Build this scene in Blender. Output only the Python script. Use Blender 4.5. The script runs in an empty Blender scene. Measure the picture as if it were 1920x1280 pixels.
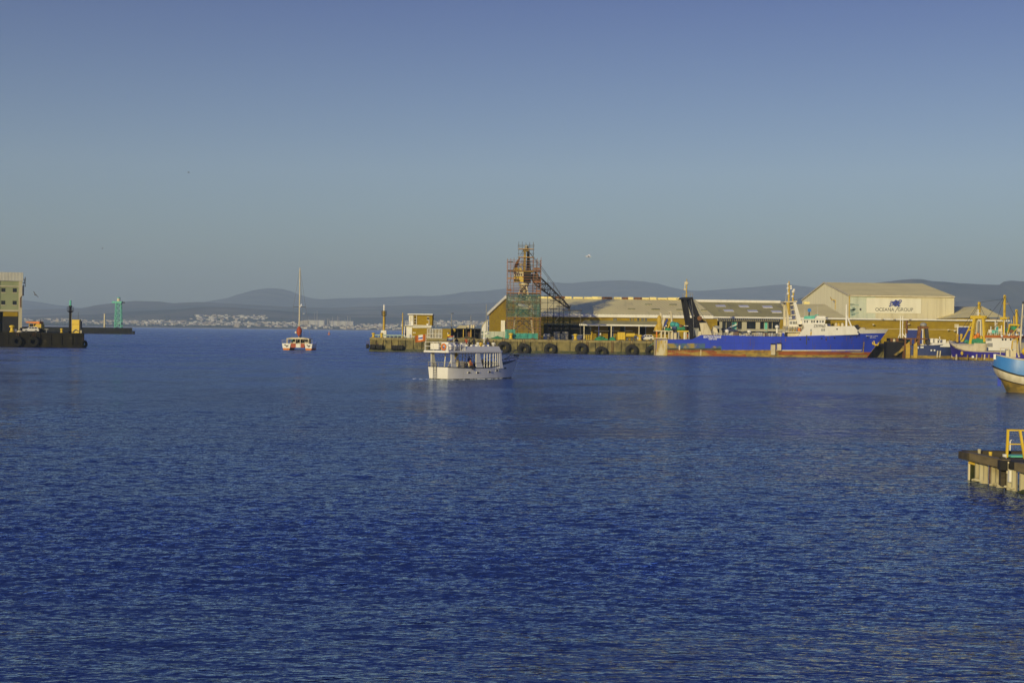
import bpy, bmesh, math, random
import numpy as np
from mathutils import Vector, Matrix
random.seed(7)
rng = np.random.default_rng(11)
SC = bpy.context.scene
COL = SC.collection
R = math.radians

# ------------------------------------------------------------------ camera
CAM_H = 6.5
FPX = 2667.0                 # focal length in pixels of the 1920 px wide photograph
ROLL = 0.0125
HOR = 620.0                  # horizon row at the middle column
cd = bpy.data.cameras.new('camera')
cam = bpy.data.objects.new('camera', cd)
COL.objects.link(cam)
cd.sensor_width = 36.0
cd.lens = FPX / 1920 * 36.0
cd.clip_start = 0.5
cd.clip_end = 90000
pitch = math.atan((640 - HOR) / FPX)
cam.matrix_world = (Matrix.Translation((0, 0, CAM_H)) @ Matrix.Rotation(math.pi / 2 - pitch, 4, 'X')
     @ Matrix.Rotation(ROLL, 4, 'Z'))
SC.camera = cam

# ------------------------------------------------------------------ sun, sky, exposure
SUN_EL, SUN_AZ = 13.0, 28.0            # azimuth: degrees to the left of straight behind the camera
to_sun = Vector((-math.sin(R(SUN_AZ)) * math.cos(R(SUN_EL)), -math.cos(R(SUN_AZ)) * math.cos(R(SUN_EL)), math.sin(R(SUN_EL))))
sd = bpy.data.lights.new('sun', 'SUN')
sd.energy = 3.2
sd.angle = R(0.5)
sd.color = (1.0, 0.85, 0.42)
sun = bpy.data.objects.new('sun', sd)
COL.objects.link(sun)
sun.location = (-200, -200, 120)
sun.rotation_euler = to_sun.to_track_quat('Z', 'Y').to_euler()

w = bpy.data.worlds.new('World')
SC.world = w
w.use_nodes = True
nt = w.node_tree
bg = nt.nodes['Background']
sky = nt.nodes.new('ShaderNodeTexSky')
sky.sky_type = 'NISHITA'
sky.sun_disc = False
sky.sun_elevation = R(SUN_EL)
sky.sun_rotation = math.atan2(to_sun.x, to_sun.y)
sky.air_density = 1.0
sky.dust_density = 0.6
sky.ozone_density = 3.0
# white balance and the deepening towards the zenith: one smooth tint over the whole dome
tc = nt.nodes.new('ShaderNodeTexCoord')
sep = nt.nodes.new('ShaderNodeSeparateXYZ')
nt.links.new(tc.outputs['Generated'], sep.inputs[0])
ramp = nt.nodes.new('ShaderNodeValToRGB')
nt.links.new(sep.outputs['Z'], ramp.inputs[0])
SKY_STOPS = [(0.0, (0.435, 0.488, 0.513)), (0.11, (0.597, 0.531, 0.569)), (0.23, (0.33, 0.30, 0.469)), (0.45, (0.25, 0.34, 0.92)), (1.0, (0.22, 0.31, 0.95))]
els = ramp.color_ramp.elements
while len(els) < len(SKY_STOPS):
 els.new(0.5)
for e, (p, c) in zip(els, SKY_STOPS):
 e.position = p
 e.color = (*c, 1)
mul = nt.nodes.new('ShaderNodeMix')
mul.data_type = 'RGBA'
mul.blend_type = 'MULTIPLY'
mul.inputs[0].default_value = 1.0
nt.links.new(sky.outputs[0], mul.inputs[6])
nt.links.new(ramp.outputs[0], mul.inputs[7])
nt.links.new(mul.outputs[2], bg.inputs['Color'])
bg.inputs['Strength'].default_value = 0.15

SC.view_settings.view_transform = 'Standard'
SC.view_settings.look = 'None'
SC.view_settings.exposure = 0.0
SC.view_settings.gamma = 1.0
SC.view_settings.use_curve_mapping = False
SC.render.engine = 'CYCLES'
SC.cycles.use_denoising = True
SC.cycles.max_bounces = 6
SC.cycles.transparent_max_bounces = 12
SC.cycles.volume_bounces = 1
SC.cycles.caustics_reflective = False
SC.cycles.caustics_refractive = False

# ------------------------------------------------------------------ places
def hor(px):
 return HOR + ROLL * (px - 960)

def X(px, Y):                # world x of a photograph column at depth Y
 return (px - 960) * Y / FPX

def Z(px, py, Y):            # world height of a photograph pixel at depth Y
 return CAM_H - (py - hor(px)) * Y / FPX

def P(px, py, Y):
 # undo the camera roll about the picture's centre, then the pitch
 dx, dy = px - 960.0, py - 640.0
 c, s = math.cos(ROLL), math.sin(ROLL)
 ux, uy = dx * c + dy * s, -dx * s + dy * c
 t = math.tan(pitch)
 v = (uy / FPX)
 zc = -(v + t) / (1 - v * t)
 xc = ux / FPX / (math.cos(pitch) * (1 - v * t))
 return Vector((xc * Y, Y, CAM_H + zc * Y))

# ------------------------------------------------------------------ materials
MATS = {}
def mat(name, col, col2=None, scale=1.0, stretch=(1, 1, 1), rough=0.7, metal=0.0, bump=0.0, thresh=(0.4, 0.65), spec=0.5,
  col3=None, scale3=0.3, stretch3=(1, 1, 1), thresh3=(0.55, 0.75), detail=6):
 if name in MATS:
  return MATS[name]
 m = bpy.data.materials.new(name)
 m.use_nodes = True
 t = m.node_tree
 b = t.nodes['Principled BSDF']
 b.inputs['Roughness'].default_value = rough
 b.inputs['Metallic'].default_value = metal
 b.inputs['Specular IOR Level'].default_value = spec
 if col2 is None:
  col2 = tuple(c * 0.72 for c in col)
 tcn = t.nodes.new('ShaderNodeTexCoord')
 def layer(sc, st, th, base_socket, base_val, over):
  mp = t.nodes.new('ShaderNodeMapping')
  mp.inputs['Scale'].default_value = st
  t.links.new(tcn.outputs['Object'], mp.inputs[0])
  n = t.nodes.new('ShaderNodeTexNoise')
  n.inputs['Scale'].default_value = sc
  n.inputs['Detail'].default_value = detail
  t.links.new(mp.outputs[0], n.inputs['Vector'])
  rp = t.nodes.new('ShaderNodeMapRange')
  rp.inputs[1].default_value = th[0]
  rp.inputs[2].default_value = th[1]
  t.links.new(n.outputs[0], rp.inputs[0])
  mx = t.nodes.new('ShaderNodeMix')
  mx.data_type = 'RGBA'
  t.links.new(rp.outputs[0], mx.inputs[0])
  if base_socket is None:
   mx.inputs[6].default_value = (*base_val, 1)
  else:
   t.links.new(base_socket, mx.inputs[6])
  mx.inputs[7].default_value = (*over, 1)
  return mx.outputs[2], n.outputs[0]
 c, n = layer(scale, stretch, thresh, None, col, col2)
 if col3 is not None:
  c, _ = layer(scale3, stretch3, thresh3, c, None, col3)
 t.links.new(c, b.inputs['Base Color'])
 if bump:
  bp = t.nodes.new('ShaderNodeBump')
  bp.inputs['Strength'].default_value = 0.6
  bp.inputs['Distance'].default_value = bump
  t.links.new(n, bp.inputs['Height'])
  t.links.new(bp.outputs[0], b.inputs['Normal'])
 MATS[name] = m
 return m

# ------------------------------------------------------------------ mesh builder
class MB:
 def __init__(self):
  self.v = []
  self.f = []

 def add(self, verts, faces):
  o = len(self.v)
  self.v += [tuple(p) for p in verts]
  self.f += [tuple(i + o for i in f) for f in faces]
  return self

 def box(self, x0, x1, y0, y1, z0, z1):
  vs = [(x0, y0, z0), (x1, y0, z0), (x1, y1, z0), (x0, y1, z0), (x0, y0, z1), (x1, y0, z1), (x1, y1, z1), (x0, y1, z1)]
  return self.add(vs, [(0, 3, 2, 1), (4, 5, 6, 7), (0, 1, 5, 4), (1, 2, 6, 5), (2, 3, 7, 6), (3, 0, 4, 7)])

 def cbox(self, c, sx, sy, sz, rz=0.0):
  ca, sa = math.cos(rz), math.sin(rz)
  vs = []
  for dz in (0, sz):
   for dx, dy in ((-1, -1), (1, -1), (1, 1), (-1, 1)):
    x, y = dx * sx / 2, dy * sy / 2
    vs.append((c[0] + x * ca - y * sa, c[1] + x * sa + y * ca, c[2] + dz))
  return self.add(vs, [(0, 3, 2, 1), (4, 5, 6, 7), (0, 1, 5, 4), (1, 2, 6, 5), (2, 3, 7, 6), (3, 0, 4, 7)])

 def bar(self, a, b, w=0.1, h=None):          # rectangular beam
  a, b = Vector(a), Vector(b)
  h = h or w
  d = (b - a)
  if d.length < 1e-6:
   return self
  d.normalize()
  up = Vector((0, 0, 1)) if abs(d.z) < 0.95 else Vector((0, 1, 0))
  s = d.cross(up).normalized()
  u = s.cross(d).normalized()
  vs = []
  for p in (a, b):
   for i, j in ((-1, -1), (1, -1), (1, 1), (-1, 1)):
    vs.append(p + s * (i * w / 2) + u * (j * h / 2))
  return self.add(vs, [(0, 1, 2, 3), (7, 6, 5, 4), (0, 4, 5, 1), (1, 5, 6, 2), (2, 6, 7, 3), (3, 7, 4, 0)])

 def tube(self, pts, r=0.05, n=6, r2=None):
  pts = [Vector(p) for p in pts]
  k = len(pts)
  rings = []
  for i, p in enumerate(pts):
   d = (pts[min(i + 1, k - 1)] - pts[max(i - 1, 0)]).normalized()
   up = Vector((0, 0, 1)) if abs(d.z) < 0.9 else Vector((1, 0, 0))
   s = d.cross(up).normalized()
   u = s.cross(d).normalized()
   rr = r if r2 is None else r + (r2 - r) * i / (k - 1)
   rings.append([p + s * (rr * math.cos(2 * math.pi * j / n)) + u * (rr * math.sin(2 * math.pi * j / n)) for j in range(n)])
  return self.loft(rings, True, True)

 def loft(self, rings, closed=True, caps=True):
  o = len(self.v)
  n = len(rings[0])
  for r_ in rings:
   self.v += [tuple(p) for p in r_]
  m = n if closed else n - 1
  for i in range(len(rings) - 1):
   for j in range(m):
    a, b = o + i * n + j, o + i * n + (j + 1) % n
    self.f.append((a, b, b + n, a + n))
  if caps:
   self.f.append(tuple(o + j for j in reversed(range(n))))
   self.f.append(tuple(o + (len(rings) - 1) * n + j for j in range(n)))
  return self

 def prism(self, poly, a, b, axis='y'):       # polygon extruded from a to b along an axis
  n = len(poly)
  def mk(p, t):
   if axis == 'y':
    return (p[0], t, p[1])
   if axis == 'x':
    return (t, p[0], p[1])
   return (p[0], p[1], t)
  vs = [mk(p, a) for p in poly] + [mk(p, b) for p in poly]
  fs = [tuple(range(n)), tuple(reversed(range(n, 2 * n)))]
  for i in range(n):
   j = (i + 1) % n
   fs.append((i, i + n, j + n, j))
  return self.add(vs, fs)

 def lathe(self, prof, c=(0, 0, 0), n=12, axis='z'):
  rings = []
  for r_, t in prof:
   ring = []
   for j in range(n):
    a = 2 * math.pi * j / n
    x, y = r_ * math.cos(a), r_ * math.sin(a)
    ring.append((c[0] + x, c[1] + y, c[2] + t) if axis == 'z' else ((c[0] + x, c[1] + t, c[2] + y) if axis == 'y' else (c[0] + t, c[1] + x, c[2] + y)))
   rings.append(ring)
  return self.loft(rings, True, True)

 def torus(self, c, R_, r, n=20, m=8, axis='y', squash=1.0):
  o = len(self.v)
  for i in range(n):
   a = 2 * math.pi * i / n
   for j in range(m):
    b = 2 * math.pi * j / m
    rr = R_ + r * math.cos(b)
    t = r * squash * math.sin(b)
    p = (rr * math.cos(a), rr * math.sin(a), t)
    if axis == 'y':
     p = (p[0], p[2], p[1])
    elif axis == 'x':
     p = (p[2], p[0], p[1])
    self.v.append((c[0] + p[0], c[1] + p[1], c[2] + p[2]))
  for i in range(n):
   for j in range(m):
    self.f.append((o + i * m + j, o + ((i + 1) % n) * m + j, o + ((i + 1) % n) * m + (j + 1) % m, o + i * m + (j + 1) % m))
  return self

 def ball(self, c, rx, ry=None, rz=None, n=8, m=6):
  ry = ry or rx
  rz = rz or rx
  rings = []
  for i in range(m + 1):
   t = math.pi * (i / m) - math.pi / 2
   q = max(math.cos(t), 0.02)
   rings.append([(c[0] + rx * q * math.cos(2 * math.pi * j / n), c[1] + ry * q * math.sin(2 * math.pi * j / n), c[2] + rz * math.sin(t)) for j in range(n)])
  return self.loft(rings, True, True)

 def build(self, name, material, parent=None, loc=None, smooth=False):
  me = bpy.data.meshes.new(name)
  me.from_pydata(self.v, [], self.f)
  bm = bmesh.new()
  bm.from_mesh(me)
  bmesh.ops.recalc_face_normals(bm, faces=bm.faces)
  bm.to_mesh(me)
  bm.free()
  if smooth:
   me.polygons.foreach_set('use_smooth', [True] * len(me.polygons))
   try:
    me.set_sharp_from_angle(angle=R(40))
   except Exception:
    pass
  me.materials.append(material)
  o = bpy.data.objects.new(name, me)
  COL.objects.link(o)
  if parent is not None:
   o.parent = parent
  if loc is not None:
   o.location = loc
  return o

def tag(o, label=None, cat=None, group=None, kind=None):
 if label:
  o['label'] = label
 if cat:
  o['category'] = cat
 if group:
  o['group'] = group
 if kind:
  o['kind'] = kind
 return o

def thing(name, label, cat, loc=(0, 0, 0), rz=0.0, group=None):
 o = bpy.data.objects.new(name, None)
 o.empty_display_size = 0.5
 COL.objects.link(o)
 o.location = loc
 o.rotation_euler = (0, 0, rz)
 return tag(o, label, cat, group)

KIDS = {}
def copy_tree(o, parent=None):
 c = o.copy()
 COL.objects.link(c)
 if parent is not None:
  c.parent = parent
 for ch in list(o.children):
  copy_tree(ch, c)
 return c

def again(proto, loc, rz, label, scale=1.0):
 c = copy_tree(proto)
 c.location = loc
 c.rotation_euler = (0, 0, rz)
 c.scale = (scale,) * 3
 c['label'] = label
 return c

def text(name, s, size, material, parent, loc, rot=(math.pi / 2, 0, 0), depth=0.02, sx=1.0, align='CENTER', bold=0.0):
 cu = bpy.data.curves.new(name, 'FONT')
 cu.body = s
 cu.size = size
 cu.align_x = align
 cu.extrude = depth / 2
 cu.offset = bold
 ob = bpy.data.objects.new(name + '_source', cu)
 COL.objects.link(ob)
 dg = bpy.context.evaluated_depsgraph_get()
 me = bpy.data.meshes.new_from_object(ob.evaluated_get(dg))
 bpy.data.objects.remove(ob)
 me.materials.clear()
 me.materials.append(material)
 o = bpy.data.objects.new(name, me)
 COL.objects.link(o)
 o.parent = parent
 o.location = loc
 o.rotation_euler = rot
 o.scale = (sx, 1, 1)
 return o
# ================================================================== the setting: water, haze, hills, shore
def make_water():
 # real wave relief: a grid that grows coarser with distance, waves shorter than its spacing left to the bump
 sp = np.linspace(np.log(11.0), np.log(11.0), 1)
 inv = np.linspace(1 / 23.5, 1 / 640.0, 1400)
 ys = 1 / inv
 ncol = 450
 ang = np.tan(np.linspace(-R(22.5), R(22.5), ncol))
 Yg = np.repeat(ys[:, None], ncol, 1)
 Xg = Yg * ang[None, :]
 dy = np.gradient(ys)[:, None]
 dx = (ys * (ang[1] - ang[0]))[:, None]
 H = np.zeros_like(Xg)
 r2 = np.random.default_rng(5)
 # gust patches
 def lowf(sx, sy, seed, k=7):
  q = np.random.default_rng(seed)
  a = np.zeros_like(Xg)
  for _ in range(k):
   a += np.sin(Xg * q.normal() / sx + Yg * q.normal() / sy + q.uniform(0, 6.28))
  return a / math.sqrt(k / 2)
 gust = np.clip(0.82 + 0.34 * lowf(26, 6, 1) + 0.26 * lowf(9, 2.5, 2), 0.2, 1.6)
 # calm water in the lee at the lower right
 calm = np.exp(-(((Xg - 13.5) / 9.5) ** 2 + ((Yg - 43.0) / 10.0) ** 2))
 gust = gust * (1 - 0.72 * calm)
 for i in range(110):
  lam = 0.11 * (32 ** (i / 109.0)) * r2.uniform(0.9, 1.1)
  th = r2.normal(0, 0.42) + 0.12           # travelling mostly towards the camera
  k = 2 * math.pi / lam
  slope = 0.029 * (1.0 if lam < 0.5 else (0.5 / lam) ** 0.95)
  amp = slope / k
  ph = r2.uniform(0, 6.28)
  res = np.sqrt((dy * math.cos(th)) ** 2 + (dx * math.sin(th)) ** 2)
  att = np.clip((lam / res - 2.0) / 2.0, 0, 1)
  if att.max() <= 0:
   continue
  arg = k * (Xg * math.sin(th) + Yg * math.cos(th)) + ph
  arg = arg + 0.5 * np.sin(arg * 0.23 + ph * 2)
  s = np.sin(arg)
  H += amp * att * (s + 0.25 * np.cos(2 * arg)) * (gust if lam < 3 else 1.0)
 fade = np.clip((600 - Yg) / 120, 0, 1)
 H *= fade
 nrow = len(ys)
 co = np.stack([Xg, Yg, H], -1).reshape(-1, 3)
 idx = np.arange(nrow * ncol).reshape(nrow, ncol)
 q = np.stack([idx[:-1, :-1], idx[:-1, 1:], idx[1:, 1:], idx[1:, :-1]], -1).reshape(-1, 4)
 # skirts out to the far shore and round behind the camera
 ring = []
 n0 = len(co)
 L = 13000.0
 yA, yB = ys[0], ys[-1]
 extra = np.array([(-L, -400, 0), (L, -400, 0), (L, L, 0), (-L, L, 0)], float)
 co = np.concatenate([co, extra])
 me = bpy.data.meshes.new('water')
 e = [n0, n0 + 1, n0 + 2, n0 + 3]
 near = list(idx[0, :])
 far = list(idx[-1, :])
 left = list(idx[:, 0])
 right = list(idx[:, -1])
 tris = []
 for a, b in zip(near[:-1], near[1:]):
  tris.append((e[0], b, a))
 tris.append((e[0], e[1], near[-1]))
 for a, b in zip(right[:-1], right[1:]):
  tris.append((e[1], b, a))
 tris.append((e[1], e[2], right[-1]))
 for a, b in zip(far[:-1], far[1:]):
  tris.append((e[2], a, b))
 tris.append((e[2], e[3], far[0]))
 for a, b in zip(left[:-1], left[1:]):
  tris.append((e[3], a, b))
 tris.append((e[3], e[0], left[0]))
 tris = np.array(tris, int)
 nq, nt_ = len(q), len(tris)
 me.vertices.add(len(co))
 me.vertices.foreach_set('co', co.astype(np.float32).ravel())
 me.loops.add(nq * 4 + nt_ * 3)
 me.loops.foreach_set('vertex_index', np.concatenate([q.ravel(), tris.ravel()]).astype(np.int32))
 me.polygons.add(nq + nt_)
 starts = np.concatenate([np.arange(nq) * 4, nq * 4 + np.arange(nt_) * 3]).astype(np.int32)
 me.polygons.foreach_set('loop_start', starts)
 me.polygons.foreach_set('use_smooth', np.ones(nq + nt_, bool))
 me.update()
 me.validate()
 m = bpy.data.materials.new('sea_water')
 m.use_nodes = True
 t = m.node_tree
 t.nodes.remove(t.nodes['Principled BSDF'])
 body = t.nodes.new('ShaderNodeBsdfDiffuse')
 body.inputs['Color'].default_value = (0.016, 0.031, 0.118, 1)
 b = t.nodes.new('ShaderNodeBsdfGlossy')
 b.inputs['Color'].default_value = (0.75, 0.88, 1.0, 1)
 fr = t.nodes.new('ShaderNodeFresnel')
 fr.inputs['IOR'].default_value = 1.5
 mxs = t.nodes.new('ShaderNodeMixShader')
 t.links.new(fr.outputs[0], mxs.inputs[0])
 t.links.new(body.outputs[0], mxs.inputs[1])
 t.links.new(b.outputs[0], mxs.inputs[2])
 t.links.new(mxs.outputs[0], t.nodes['Material Output'].inputs['Surface'])
 tcn = t.nodes.new('ShaderNodeTexCoord')
 prev = None
 for sc, st, dist, strg in ((0.5, (1.0, 0.22, 1), 0.8, 0.5), (0.35, (0.7, 1.5, 1), 0.8, 0.45), (1.4, (0.7, 1.4, 1), 0.35, 0.7), (6.0, (0.8, 1.4, 1), 0.045, 0.5)):
  mp = t.nodes.new('ShaderNodeMapping')
  mp.inputs['Scale'].default_value = st
  t.links.new(tcn.outputs['Object'], mp.inputs[0])
  n = t.nodes.new('ShaderNodeTexNoise')
  n.inputs['Scale'].default_value = sc
  n.inputs['Detail'].default_value = 3
  n.inputs['Roughness'].default_value = 0.6
  t.links.new(mp.outputs[0], n.inputs['Vector'])
  bp = t.nodes.new('ShaderNodeBump')
  bp.inputs['Strength'].default_value = strg
  bp.inputs['Distance'].default_value = dist
  t.links.new(n.outputs[0], bp.inputs['Height'])
  if prev:
   t.links.new(prev, bp.inputs['Normal'])
  prev = bp.outputs[0]
 for nd in (body, b, fr):
  t.links.new(prev, nd.inputs['Normal'])
 # beyond the modelled waves the chop too small to mesh becomes surface roughness
 sx = t.nodes.new('ShaderNodeSeparateXYZ')
 t.links.new(tcn.outputs['Object'], sx.inputs[0])
 mr = t.nodes.new('ShaderNodeMapRange')
 mr.inputs[1].default_value = 60.0
 mr.inputs[2].default_value = 320.0
 mr.inputs[3].default_value = 0.06
 mr.inputs[4].default_value = 0.33
 t.links.new(sx.outputs[1], mr.inputs[0])
 # cat's paws: wind patches rougher or smoother than the rest
 mp = t.nodes.new('ShaderNodeMapping')
 mp.inputs['Scale'].default_value = (0.05, 0.05, 1)
 t.links.new(tcn.outputs['Object'], mp.inputs[0])
 n = t.nodes.new('ShaderNodeTexNoise')
 n.inputs['Scale'].default_value = 1.0
 n.inputs['Detail'].default_value = 8
 n.inputs['Roughness'].default_value = 0.7
 t.links.new(mp.outputs[0], n.inputs['Vector'])
 r2_ = t.nodes.new('ShaderNodeMapRange')
 r2_.inputs[1].default_value = 0.38
 r2_.inputs[2].default_value = 0.66
 r2_.inputs[3].default_value = 0.35
 r2_.inputs[4].default_value = 1.35
 t.links.new(n.outputs[0], r2_.inputs[0])
 mm = t.nodes.new('ShaderNodeMath')
 mm.operation = 'MULTIPLY'
 t.links.new(mr.outputs[0], mm.inputs[0])
 t.links.new(r2_.outputs[0], mm.inputs[1])
 t.links.new(mm.outputs[0], b.inputs['Roughness'])
 me.materials.append(m)
 o = bpy.data.objects.new('water', me)
 COL.objects.link(o)
 return tag(o, 'dark blue rippled harbour water', None, None, 'structure')
make_water()

def interp(pts, x):
 for (a, ya), (b, yb) in zip(pts[:-1], pts[1:]):
  if a <= x <= b:
   t = (x - a) / (b - a)
   t = t * t * (3 - 2 * t) * 0.5 + t * 0.5
   return ya + (yb - ya) * t
 return pts[0][1] if x < pts[0][0] else pts[-1][1]

def vnoise(seed):
 q = np.random.default_rng(seed)
 ks = [(q.normal() * f, q.normal() * f, q.uniform(0, 6.28), 1 / f) for f in (1, 1, 2, 2, 3, 4, 4, 6, 8, 11, 15)]
 def f(x, y):
  return sum(a * math.sin(kx * x + ky * y + p) for kx, ky, p, a in ks) / 2.5
 return f

M_hill = mat('hill_scrub', (0.085, 0.085, 0.055), (0.17, 0.145, 0.08), scale=0.0014, stretch=(1, 2.2, 1), rough=1.0, thresh=(0.45, 0.6),
    col3=(0.025, 0.035, 0.025), scale3=0.0032, stretch3=(1, 2, 1), thresh3=(0.52, 0.62), spec=0.1)
M_field = mat('hill_fields', (0.16, 0.13, 0.07), (0.05, 0.06, 0.035), scale=0.0016, stretch=(1, 1.4, 1), rough=1.0, thresh=(0.47, 0.56),
    col3=(0.30, 0.25, 0.13), scale3=0.0022, stretch3=(0.7, 2, 1), thresh3=(0.6, 0.66), spec=0.1)

def ridge(name, label, pts, D, depth, material, seed, rough=0.11, base=None):
 # a real range of hills: a height field that climbs from its foot to the crest and falls away behind it
 nz = vnoise(seed)
 xs = np.linspace(pts[0][0], pts[-1][0], 240)
 rows = [-1.0, -0.8, -0.6, -0.45, -0.3, -0.18, -0.08, 0.0, 0.12, 0.4, 0.9]
 mb = MB()
 grid = []
 for r_ in rows:
  row = []
  for px in xs:
   py = interp(pts, px)
   top = P(px, py, D)
   h = max(top.z, 3.0)
   y = D + r_ * depth
   x = (px - 960) * D / FPX
   u = max(0.0, 1 - abs(r_))
   prof = u ** 1.25 if r_ < 0 else u ** 1.5
   n = nz(x / (depth * 0.55), y / (depth * 0.4))
   z = h * prof * (1 + rough * 4 * n * (1 - u) * u) + h * rough * n * 0.06 * (1 if u < 1 else 0.25)
   if r_ <= -1.0:
    z = -6
   row.append((x, y, z))
  grid.append(row)
 mb.loft(grid, False, False)
 o = mb.build(name, material, smooth=True)
 return tag(o, label, None, None, 'structure')

ridge('hills', 'hazy blue mountain range along the horizon',
  [(-700, 566), (-300, 572), (-60, 566), (0, 562), (45, 562.5), (70, 566), (110, 572), (150, 577), (180, 579), (230, 580), (330, 576), (420, 560), (455, 549), (480, 542.5), (500, 540), (522, 540.5),
  (542, 545), (562, 552.5), (582, 559), (600, 561), (640, 559), (700, 558), (770, 554.5), (815, 555), (840, 552), (870, 547), (900, 546), (948, 541), (1000, 533), (1030, 528.5), (1065, 531),
  (1110, 527), (1165, 525), (1200, 527), (1232, 531.5), (1260, 539.5), (1285, 544), (1310, 545.5), (1345, 543), (1400, 539), (1450, 534.5), (1475, 533), (1500, 536), (1540, 541), (1640, 541), (1760, 545), (1900, 540), (2300, 520), (2800, 560)],
  16500, 3300, M_hill, 3)
ridge('hills', 'low rise of dry fields in front of the mountain',
  [(-700, 590), (-100, 584), (60, 580), (150, 578), (185, 571), (222, 567), (250, 564), (300, 565), (322, 568.5), (345, 567), (372, 566), (410, 568), (470, 571), (540, 575), (620, 577), (720, 573), (800, 571), (880, 569), (950, 566), (1050, 566), (1250, 572), (1500, 570), (1800, 566), (2200, 572), (2800, 590)],
  11500, 2600, M_field, 8)
ridge('hills', 'dark wooded hill behind the warehouses at the right',
  [(1380, 590), (1480, 562), (1560, 545), (1620, 533), (1650, 529), (1665, 527.5), (1690, 524.5), (1712, 523), (1728, 523.5), (1745, 527), (1765, 528), (1800, 531), (1850, 533.5), (1872, 534), (1880, 528), (1895, 526), (1915, 527.5), (1960, 531), (2050, 540), (2300, 560)],
  8600, 1500, M_hill, 21)
ridge('hills', 'grassy slope behind the far shore town',
  [(-700, 600), (-100, 597), (60, 594), (160, 590), (260, 583), (330, 580), (380, 575), (430, 576), (500, 581), (600, 588), (700, 590), (800, 591), (900, 588), (1050, 590), (1400, 592), (1900, 592), (2600, 600)],
  8700, 1500, M_field, 31)

# the far shore: a strip of low coastal land with a pale beach
M_sand = mat('beach_sand', (0.55, 0.48, 0.34), (0.42, 0.37, 0.26), scale=0.01, rough=1.0, spec=0.1)
M_scrub = mat('coastal_scrub', (0.06, 0.07, 0.04), (0.12, 0.11, 0.06), scale=0.01, stretch=(1, 0.5, 1), rough=1.0, thresh=(0.42, 0.6), spec=0.1)
SHORE = 6000.0
mb = MB()
rows = [(SHORE - 20, -0.6), (SHORE + 55, 3.2), (SHORE + 75, 4.0)]
mb.loft([[(x, y + 30 * math.sin(x / 320.0) + 12 * math.sin(x / 97.0), z) for x in np.linspace(-6000, 6000, 120)] for y, z in rows], False, False)
tag(mb.build('beach', M_sand), 'thin pale beach along the far shore', kind='structure')
mb = MB()
rows = [(SHORE + 76, 3.2), (SHORE + 110, 5.0), (SHORE + 700, 9), (SHORE + 1500, 14), (SHORE + 2400, 22), (SHORE + 9000, 26)]
mb.loft([[(x, y + 30 * math.sin(x / 320.0) + 12 * math.sin(x / 97.0), z) for x in np.linspace(-8000, 8000, 120)] for y, z in rows], False, False)
tag(mb.build('coastal_land', M_scrub), 'flat scrubby land behind the far beach', kind='structure')

# the air
mb = MB()
mb.box(-12800, 12800, -380, 20500, -9, 760)
hz = bpy.data.materials.new('haze_air')
hz.use_nodes = True
t = hz.node_tree
t.nodes.remove(t.nodes['Principled BSDF'])
pv = t.nodes.new('ShaderNodeVolumePrincipled')
pv.inputs['Color'].default_value = (0.72, 0.90, 1.0, 1)
pv.inputs['Density'].default_value = 9.0e-5
pv.inputs['Anisotropy'].default_value = 0.0
t.links.new(pv.outputs[0], t.nodes['Material Output'].inputs['Volume'])
tag(mb.build('haze', hz), 'thin blue haze over the bay', kind='stuff')
# ================================================================== shared paints
M = {}
M['brick'] = mat('ochre_brick', (0.36, 0.245, 0.018), (0.27, 0.18, 0.016), scale=0.5, stretch=(1, 1, 2.5), rough=0.9, thresh=(0.35, 0.7), col3=(0.16, 0.11, 0.03), scale3=0.16, stretch3=(1, 1, 0.5), thresh3=(0.6, 0.8), spec=0.2)
M['conc'] = mat('weathered_concrete', (0.27, 0.225, 0.095), (0.13, 0.115, 0.055), scale=0.5, stretch=(1, 1, 0.7), rough=0.95, thresh=(0.4, 0.62), col3=(0.045, 0.045, 0.028), scale3=0.9, stretch3=(1, 1, 0.25), thresh3=(0.56, 0.7), bump=0.08, spec=0.2)
M['conc_deck'] = mat('quay_concrete', (0.26, 0.24, 0.17), (0.17, 0.155, 0.11), scale=0.25, rough=0.95, spec=0.2)
M['conc_dark'] = mat('shade_dark_concrete', (0.020, 0.018, 0.013), (0.010, 0.009, 0.008), scale=0.4, stretch=(1, 1, 0.6), rough=0.95, thresh=(0.4, 0.6), col3=(0.06, 0.05, 0.026), scale3=0.5, thresh3=(0.62, 0.75), bump=0.06, spec=0.2)  # the left quay's shade is put into this concrete colour
M['algae'] = mat('tidal_algae', (0.035, 0.045, 0.015), (0.08, 0.075, 0.03), scale=1.2, rough=0.6, thresh=(0.45, 0.6))
M['white'] = mat('white_paint', (0.80, 0.77, 0.70), (0.66, 0.62, 0.53), scale=0.7, stretch=(1, 1, 0.4), rough=0.5, thresh=(0.5, 0.8), col3=(0.45, 0.33, 0.16), scale3=1.1, stretch3=(1.6, 1.6, 0.16), thresh3=(0.68, 0.82))
M['cream'] = mat('cream_paint', (0.68, 0.60, 0.42), (0.52, 0.44, 0.27), scale=0.8, stretch=(1, 1, 0.4), rough=0.6, thresh=(0.45, 0.75), col3=(0.36, 0.22, 0.08), scale3=1.2, stretch3=(1.5, 1.5, 0.18), thresh3=(0.64, 0.8))
M['fibre'] = mat('white_gelcoat', (0.82, 0.80, 0.76), (0.74, 0.71, 0.64), scale=0.5, stretch=(1, 1, 0.5), rough=0.35, thresh=(0.5, 0.8), col3=(0.60, 0.53, 0.38), scale3=0.8, stretch3=(1.2, 1.2, 0.2), thresh3=(0.62, 0.8))
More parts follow.
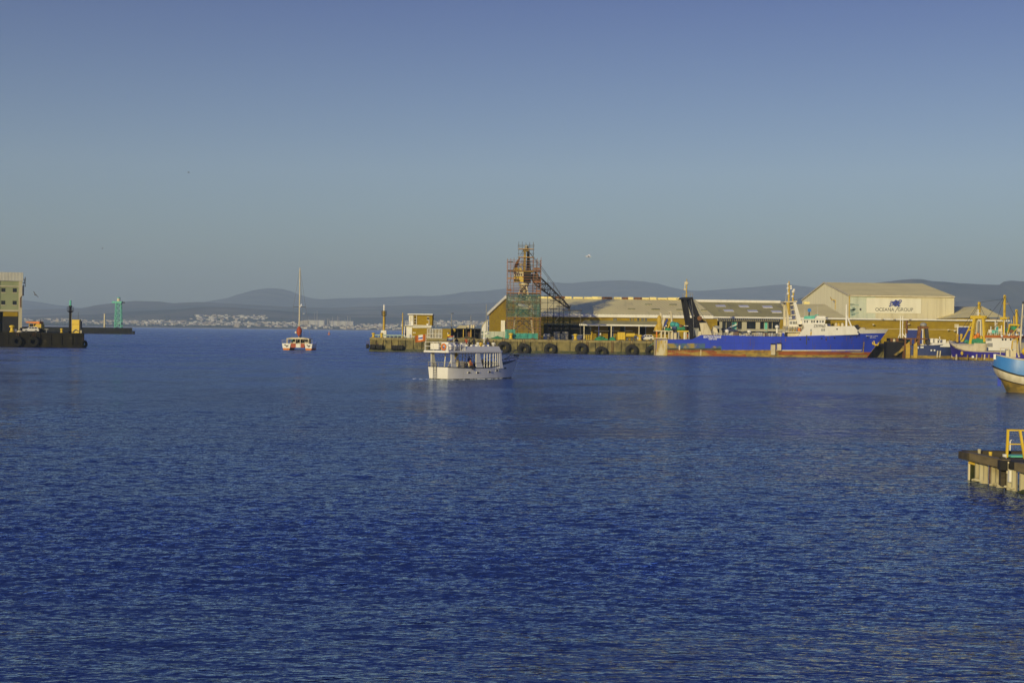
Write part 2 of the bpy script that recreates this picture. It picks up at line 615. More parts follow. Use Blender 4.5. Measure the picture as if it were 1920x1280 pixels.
M['pale_roof'] = mat('pale_roof_sheet', (0.90, 0.77, 0.34), (0.80, 0.67, 0.30), scale=0.12, stretch=(1, 0.3, 1), rough=0.8, thresh=(0.4, 0.7), col3=(0.62, 0.52, 0.24), scale3=0.3, stretch3=(2, 0.12, 1), thresh3=(0.58, 0.75), spec=0.2)
M['grey_roof'] = mat('grey_roof_sheet', (0.48, 0.42, 0.17), (0.40, 0.35, 0.14), scale=0.12, stretch=(1, 0.3, 1), rough=0.85, thresh=(0.4, 0.7), col3=(0.19, 0.17, 0.14), scale3=0.3, stretch3=(2, 0.12, 1), thresh3=(0.58, 0.75), spec=0.2)
M['tan_roof'] = mat('tan_roof_sheet', (0.88, 0.75, 0.33), (0.78, 0.66, 0.29), scale=0.15, rough=0.85, thresh=(0.4, 0.7), spec=0.2)
M['sheet'] = mat('cream_cladding', (0.63, 0.58, 0.42), (0.52, 0.47, 0.33), scale=0.2, stretch=(3, 3, 0.08), rough=0.7, thresh=(0.4, 0.7), col3=(0.45, 0.38, 0.24), scale3=0.5, stretch3=(2, 2, 0.06), thresh3=(0.62, 0.78), spec=0.3)
M['gable_sheet'] = mat('sun_lightened_cladding', (0.84, 0.78, 0.56), (0.72, 0.66, 0.46), scale=0.2, stretch=(3, 3, 0.08), rough=0.7, thresh=(0.4, 0.7), col3=(0.60, 0.53, 0.36), scale3=0.5, stretch3=(2, 2, 0.06), thresh3=(0.62, 0.78), spec=0.3)  # cladding copy lightened on the gable to stand in for stronger sun
M['mansard'] = mat('grey_mansard_sheet', (0.50, 0.49, 0.40), (0.42, 0.41, 0.34), scale=0.2, stretch=(3, 3, 0.08), rough=0.7, thresh=(0.4, 0.7), spec=0.3)
M['sheet_green'] = mat('pale_green_cladding', (0.56, 0.60, 0.50), (0.46, 0.50, 0.40), scale=0.2, stretch=(3, 3, 0.08), rough=0.7, thresh=(0.4, 0.7), spec=0.3)
M['navy_roof'] = mat('navy_roof_sheet', (0.035, 0.04, 0.085), (0.03, 0.034, 0.07), scale=0.3, rough=0.8, spec=0.2)
M['sage'] = mat('sage_render', (0.29, 0.32, 0.19), (0.24, 0.27, 0.16), scale=0.3, stretch=(1, 1, 0.3), rough=0.9, thresh=(0.4, 0.7), spec=0.2)
M['stone_trim'] = mat('pale_trim_render', (0.50, 0.46, 0.33), (0.40, 0.37, 0.27), scale=0.4, stretch=(1, 1, 0.3), rough=0.9, thresh=(0.4, 0.7), spec=0.2)
M['black_paint_and_shade'] = mat('black_paint_and_shade', (0.009, 0.009, 0.015), (0.015, 0.014, 0.018), scale=0.6, rough=0.7, spec=0.25)
M['dark'] = mat('dark_interior', (0.018, 0.019, 0.024), (0.012, 0.012, 0.016), scale=0.6, rough=0.8)
M['glass'] = mat('dark_glass', (0.02, 0.025, 0.035), (0.015, 0.02, 0.03), scale=0.6, rough=0.12)
M['rubber'] = mat('black_rubber', (0.016, 0.015, 0.014), (0.027, 0.025, 0.021), scale=1.5, rough=0.85, thresh=(0.45, 0.7))
M['yellow'] = mat('yellow_paint', (0.70, 0.48, 0.028), (0.54, 0.35, 0.025), scale=0.8, rough=0.55, thresh=(0.5, 0.75), col3=(0.30, 0.15, 0.04), scale3=1.6, stretch3=(1, 1, 0.4), thresh3=(0.64, 0.78))
M['mast_yellow'] = mat('ochre_mast_paint', (0.58, 0.39, 0.04), (0.45, 0.28, 0.035), scale=0.8, rough=0.6, thresh=(0.45, 0.7), col3=(0.24, 0.11, 0.04), scale3=1.6, stretch3=(1, 1, 0.4), thresh3=(0.62, 0.78))
M['orange'] = mat('orange_paint', (0.75, 0.22, 0.02), (0.6, 0.17, 0.02), scale=1.0, rough=0.6)
M['red'] = mat('red_paint', (0.42, 0.07, 0.02), (0.33, 0.055, 0.02), scale=1.0, rough=0.6)
M['rust'] = mat('rusty_steel', (0.23, 0.10, 0.035), (0.13, 0.06, 0.03), scale=1.2, rough=0.9, thresh=(0.4, 0.65), col3=(0.34, 0.19, 0.06), scale3=2, thresh3=(0.6, 0.75))
M['steel'] = mat('galvanised_steel', (0.34, 0.34, 0.33), (0.25, 0.25, 0.25), scale=1.0, rough=0.6, metal=0.2)
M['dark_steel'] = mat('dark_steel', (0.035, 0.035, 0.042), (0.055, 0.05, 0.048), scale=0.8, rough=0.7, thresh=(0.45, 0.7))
M['blue_hull'] = mat('royal_blue_hull', (0.030, 0.066, 0.56), (0.027, 0.058, 0.46), scale=0.25, stretch=(1, 1, 0.35), rough=0.6, spec=0.3, thresh=(0.4, 0.7), col3=(0.06, 0.07, 0.24), scale3=0.9, stretch3=(1.4, 1.4, 0.14), thresh3=(0.60, 0.78))
M['blue_worn'] = mat('worn_blue_hull', (0.040, 0.075, 0.34), (0.055, 0.13, 0.22), scale=0.35, stretch=(1, 1, 1.2), rough=0.7, thresh=(0.42, 0.55), col3=(0.33, 0.25, 0.06), scale3=0.28, stretch3=(1, 1, 0.6), thresh3=(0.55, 0.63))
M['boot'] = mat('red_bottom_paint', (0.32, 0.085, 0.018), (0.24, 0.065, 0.02), scale=0.5, stretch=(1, 1, 0.5), rough=0.8, thresh=(0.4, 0.65), col3=(0.40, 0.27, 0.06), scale3=0.22, stretch3=(0.5, 1, 3.0), thresh3=(0.56, 0.64))
M['scum'] = mat('ochre_weed_line', (0.40, 0.27, 0.05), (0.20, 0.14, 0.04), scale=0.6, stretch=(1, 1, 2), rough=0.85, thresh=(0.42, 0.62), col3=(0.07, 0.08, 0.03), scale3=0.8, thresh3=(0.6, 0.72))
M['stern'] = mat('rust_streaked_stern', (0.62, 0.55, 0.38), (0.45, 0.33, 0.08), scale=0.8, stretch=(1, 1.2, 0.2), rough=0.75, thresh=(0.42, 0.55), col3=(0.30, 0.18, 0.04), scale3=1.3, stretch3=(1, 1.4, 0.3), thresh3=(0.58, 0.7))
M['navy'] = mat('navy_hull', (0.035, 0.055, 0.17), (0.03, 0.045, 0.13), scale=0.5, rough=0.55, thresh=(0.4, 0.7), col3=(0.12, 0.09, 0.06), scale3=1.2, stretch3=(1.4, 1.4, 0.2), thresh3=(0.64, 0.78))
M['purple'] = mat('violet_blue_hull', (0.045, 0.032, 0.33), (0.036, 0.028, 0.26), scale=0.5, rough=0.5, thresh=(0.4, 0.7), col3=(0.09, 0.07, 0.16), scale3=1.3, stretch3=(1.5, 1.5, 0.15), thresh3=(0.62, 0.78))
M['sky_blue'] = mat('light_blue_hull', (0.055, 0.24, 0.62), (0.05, 0.20, 0.52), scale=0.5, stretch=(1, 1, 0.4), rough=0.4, thresh=(0.4, 0.75), col3=(0.12, 0.27, 0.48), scale3=1.3, stretch3=(1.5, 1.5, 0.15), thresh3=(0.62, 0.8))
M['door_blue'] = mat('blue_roller_door', (0.035, 0.055, 0.26), (0.03, 0.048, 0.21), scale=0.5, rough=0.6)
M['teal'] = mat('teal_paint', (0.14, 0.56, 0.43), (0.11, 0.45, 0.35), scale=1.0, rough=0.6)
M['green_net'] = mat('green_netting_heap', (0.05, 0.30, 0.14), (0.03, 0.18, 0.09), scale=2.5, rough=0.9, bump=0.1)
M['teal_net'] = mat('turquoise_netting_heap', (0.07, 0.42, 0.38), (0.04, 0.22, 0.22), scale=2.5, rough=0.9, bump=0.1)
M['lettering_white'] = mat('white_lettering', (0.82, 0.82, 0.80), (0.72, 0.72, 0.70), scale=2.0, rough=0.6)
M['lettering_black'] = mat('black_lettering', (0.03, 0.03, 0.032), (0.05, 0.05, 0.05), scale=2.0, rough=0.6)
M['logo_blue'] = mat('logo_blue', (0.03, 0.05, 0.30), (0.03, 0.045, 0.26), scale=2.0, rough=0.6)
M['sign_white'] = mat('white_sign_board', (0.74, 0.71, 0.58), (0.68, 0.65, 0.52), scale=0.3, stretch=(2, 2, 0.2), rough=0.6)
M['foam'] = mat('white_foam', (0.85, 0.87, 0.88), (0.6, 0.65, 0.7), scale=2.0, rough=0.9)
M['wood'] = mat('old_dark_timber', (0.045, 0.038, 0.028), (0.075, 0.06, 0.038), scale=1.5, stretch=(0.3, 3, 3), rough=0.9, thresh=(0.4, 0.65))
M['pale_wood'] = mat('sun_bleached_timber', (0.22, 0.17, 0.085), (0.15, 0.115, 0.06), scale=1.5, stretch=(3, 0.4, 3), rough=0.9, thresh=(0.4, 0.65), bump=0.02)
M['pile'] = mat('rusty_white_sheet_pile', (0.52, 0.47, 0.30), (0.40, 0.34, 0.19), scale=0.9, stretch=(2, 2, 0.25), rough=0.8, thresh=(0.4, 0.65), col3=(0.22, 0.17, 0.07), scale3=1.3, stretch3=(1, 1, 0.5), thresh3=(0.57, 0.7), bump=0.01)
M['skin'] = mat('skin', (0.36, 0.20, 0.12), (0.3, 0.17, 0.10), scale=3, rough=0.6)
M['hair'] = mat('dark_hair', (0.02, 0.015, 0.012), (0.03, 0.02, 0.015), scale=4, rough=0.7)
M['cloth_dark'] = mat('dark_clothes', (0.025, 0.028, 0.04), (0.04, 0.04, 0.05), scale=3, rough=0.9)
M['cloth_white'] = mat('white_shirt', (0.7, 0.68, 0.64), (0.6, 0.58, 0.54), scale=3, rough=0.9)
M['cloth_blue'] = mat('blue_clothes', (0.05, 0.09, 0.32), (0.04, 0.07, 0.25), scale=3, rough=0.9)
M['leaf'] = mat('palm_leaf', (0.05, 0.085, 0.02), (0.03, 0.055, 0.015), scale=1.2, rough=0.6)
M['bark'] = mat('palm_bark', (0.14, 0.10, 0.06), (0.09, 0.065, 0.04), scale=2, rough=0.95)
M['feather'] = mat('white_feathers', (0.8, 0.8, 0.78), (0.65, 0.65, 0.64), scale=5, rough=0.8)
M['feather_dark'] = mat('grey_feathers', (0.12, 0.12, 0.13), (0.08, 0.08, 0.09), scale=5, rough=0.8)

def netting(name, col, cover, cell=0.0):
 # woven net: threads with gaps, so what stands behind shows through
 m = bpy.data.materials.new(name)
 m.use_nodes = True
 t = m.node_tree
 b = t.nodes['Principled BSDF']
 b.inputs['Base Color'].default_value = (*col, 1)
 b.inputs['Roughness'].default_value = 0.9
 tr = t.nodes.new('ShaderNodeBsdfTransparent')
 mx = t.nodes.new('ShaderNodeMixShader')
 tcn = t.nodes.new('ShaderNodeTexCoord')
 n = t.nodes.new('ShaderNodeTexNoise')
 n.inputs['Scale'].default_value = 0.5
 n.inputs['Detail'].default_value = 5
 t.links.new(tcn.outputs['Object'], n.inputs['Vector'])
 rp = t.nodes.new('ShaderNodeMapRange')
 rp.inputs[1].default_value = 0.3
 rp.inputs[2].default_value = 0.7
 rp.inputs[3].default_value = cover - 0.25
 rp.inputs[4].default_value = cover + 0.2
 t.links.new(n.outputs[0], rp.inputs[0])
 t.links.new(rp.outputs[0], mx.inputs[0])
 t.links.new(tr.outputs[0], mx.inputs[1])
 t.links.new(b.outputs[0], mx.inputs[2])
 t.links.new(mx.outputs[0], t.nodes['Material Output'].inputs['Surface'])
 return m
M['net_green'] = netting('green_debris_net', (0.055, 0.17, 0.14), 0.40)
M['net_brown'] = netting('brown_debris_net', (0.18, 0.15, 0.06), 0.24)
M['net_mesh'] = netting('wire_mesh', (0.45, 0.44, 0.40), 0.40)

def wb(mb, name, material, parent, smooth=False):
 """build world-coordinate geometry as a part of an unrotated thing"""
 L = parent.location
 mb.v = [(p[0] - L.x, p[1] - L.y, p[2] - L.z) for p in mb.v]
 return mb.build(name, material, parent, smooth=smooth)

def local(parent, p):
 return Vector(p) - parent.location

# ------------------------------------------------------------------ a boat's hull, in bands of paint
def plan(stations, z, sternx=0.0):
 """closed outline of the hull at height z; station = (x, half beam at deck, half beam at waterline, sheer height, rake)"""
 out = []
 for (x, bd, bw, sh, rk) in stations:
  u = max(0.0, min(1.0, z / sh)) if z > 0 else z / sh * 0.5
  b = bw + (bd - bw) * (u ** 1.3 if u > 0 else u)
  out.append((x + rk * (z / sh), max(b, 0.02)))
 left = [(x, b) for x, b in out]
 right = [(x, -b) for x, b in reversed(out)]
 return [(x, y) for x, y in left] + right

def band(stations, lo, hi, name, material, parent, n=4, smooth=True, off=0.0):
 """the strip of hull between two heights; lo and hi are fractions of the sheer or functions of (station)"""
 rings = []
 for k in range(n + 1):
  t = k / n
  ring = []
  pts_l, pts_r = [], []
  for s in stations:
   (x, bd, bw, sh, rk) = s
   a = lo(s) if callable(lo) else lo
   b_ = hi(s) if callable(hi) else hi
   z = a + (b_ - a) * t
   u = z / sh
   bb = (bw + (bd - bw) * (max(u, 0) ** 1.3)) if z >= 0 else bw * (1 + 0.25 * u)
   bb = max(bb, 0.02) + off
   xx = x + rk * max(u, -0.3)
   pts_l.append((xx, bb, z))
   pts_r.append((xx, -bb, z))
  rings.append(pts_l + pts_r[::-1])
 mb = MB()
 mb.loft(rings, True, False)
 return mb.build(name, material, parent, smooth=smooth)

def deckplate(stations, zf, name, material, parent, inset=0.03):
 mb = MB()
 L_, R_ = [], []
 for s in stations:
  (x, bd, bw, sh, rk) = s
  z = zf(s)
  u = z / sh
  bb = max(bw + (bd - bw) * (max(u, 0) ** 1.3) - inset, 0.01)
  L_.append((x + rk * u, bb, z))
  R_.append((x + rk * u, -bb, z))
 mb.loft([L_, R_], False, False)
 return mb.build(name, material, parent)

def rails(mb, pts, h=1.0, posts=True, r=0.025, mid=1):
 pts = [Vector(p) for p in pts]
 for a, b in zip(pts[:-1], pts[1:]):
  for k in range(mid + 1):
   z = h * (k + 1) / (mid + 1)
   mb.bar(a + Vector((0, 0, z)), b + Vector((0, 0, z)), r * 2)
 for p in pts:
  mb.bar(p, p + Vector((0, 0, h)), r * 2)

# ------------------------------------------------------------------ people: one continuous skinned body each
def body_mesh(name, pose):
 if pose == 'sit':
  V = dict(pel=(0, 0, 0.55), che=(0, -0.03, 0.92), nec=(0, -0.02, 1.10), hea=(0, 0.02, 1.30), top=(0, 0.02, 1.38),
     ls=(0.19, -0.02, 1.04), le=(0.26, 0.06, 0.78), lh=(0.2, 0.30, 0.70), rs=(-0.19, -0.02, 1.04), re=(-0.26, 0.06, 0.78), rh=(-0.2, 0.30, 0.70),
     lk=(0.13, 0.44, 0.55), lf=(0.14, 0.44, 0.08), lt=(0.14, 0.58, 0.04), rk=(-0.13, 0.44, 0.55), rf=(-0.14, 0.44, 0.08), rt=(-0.14, 0.58, 0.04))
 elif pose == 'lean':
  V = dict(pel=(0, 0, 0.92), che=(0, 0.10, 1.28), nec=(0, 0.16, 1.46), hea=(0, 0.24, 1.64), top=(0, 0.25, 1.72),
     ls=(0.19, 0.14, 1.40), le=(0.27, 0.28, 1.14), lh=(0.22, 0.50, 1.06), rs=(-0.19, 0.14, 1.40), re=(-0.27, 0.28, 1.14), rh=(-0.22, 0.50, 1.06),
     lk=(0.11, 0.04, 0.50), lf=(0.12, -0.04, 0.08), lt=(0.12, 0.12, 0.04), rk=(-0.11, 0.08, 0.50), rf=(-0.12, 0.04, 0.08), rt=(-0.12, 0.20, 0.04))
 else:
  V = dict(pel=(0, 0, 0.93), che=(0, 0.0, 1.30), nec=(0, 0.0, 1.49), hea=(0, 0.03, 1.68), top=(0, 0.03, 1.76),
     ls=(0.19, 0, 1.42), le=(0.25, -0.03, 1.13), lh=(0.25, 0.08, 0.86), rs=(-0.19, 0, 1.42), re=(-0.26, -0.03, 1.13), rh=(-0.2, 0.16, 0.95),
     lk=(0.11, 0.02, 0.50), lf=(0.13, -0.03, 0.08), lt=(0.14, 0.12, 0.04), rk=(-0.11, 0.03, 0.50), rf=(-0.13, -0.01, 0.08), rt=(-0.14, 0.15, 0.04))
 rad = dict(pel=0.155, che=0.17, nec=0.065, hea=0.105, top=0.08, ls=0.075, le=0.05, lh=0.042, rs=0.075, re=0.05, rh=0.042, lk=0.075, lf=0.05, lt=0.045, rk=0.075, rf=0.05, rt=0.045)
 E = ['pel che', 'che nec', 'nec hea', 'hea top', 'che ls', 'ls le', 'le lh', 'che rs', 'rs re', 're rh', 'pel lk', 'lk lf', 'lf lt', 'pel rk', 'rk rf', 'rf rt']
 keys = list(V)
 me = bpy.data.meshes.new(name)
 me.from_pydata([V[k] for k in keys], [(keys.index(e.split()[0]), keys.index(e.split()[1])) for e in E], [])
 o = bpy.data.objects.new(name, me)
 COL.objects.link(o)
 o.modifiers.new('skin', 'SKIN')
 for k, sv in zip(keys, me.skin_vertices[0].data):
  sv.radius = (rad[k], rad[k] * (0.72 if k in ('che', 'pel') else 1))
  sv.use_root = (k == 'pel')
 o.modifiers.new('sub', 'SUBSURF').levels = 1
 dg = bpy.context.evaluated_depsgraph_get()
 m2 = bpy.data.meshes.new_from_object(o.evaluated_get(dg))
 bpy.data.objects.remove(o)
 zt = V['top'][2]
 neck = V['nec'][2] + 0.02
 hip = V['pel'][2] + (0.02 if pose != 'sit' else 0.05)
 m2.materials.clear()
 for _ in range(4):
  m2.materials.append(M['skin'])
 for p in m2.polygons:
  z = p.center.z
  if z > neck:
   p.material_index = 3 if (z > zt - 0.07 or p.center.y < V['hea'][1] - 0.05) else 0
  elif z > hip and not (p.center.z < V['lh'][2] + 0.06 and abs(p.center.x) > 0.17):
   p.material_index = 1
  elif abs(p.center.x) > 0.17 and z > hip - 0.15 and pose != 'sit':
   p.material_index = 0
  else:
   p.material_index = 2
  p.use_smooth = True
 return m2
BODIES = {p: body_mesh('person_' + p, p) for p in ('stand', 'sit', 'lean')}

def person(loc, rz, pose, shirt, trousers, label, group):
 o = bpy.data.objects.new('person', BODIES[pose])
 COL.objects.link(o)
 o.location = loc
 o.rotation_euler = (0, 0, rz)
 for i, mm in ((1, shirt), (2, trousers), (3, M['hair'])):
  o.material_slots[i].link = 'OBJECT'
  o.material_slots[i].material = mm
 o.material_slots[0].link = 'OBJECT'
 o.material_slots[0].material = M['skin']
 return tag(o, label, 'person', group)
# ================================================================== quays
YQ = 417.0
ZQ = 4.0
M['quay_coping'] = mat('quay_coping', (0.33, 0.27, 0.12), (0.22, 0.185, 0.09), scale=0.7, rough=0.95, thresh=(0.4, 0.65), col3=(0.09, 0.08, 0.05), scale3=1.0, thresh3=(0.6, 0.72), spec=0.2)

def quay(label, x0, x1, yf, yb, zt, wall_mats, deck_mat, cop_mat, seams, base_mat, skew=0.0):
 mb = MB()
 mb.prism([(x0 + 0.02, yf + 0.45), (x1, yf + 0.45), (x1 - skew, yb), (x0 + 0.02, yb)], -6, zt - 0.02, 'z')
 q = mb.build('quay', deck_mat)
 tag(q, label, None, None, 'structure')
 mb = MB()
 mb.box(x0 - 0.1, x1, yf - 0.12, yf + 0.44, -6, 0.75)
 mb.build('ledge', base_mat, q)
 r_ = random.Random(int(x0 * 10))
 for i, (a, b) in enumerate(zip(seams[:-1], seams[1:])):
  off = r_.uniform(-0.12, 0.12)
  mb = MB()
  g = 0.10
  mb.box(a + g, b - g, yf + off, yf + 0.44, 0.76, zt - 0.72)
  mb.build('wall_block', wall_mats[i % len(wall_mats)], q)
  mb = MB()
  off = r_.uniform(-0.06, 0.06)
  mb.box(a + 0.03, b - 0.03, yf - 0.28 + off, yf + 0.44, zt - 0.70, zt + r_.uniform(-0.01, 0.06))
  mb.build('coping_block', cop_mat, q)
 return q

xl = P(693, 640, YQ).x
pxs = [693, 706, 719, 734, 747, 760.5, 775, 791, 806, 822, 838, 853, 868, 884, 899, 914, 930, 946, 958, 970, 995, 1018, 1044, 1069, 1093, 1117, 1140, 1165, 1190, 1212, 1232, 1256, 1290, 1330]
seams = [P(p, 640, YQ).x for p in pxs]
main_quay = quay('long ochre concrete quay with coping and tyre fenders in front of the warehouses', seams[0], P(1330, 640, YQ).x, YQ, 700.0, ZQ, [M['conc']], M['conc_deck'], M['quay_coping'], seams, M['algae'])
mb = MB()
xr0 = P(1330, 640, YQ).x
mb.box(xr0 + 0.01, 260, YQ + 0.45, 700, -6, ZQ - 0.02)
q2 = mb.build('quay', M['conc_deck'])
tag(q2, 'quay behind the blue trawler and the fishing boats', kind='structure')
xs = [xr0 + i * 4.0 for i in range(28)]
for a, b in zip(xs[:-1], xs[1:]):
 mb = MB(); mb.box(a + 0.08, b - 0.08, YQ + random.uniform(-0.1, 0.1), YQ + 0.44, -6, ZQ - 0.7)
 mb.build('wall_block', M['conc'], q2)
 mb = MB(); mb.box(a + 0.03, b - 0.03, YQ - 0.28, YQ + 0.44, ZQ - 0.69, ZQ + 0.02)
 mb.build('coping_block', M['quay_coping'], q2)

# the dark quay at the left
YL = 413.0
ZL = 4.25
xe = P(157, 640, YL).x
lseams = [xe - 3.1 * i for i in range(22)][::-1]
left_quay = quay('quay coloured dark for shade, with the pale green store at the left', lseams[0], xe, YL, YL + 60, ZL, [M['conc_dark']], M['conc_dark'], M['conc_dark'], lseams, M['conc_dark'], 19.0)
# the breakwater beyond it
YB = 1130.0
mb = MB()
xb0, xb1 = P(-250, 610, YB).x, P(248, 620, YB).x
zb = P(150, 614, YB).z
prof = [(YB, -6), (YB + 0.0, zb), (YB + 40, zb), (YB + 44, -6)]
nseg = 40
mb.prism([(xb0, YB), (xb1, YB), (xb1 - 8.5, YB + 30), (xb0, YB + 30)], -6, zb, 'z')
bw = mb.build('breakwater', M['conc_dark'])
tag(bw, 'low black breakwater arm behind the dark quay, under the turquoise tower', 'breakwater')
mb = MB()
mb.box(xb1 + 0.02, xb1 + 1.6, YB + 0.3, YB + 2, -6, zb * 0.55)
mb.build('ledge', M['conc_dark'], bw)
mb = MB()
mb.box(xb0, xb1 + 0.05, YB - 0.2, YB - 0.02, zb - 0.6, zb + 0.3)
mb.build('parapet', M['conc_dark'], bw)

# ------------------------------------------------------------------ tyre fenders
def tyre_proto(Ro=1.75, wid=1.1):
 t_ = thing('tyre_fender', 'big black tyre hung on the quay wall', 'tyre')
 prof = []
 ri = Ro * 0.42
 mb = MB()
 rings = []
 n = 26
 sec = [(ri, -0.36), (Ro * 0.62, -0.5), (Ro * 0.9, -0.48), (Ro, -0.36), (Ro, 0.36), (Ro * 0.9, 0.48), (Ro * 0.62, 0.5), (ri, 0.36)]
 for i in range(n):
  a = 2 * math.pi * i / n
  rings.append([(r_ * math.cos(a), t2 * wid, r_ * math.sin(a)) for r_, t2 in sec])
 rings.append(rings[0])
 mb.loft(rings, True, False)
 mb.build('casing', M['rubber'], t_, smooth=True)
 mb = MB()
 for i in range(26):
  a = 2 * math.pi * (i + 0.5) / 26
  c_, s_ = math.cos(a) * (Ro + 0.02), math.sin(a) * (Ro + 0.02)
  mb.bar((c_, -0.3 * wid, s_), (c_ * 1.0, 0.3 * wid, s_), 0.2, 0.12)
 tr = mb.build('tread', M['rubber'], t_)
 for sx in (-0.5, 0.5):
  mb = MB()
  mb.tube([(sx, 0.2, Ro * 0.5), (sx * 0.7, 0.45, Ro + 0.3), (sx * 0.6, 0.55, Ro + 1.3)], 0.05, 5)
  mb.build('chain', M['rust'], t_)
 return t_
M['dark_rubber'] = mat('darker_black_rubber', (0.009, 0.0085, 0.008), (0.016, 0.015, 0.012), scale=1.5, rough=0.9, spec=0.2)  # darker rubber for the tyres on the left quay
TY = tyre_proto()
ty_spots = [(944, 651, 'big tyre fender on the quay wall just right of the tour boat'),
   (981.5, 654.8, 'tyre fender on the wall below the foot of the scaffolded crane'),
   (1031, 654.8, 'tyre fender below the dark shaded bay of the brick shed'),
   (1089.5, 653.8, 'tyre fender hung highest, below the yellow bollard by the blue skip'),
   (1127, 660.5, 'tyre fender hanging lowest, half in the water below the green netting'),
   (1184, 657, 'tyre fender on the wall below the yellow locker and the tractor'),
   (1221, 659, 'tyre fender partly behind the stern of the big blue trawler')]
for i, (px, py, lab) in enumerate(ty_spots):
 loc = P(px, py, YQ - 0.9)
 if i == 0:
  TY.location = loc
  TY['label'] = lab
  TY['group'] = 'tyre fenders on the long quay'
 else:
  o = again(TY, loc, random.uniform(-0.12, 0.12), lab)
for px, py, sc, lab in ((32, 640, 0.88, 'tyre fender on the black quay, the one nearest the building'), (63, 640.5, 0.88, 'tyre fender on the black quay below the yellow cab'), (158, 645, 0.62, 'small tyre fender at the corner of the black quay')):
 o = again(TY, P(px, py, YL - 0.9), 0.0 if sc > 0.7 else 1.1, lab, sc)
 o['group'] = 'tyre fenders on the black quay'
 for ch in o.children:
  if ch.name.startswith(('casing', 'tread')):
   ch.material_slots[0].link = 'OBJECT'
   ch.material_slots[0].material = M['dark_rubber']
# roller fenders at the quay's left end
def roller(px0, px1, py, lab):
 a, b = P(px0, py, YQ - 0.85), P(px1, py, YQ - 0.85)
 t_ = thing('roller_fender', lab, 'fender', a, group='roller fenders at the quay end')
 L = b.x - a.x
 mb = MB()
 n = max(2, int(L / 0.45))
 prof = []
 for k in range(n):
  prof += [(0.62, L * (k + 0.1) / n), (0.72, L * (k + 0.3) / n), (0.72, L * (k + 0.7) / n), (0.62, L * (k + 0.9) / n)]
 mb.lathe(prof, n=14, axis='x')
 mb.build('casing', M['rubber'], t_, smooth=True)
 mb = MB(); mb.lathe([(0.34, L - 0.02), (0.34, L + 0.08), (0.1, L + 0.1)], n=12, axis='x'); mb.build('hub', M['scum'], t_)
 for x in (0.2, L - 0.2):
  mb = MB(); mb.bar((x, 0.5, 0.4), (x, 0.8, 1.6), 0.07); mb.build('chain', M['rust'], t_)
roller(686.5, 692, 649, 'short round fender sticking out past the left end of the quay')
roller(694.5, 704, 650, 'left one of two roller fenders below the quay lighthouse')
roller(705.5, 717.5, 650.5, 'right one of two roller fenders below the quay lighthouse')
roller(733.5, 755.5, 651.5, 'long roller fender on the wall below the control house')

# ------------------------------------------------------------------ bollards
def bollard_proto():
 t_ = thing('bollard', 'yellow mooring bollard', 'bollard')
 mb = MB(); mb.lathe([(0.45, 0), (0.45, 0.12), (0.30, 0.2), (0.27, 0.75)], n=10); mb.build('post', M['yellow'], t_, smooth=True)
 mb = MB(); mb.lathe([(0.27, 0.75), (0.46, 0.85), (0.46, 1.08), (0.2, 1.2)], n=10); mb.build('cap', M['yellow'], t_, smooth=True)
 return t_
BO = bollard_proto()
bsp = [(700, 'yellow bollard at the very left end of the long quay'), (715.5, 'yellow bollard at the foot of the quay lighthouse'), (958, 'yellow bollard at the foot of the scaffolded crane'),
  (1079, 'yellow bollard beside the blue skip'), (1200, 'yellow bollard in front of the white car')]
for i, (px, lab) in enumerate(bsp):
 loc = P(px, 630, YQ + 0.25); loc.z = ZQ + 0.06
 if i == 0:
  BO.location = loc; BO.scale = (1.15,) * 3; BO['label'] = lab; BO['group'] = 'yellow bollards along the long quay'
 else:
  again(BO, loc, 0, lab, 1.5 if i > 1 else 1.15)
for px, sc, lab in ((22.5, 1.7, 'big yellow bollard at the left edge of the black quay'), (115.5, 1.05, 'small yellow bollard left of the beacon column')):
 loc = P(px, 624, YL + 0.1); loc.z = ZL + 0.06
 o = again(BO, loc, 0, lab, sc); o['group'] = 'yellow bollards on the black quay'
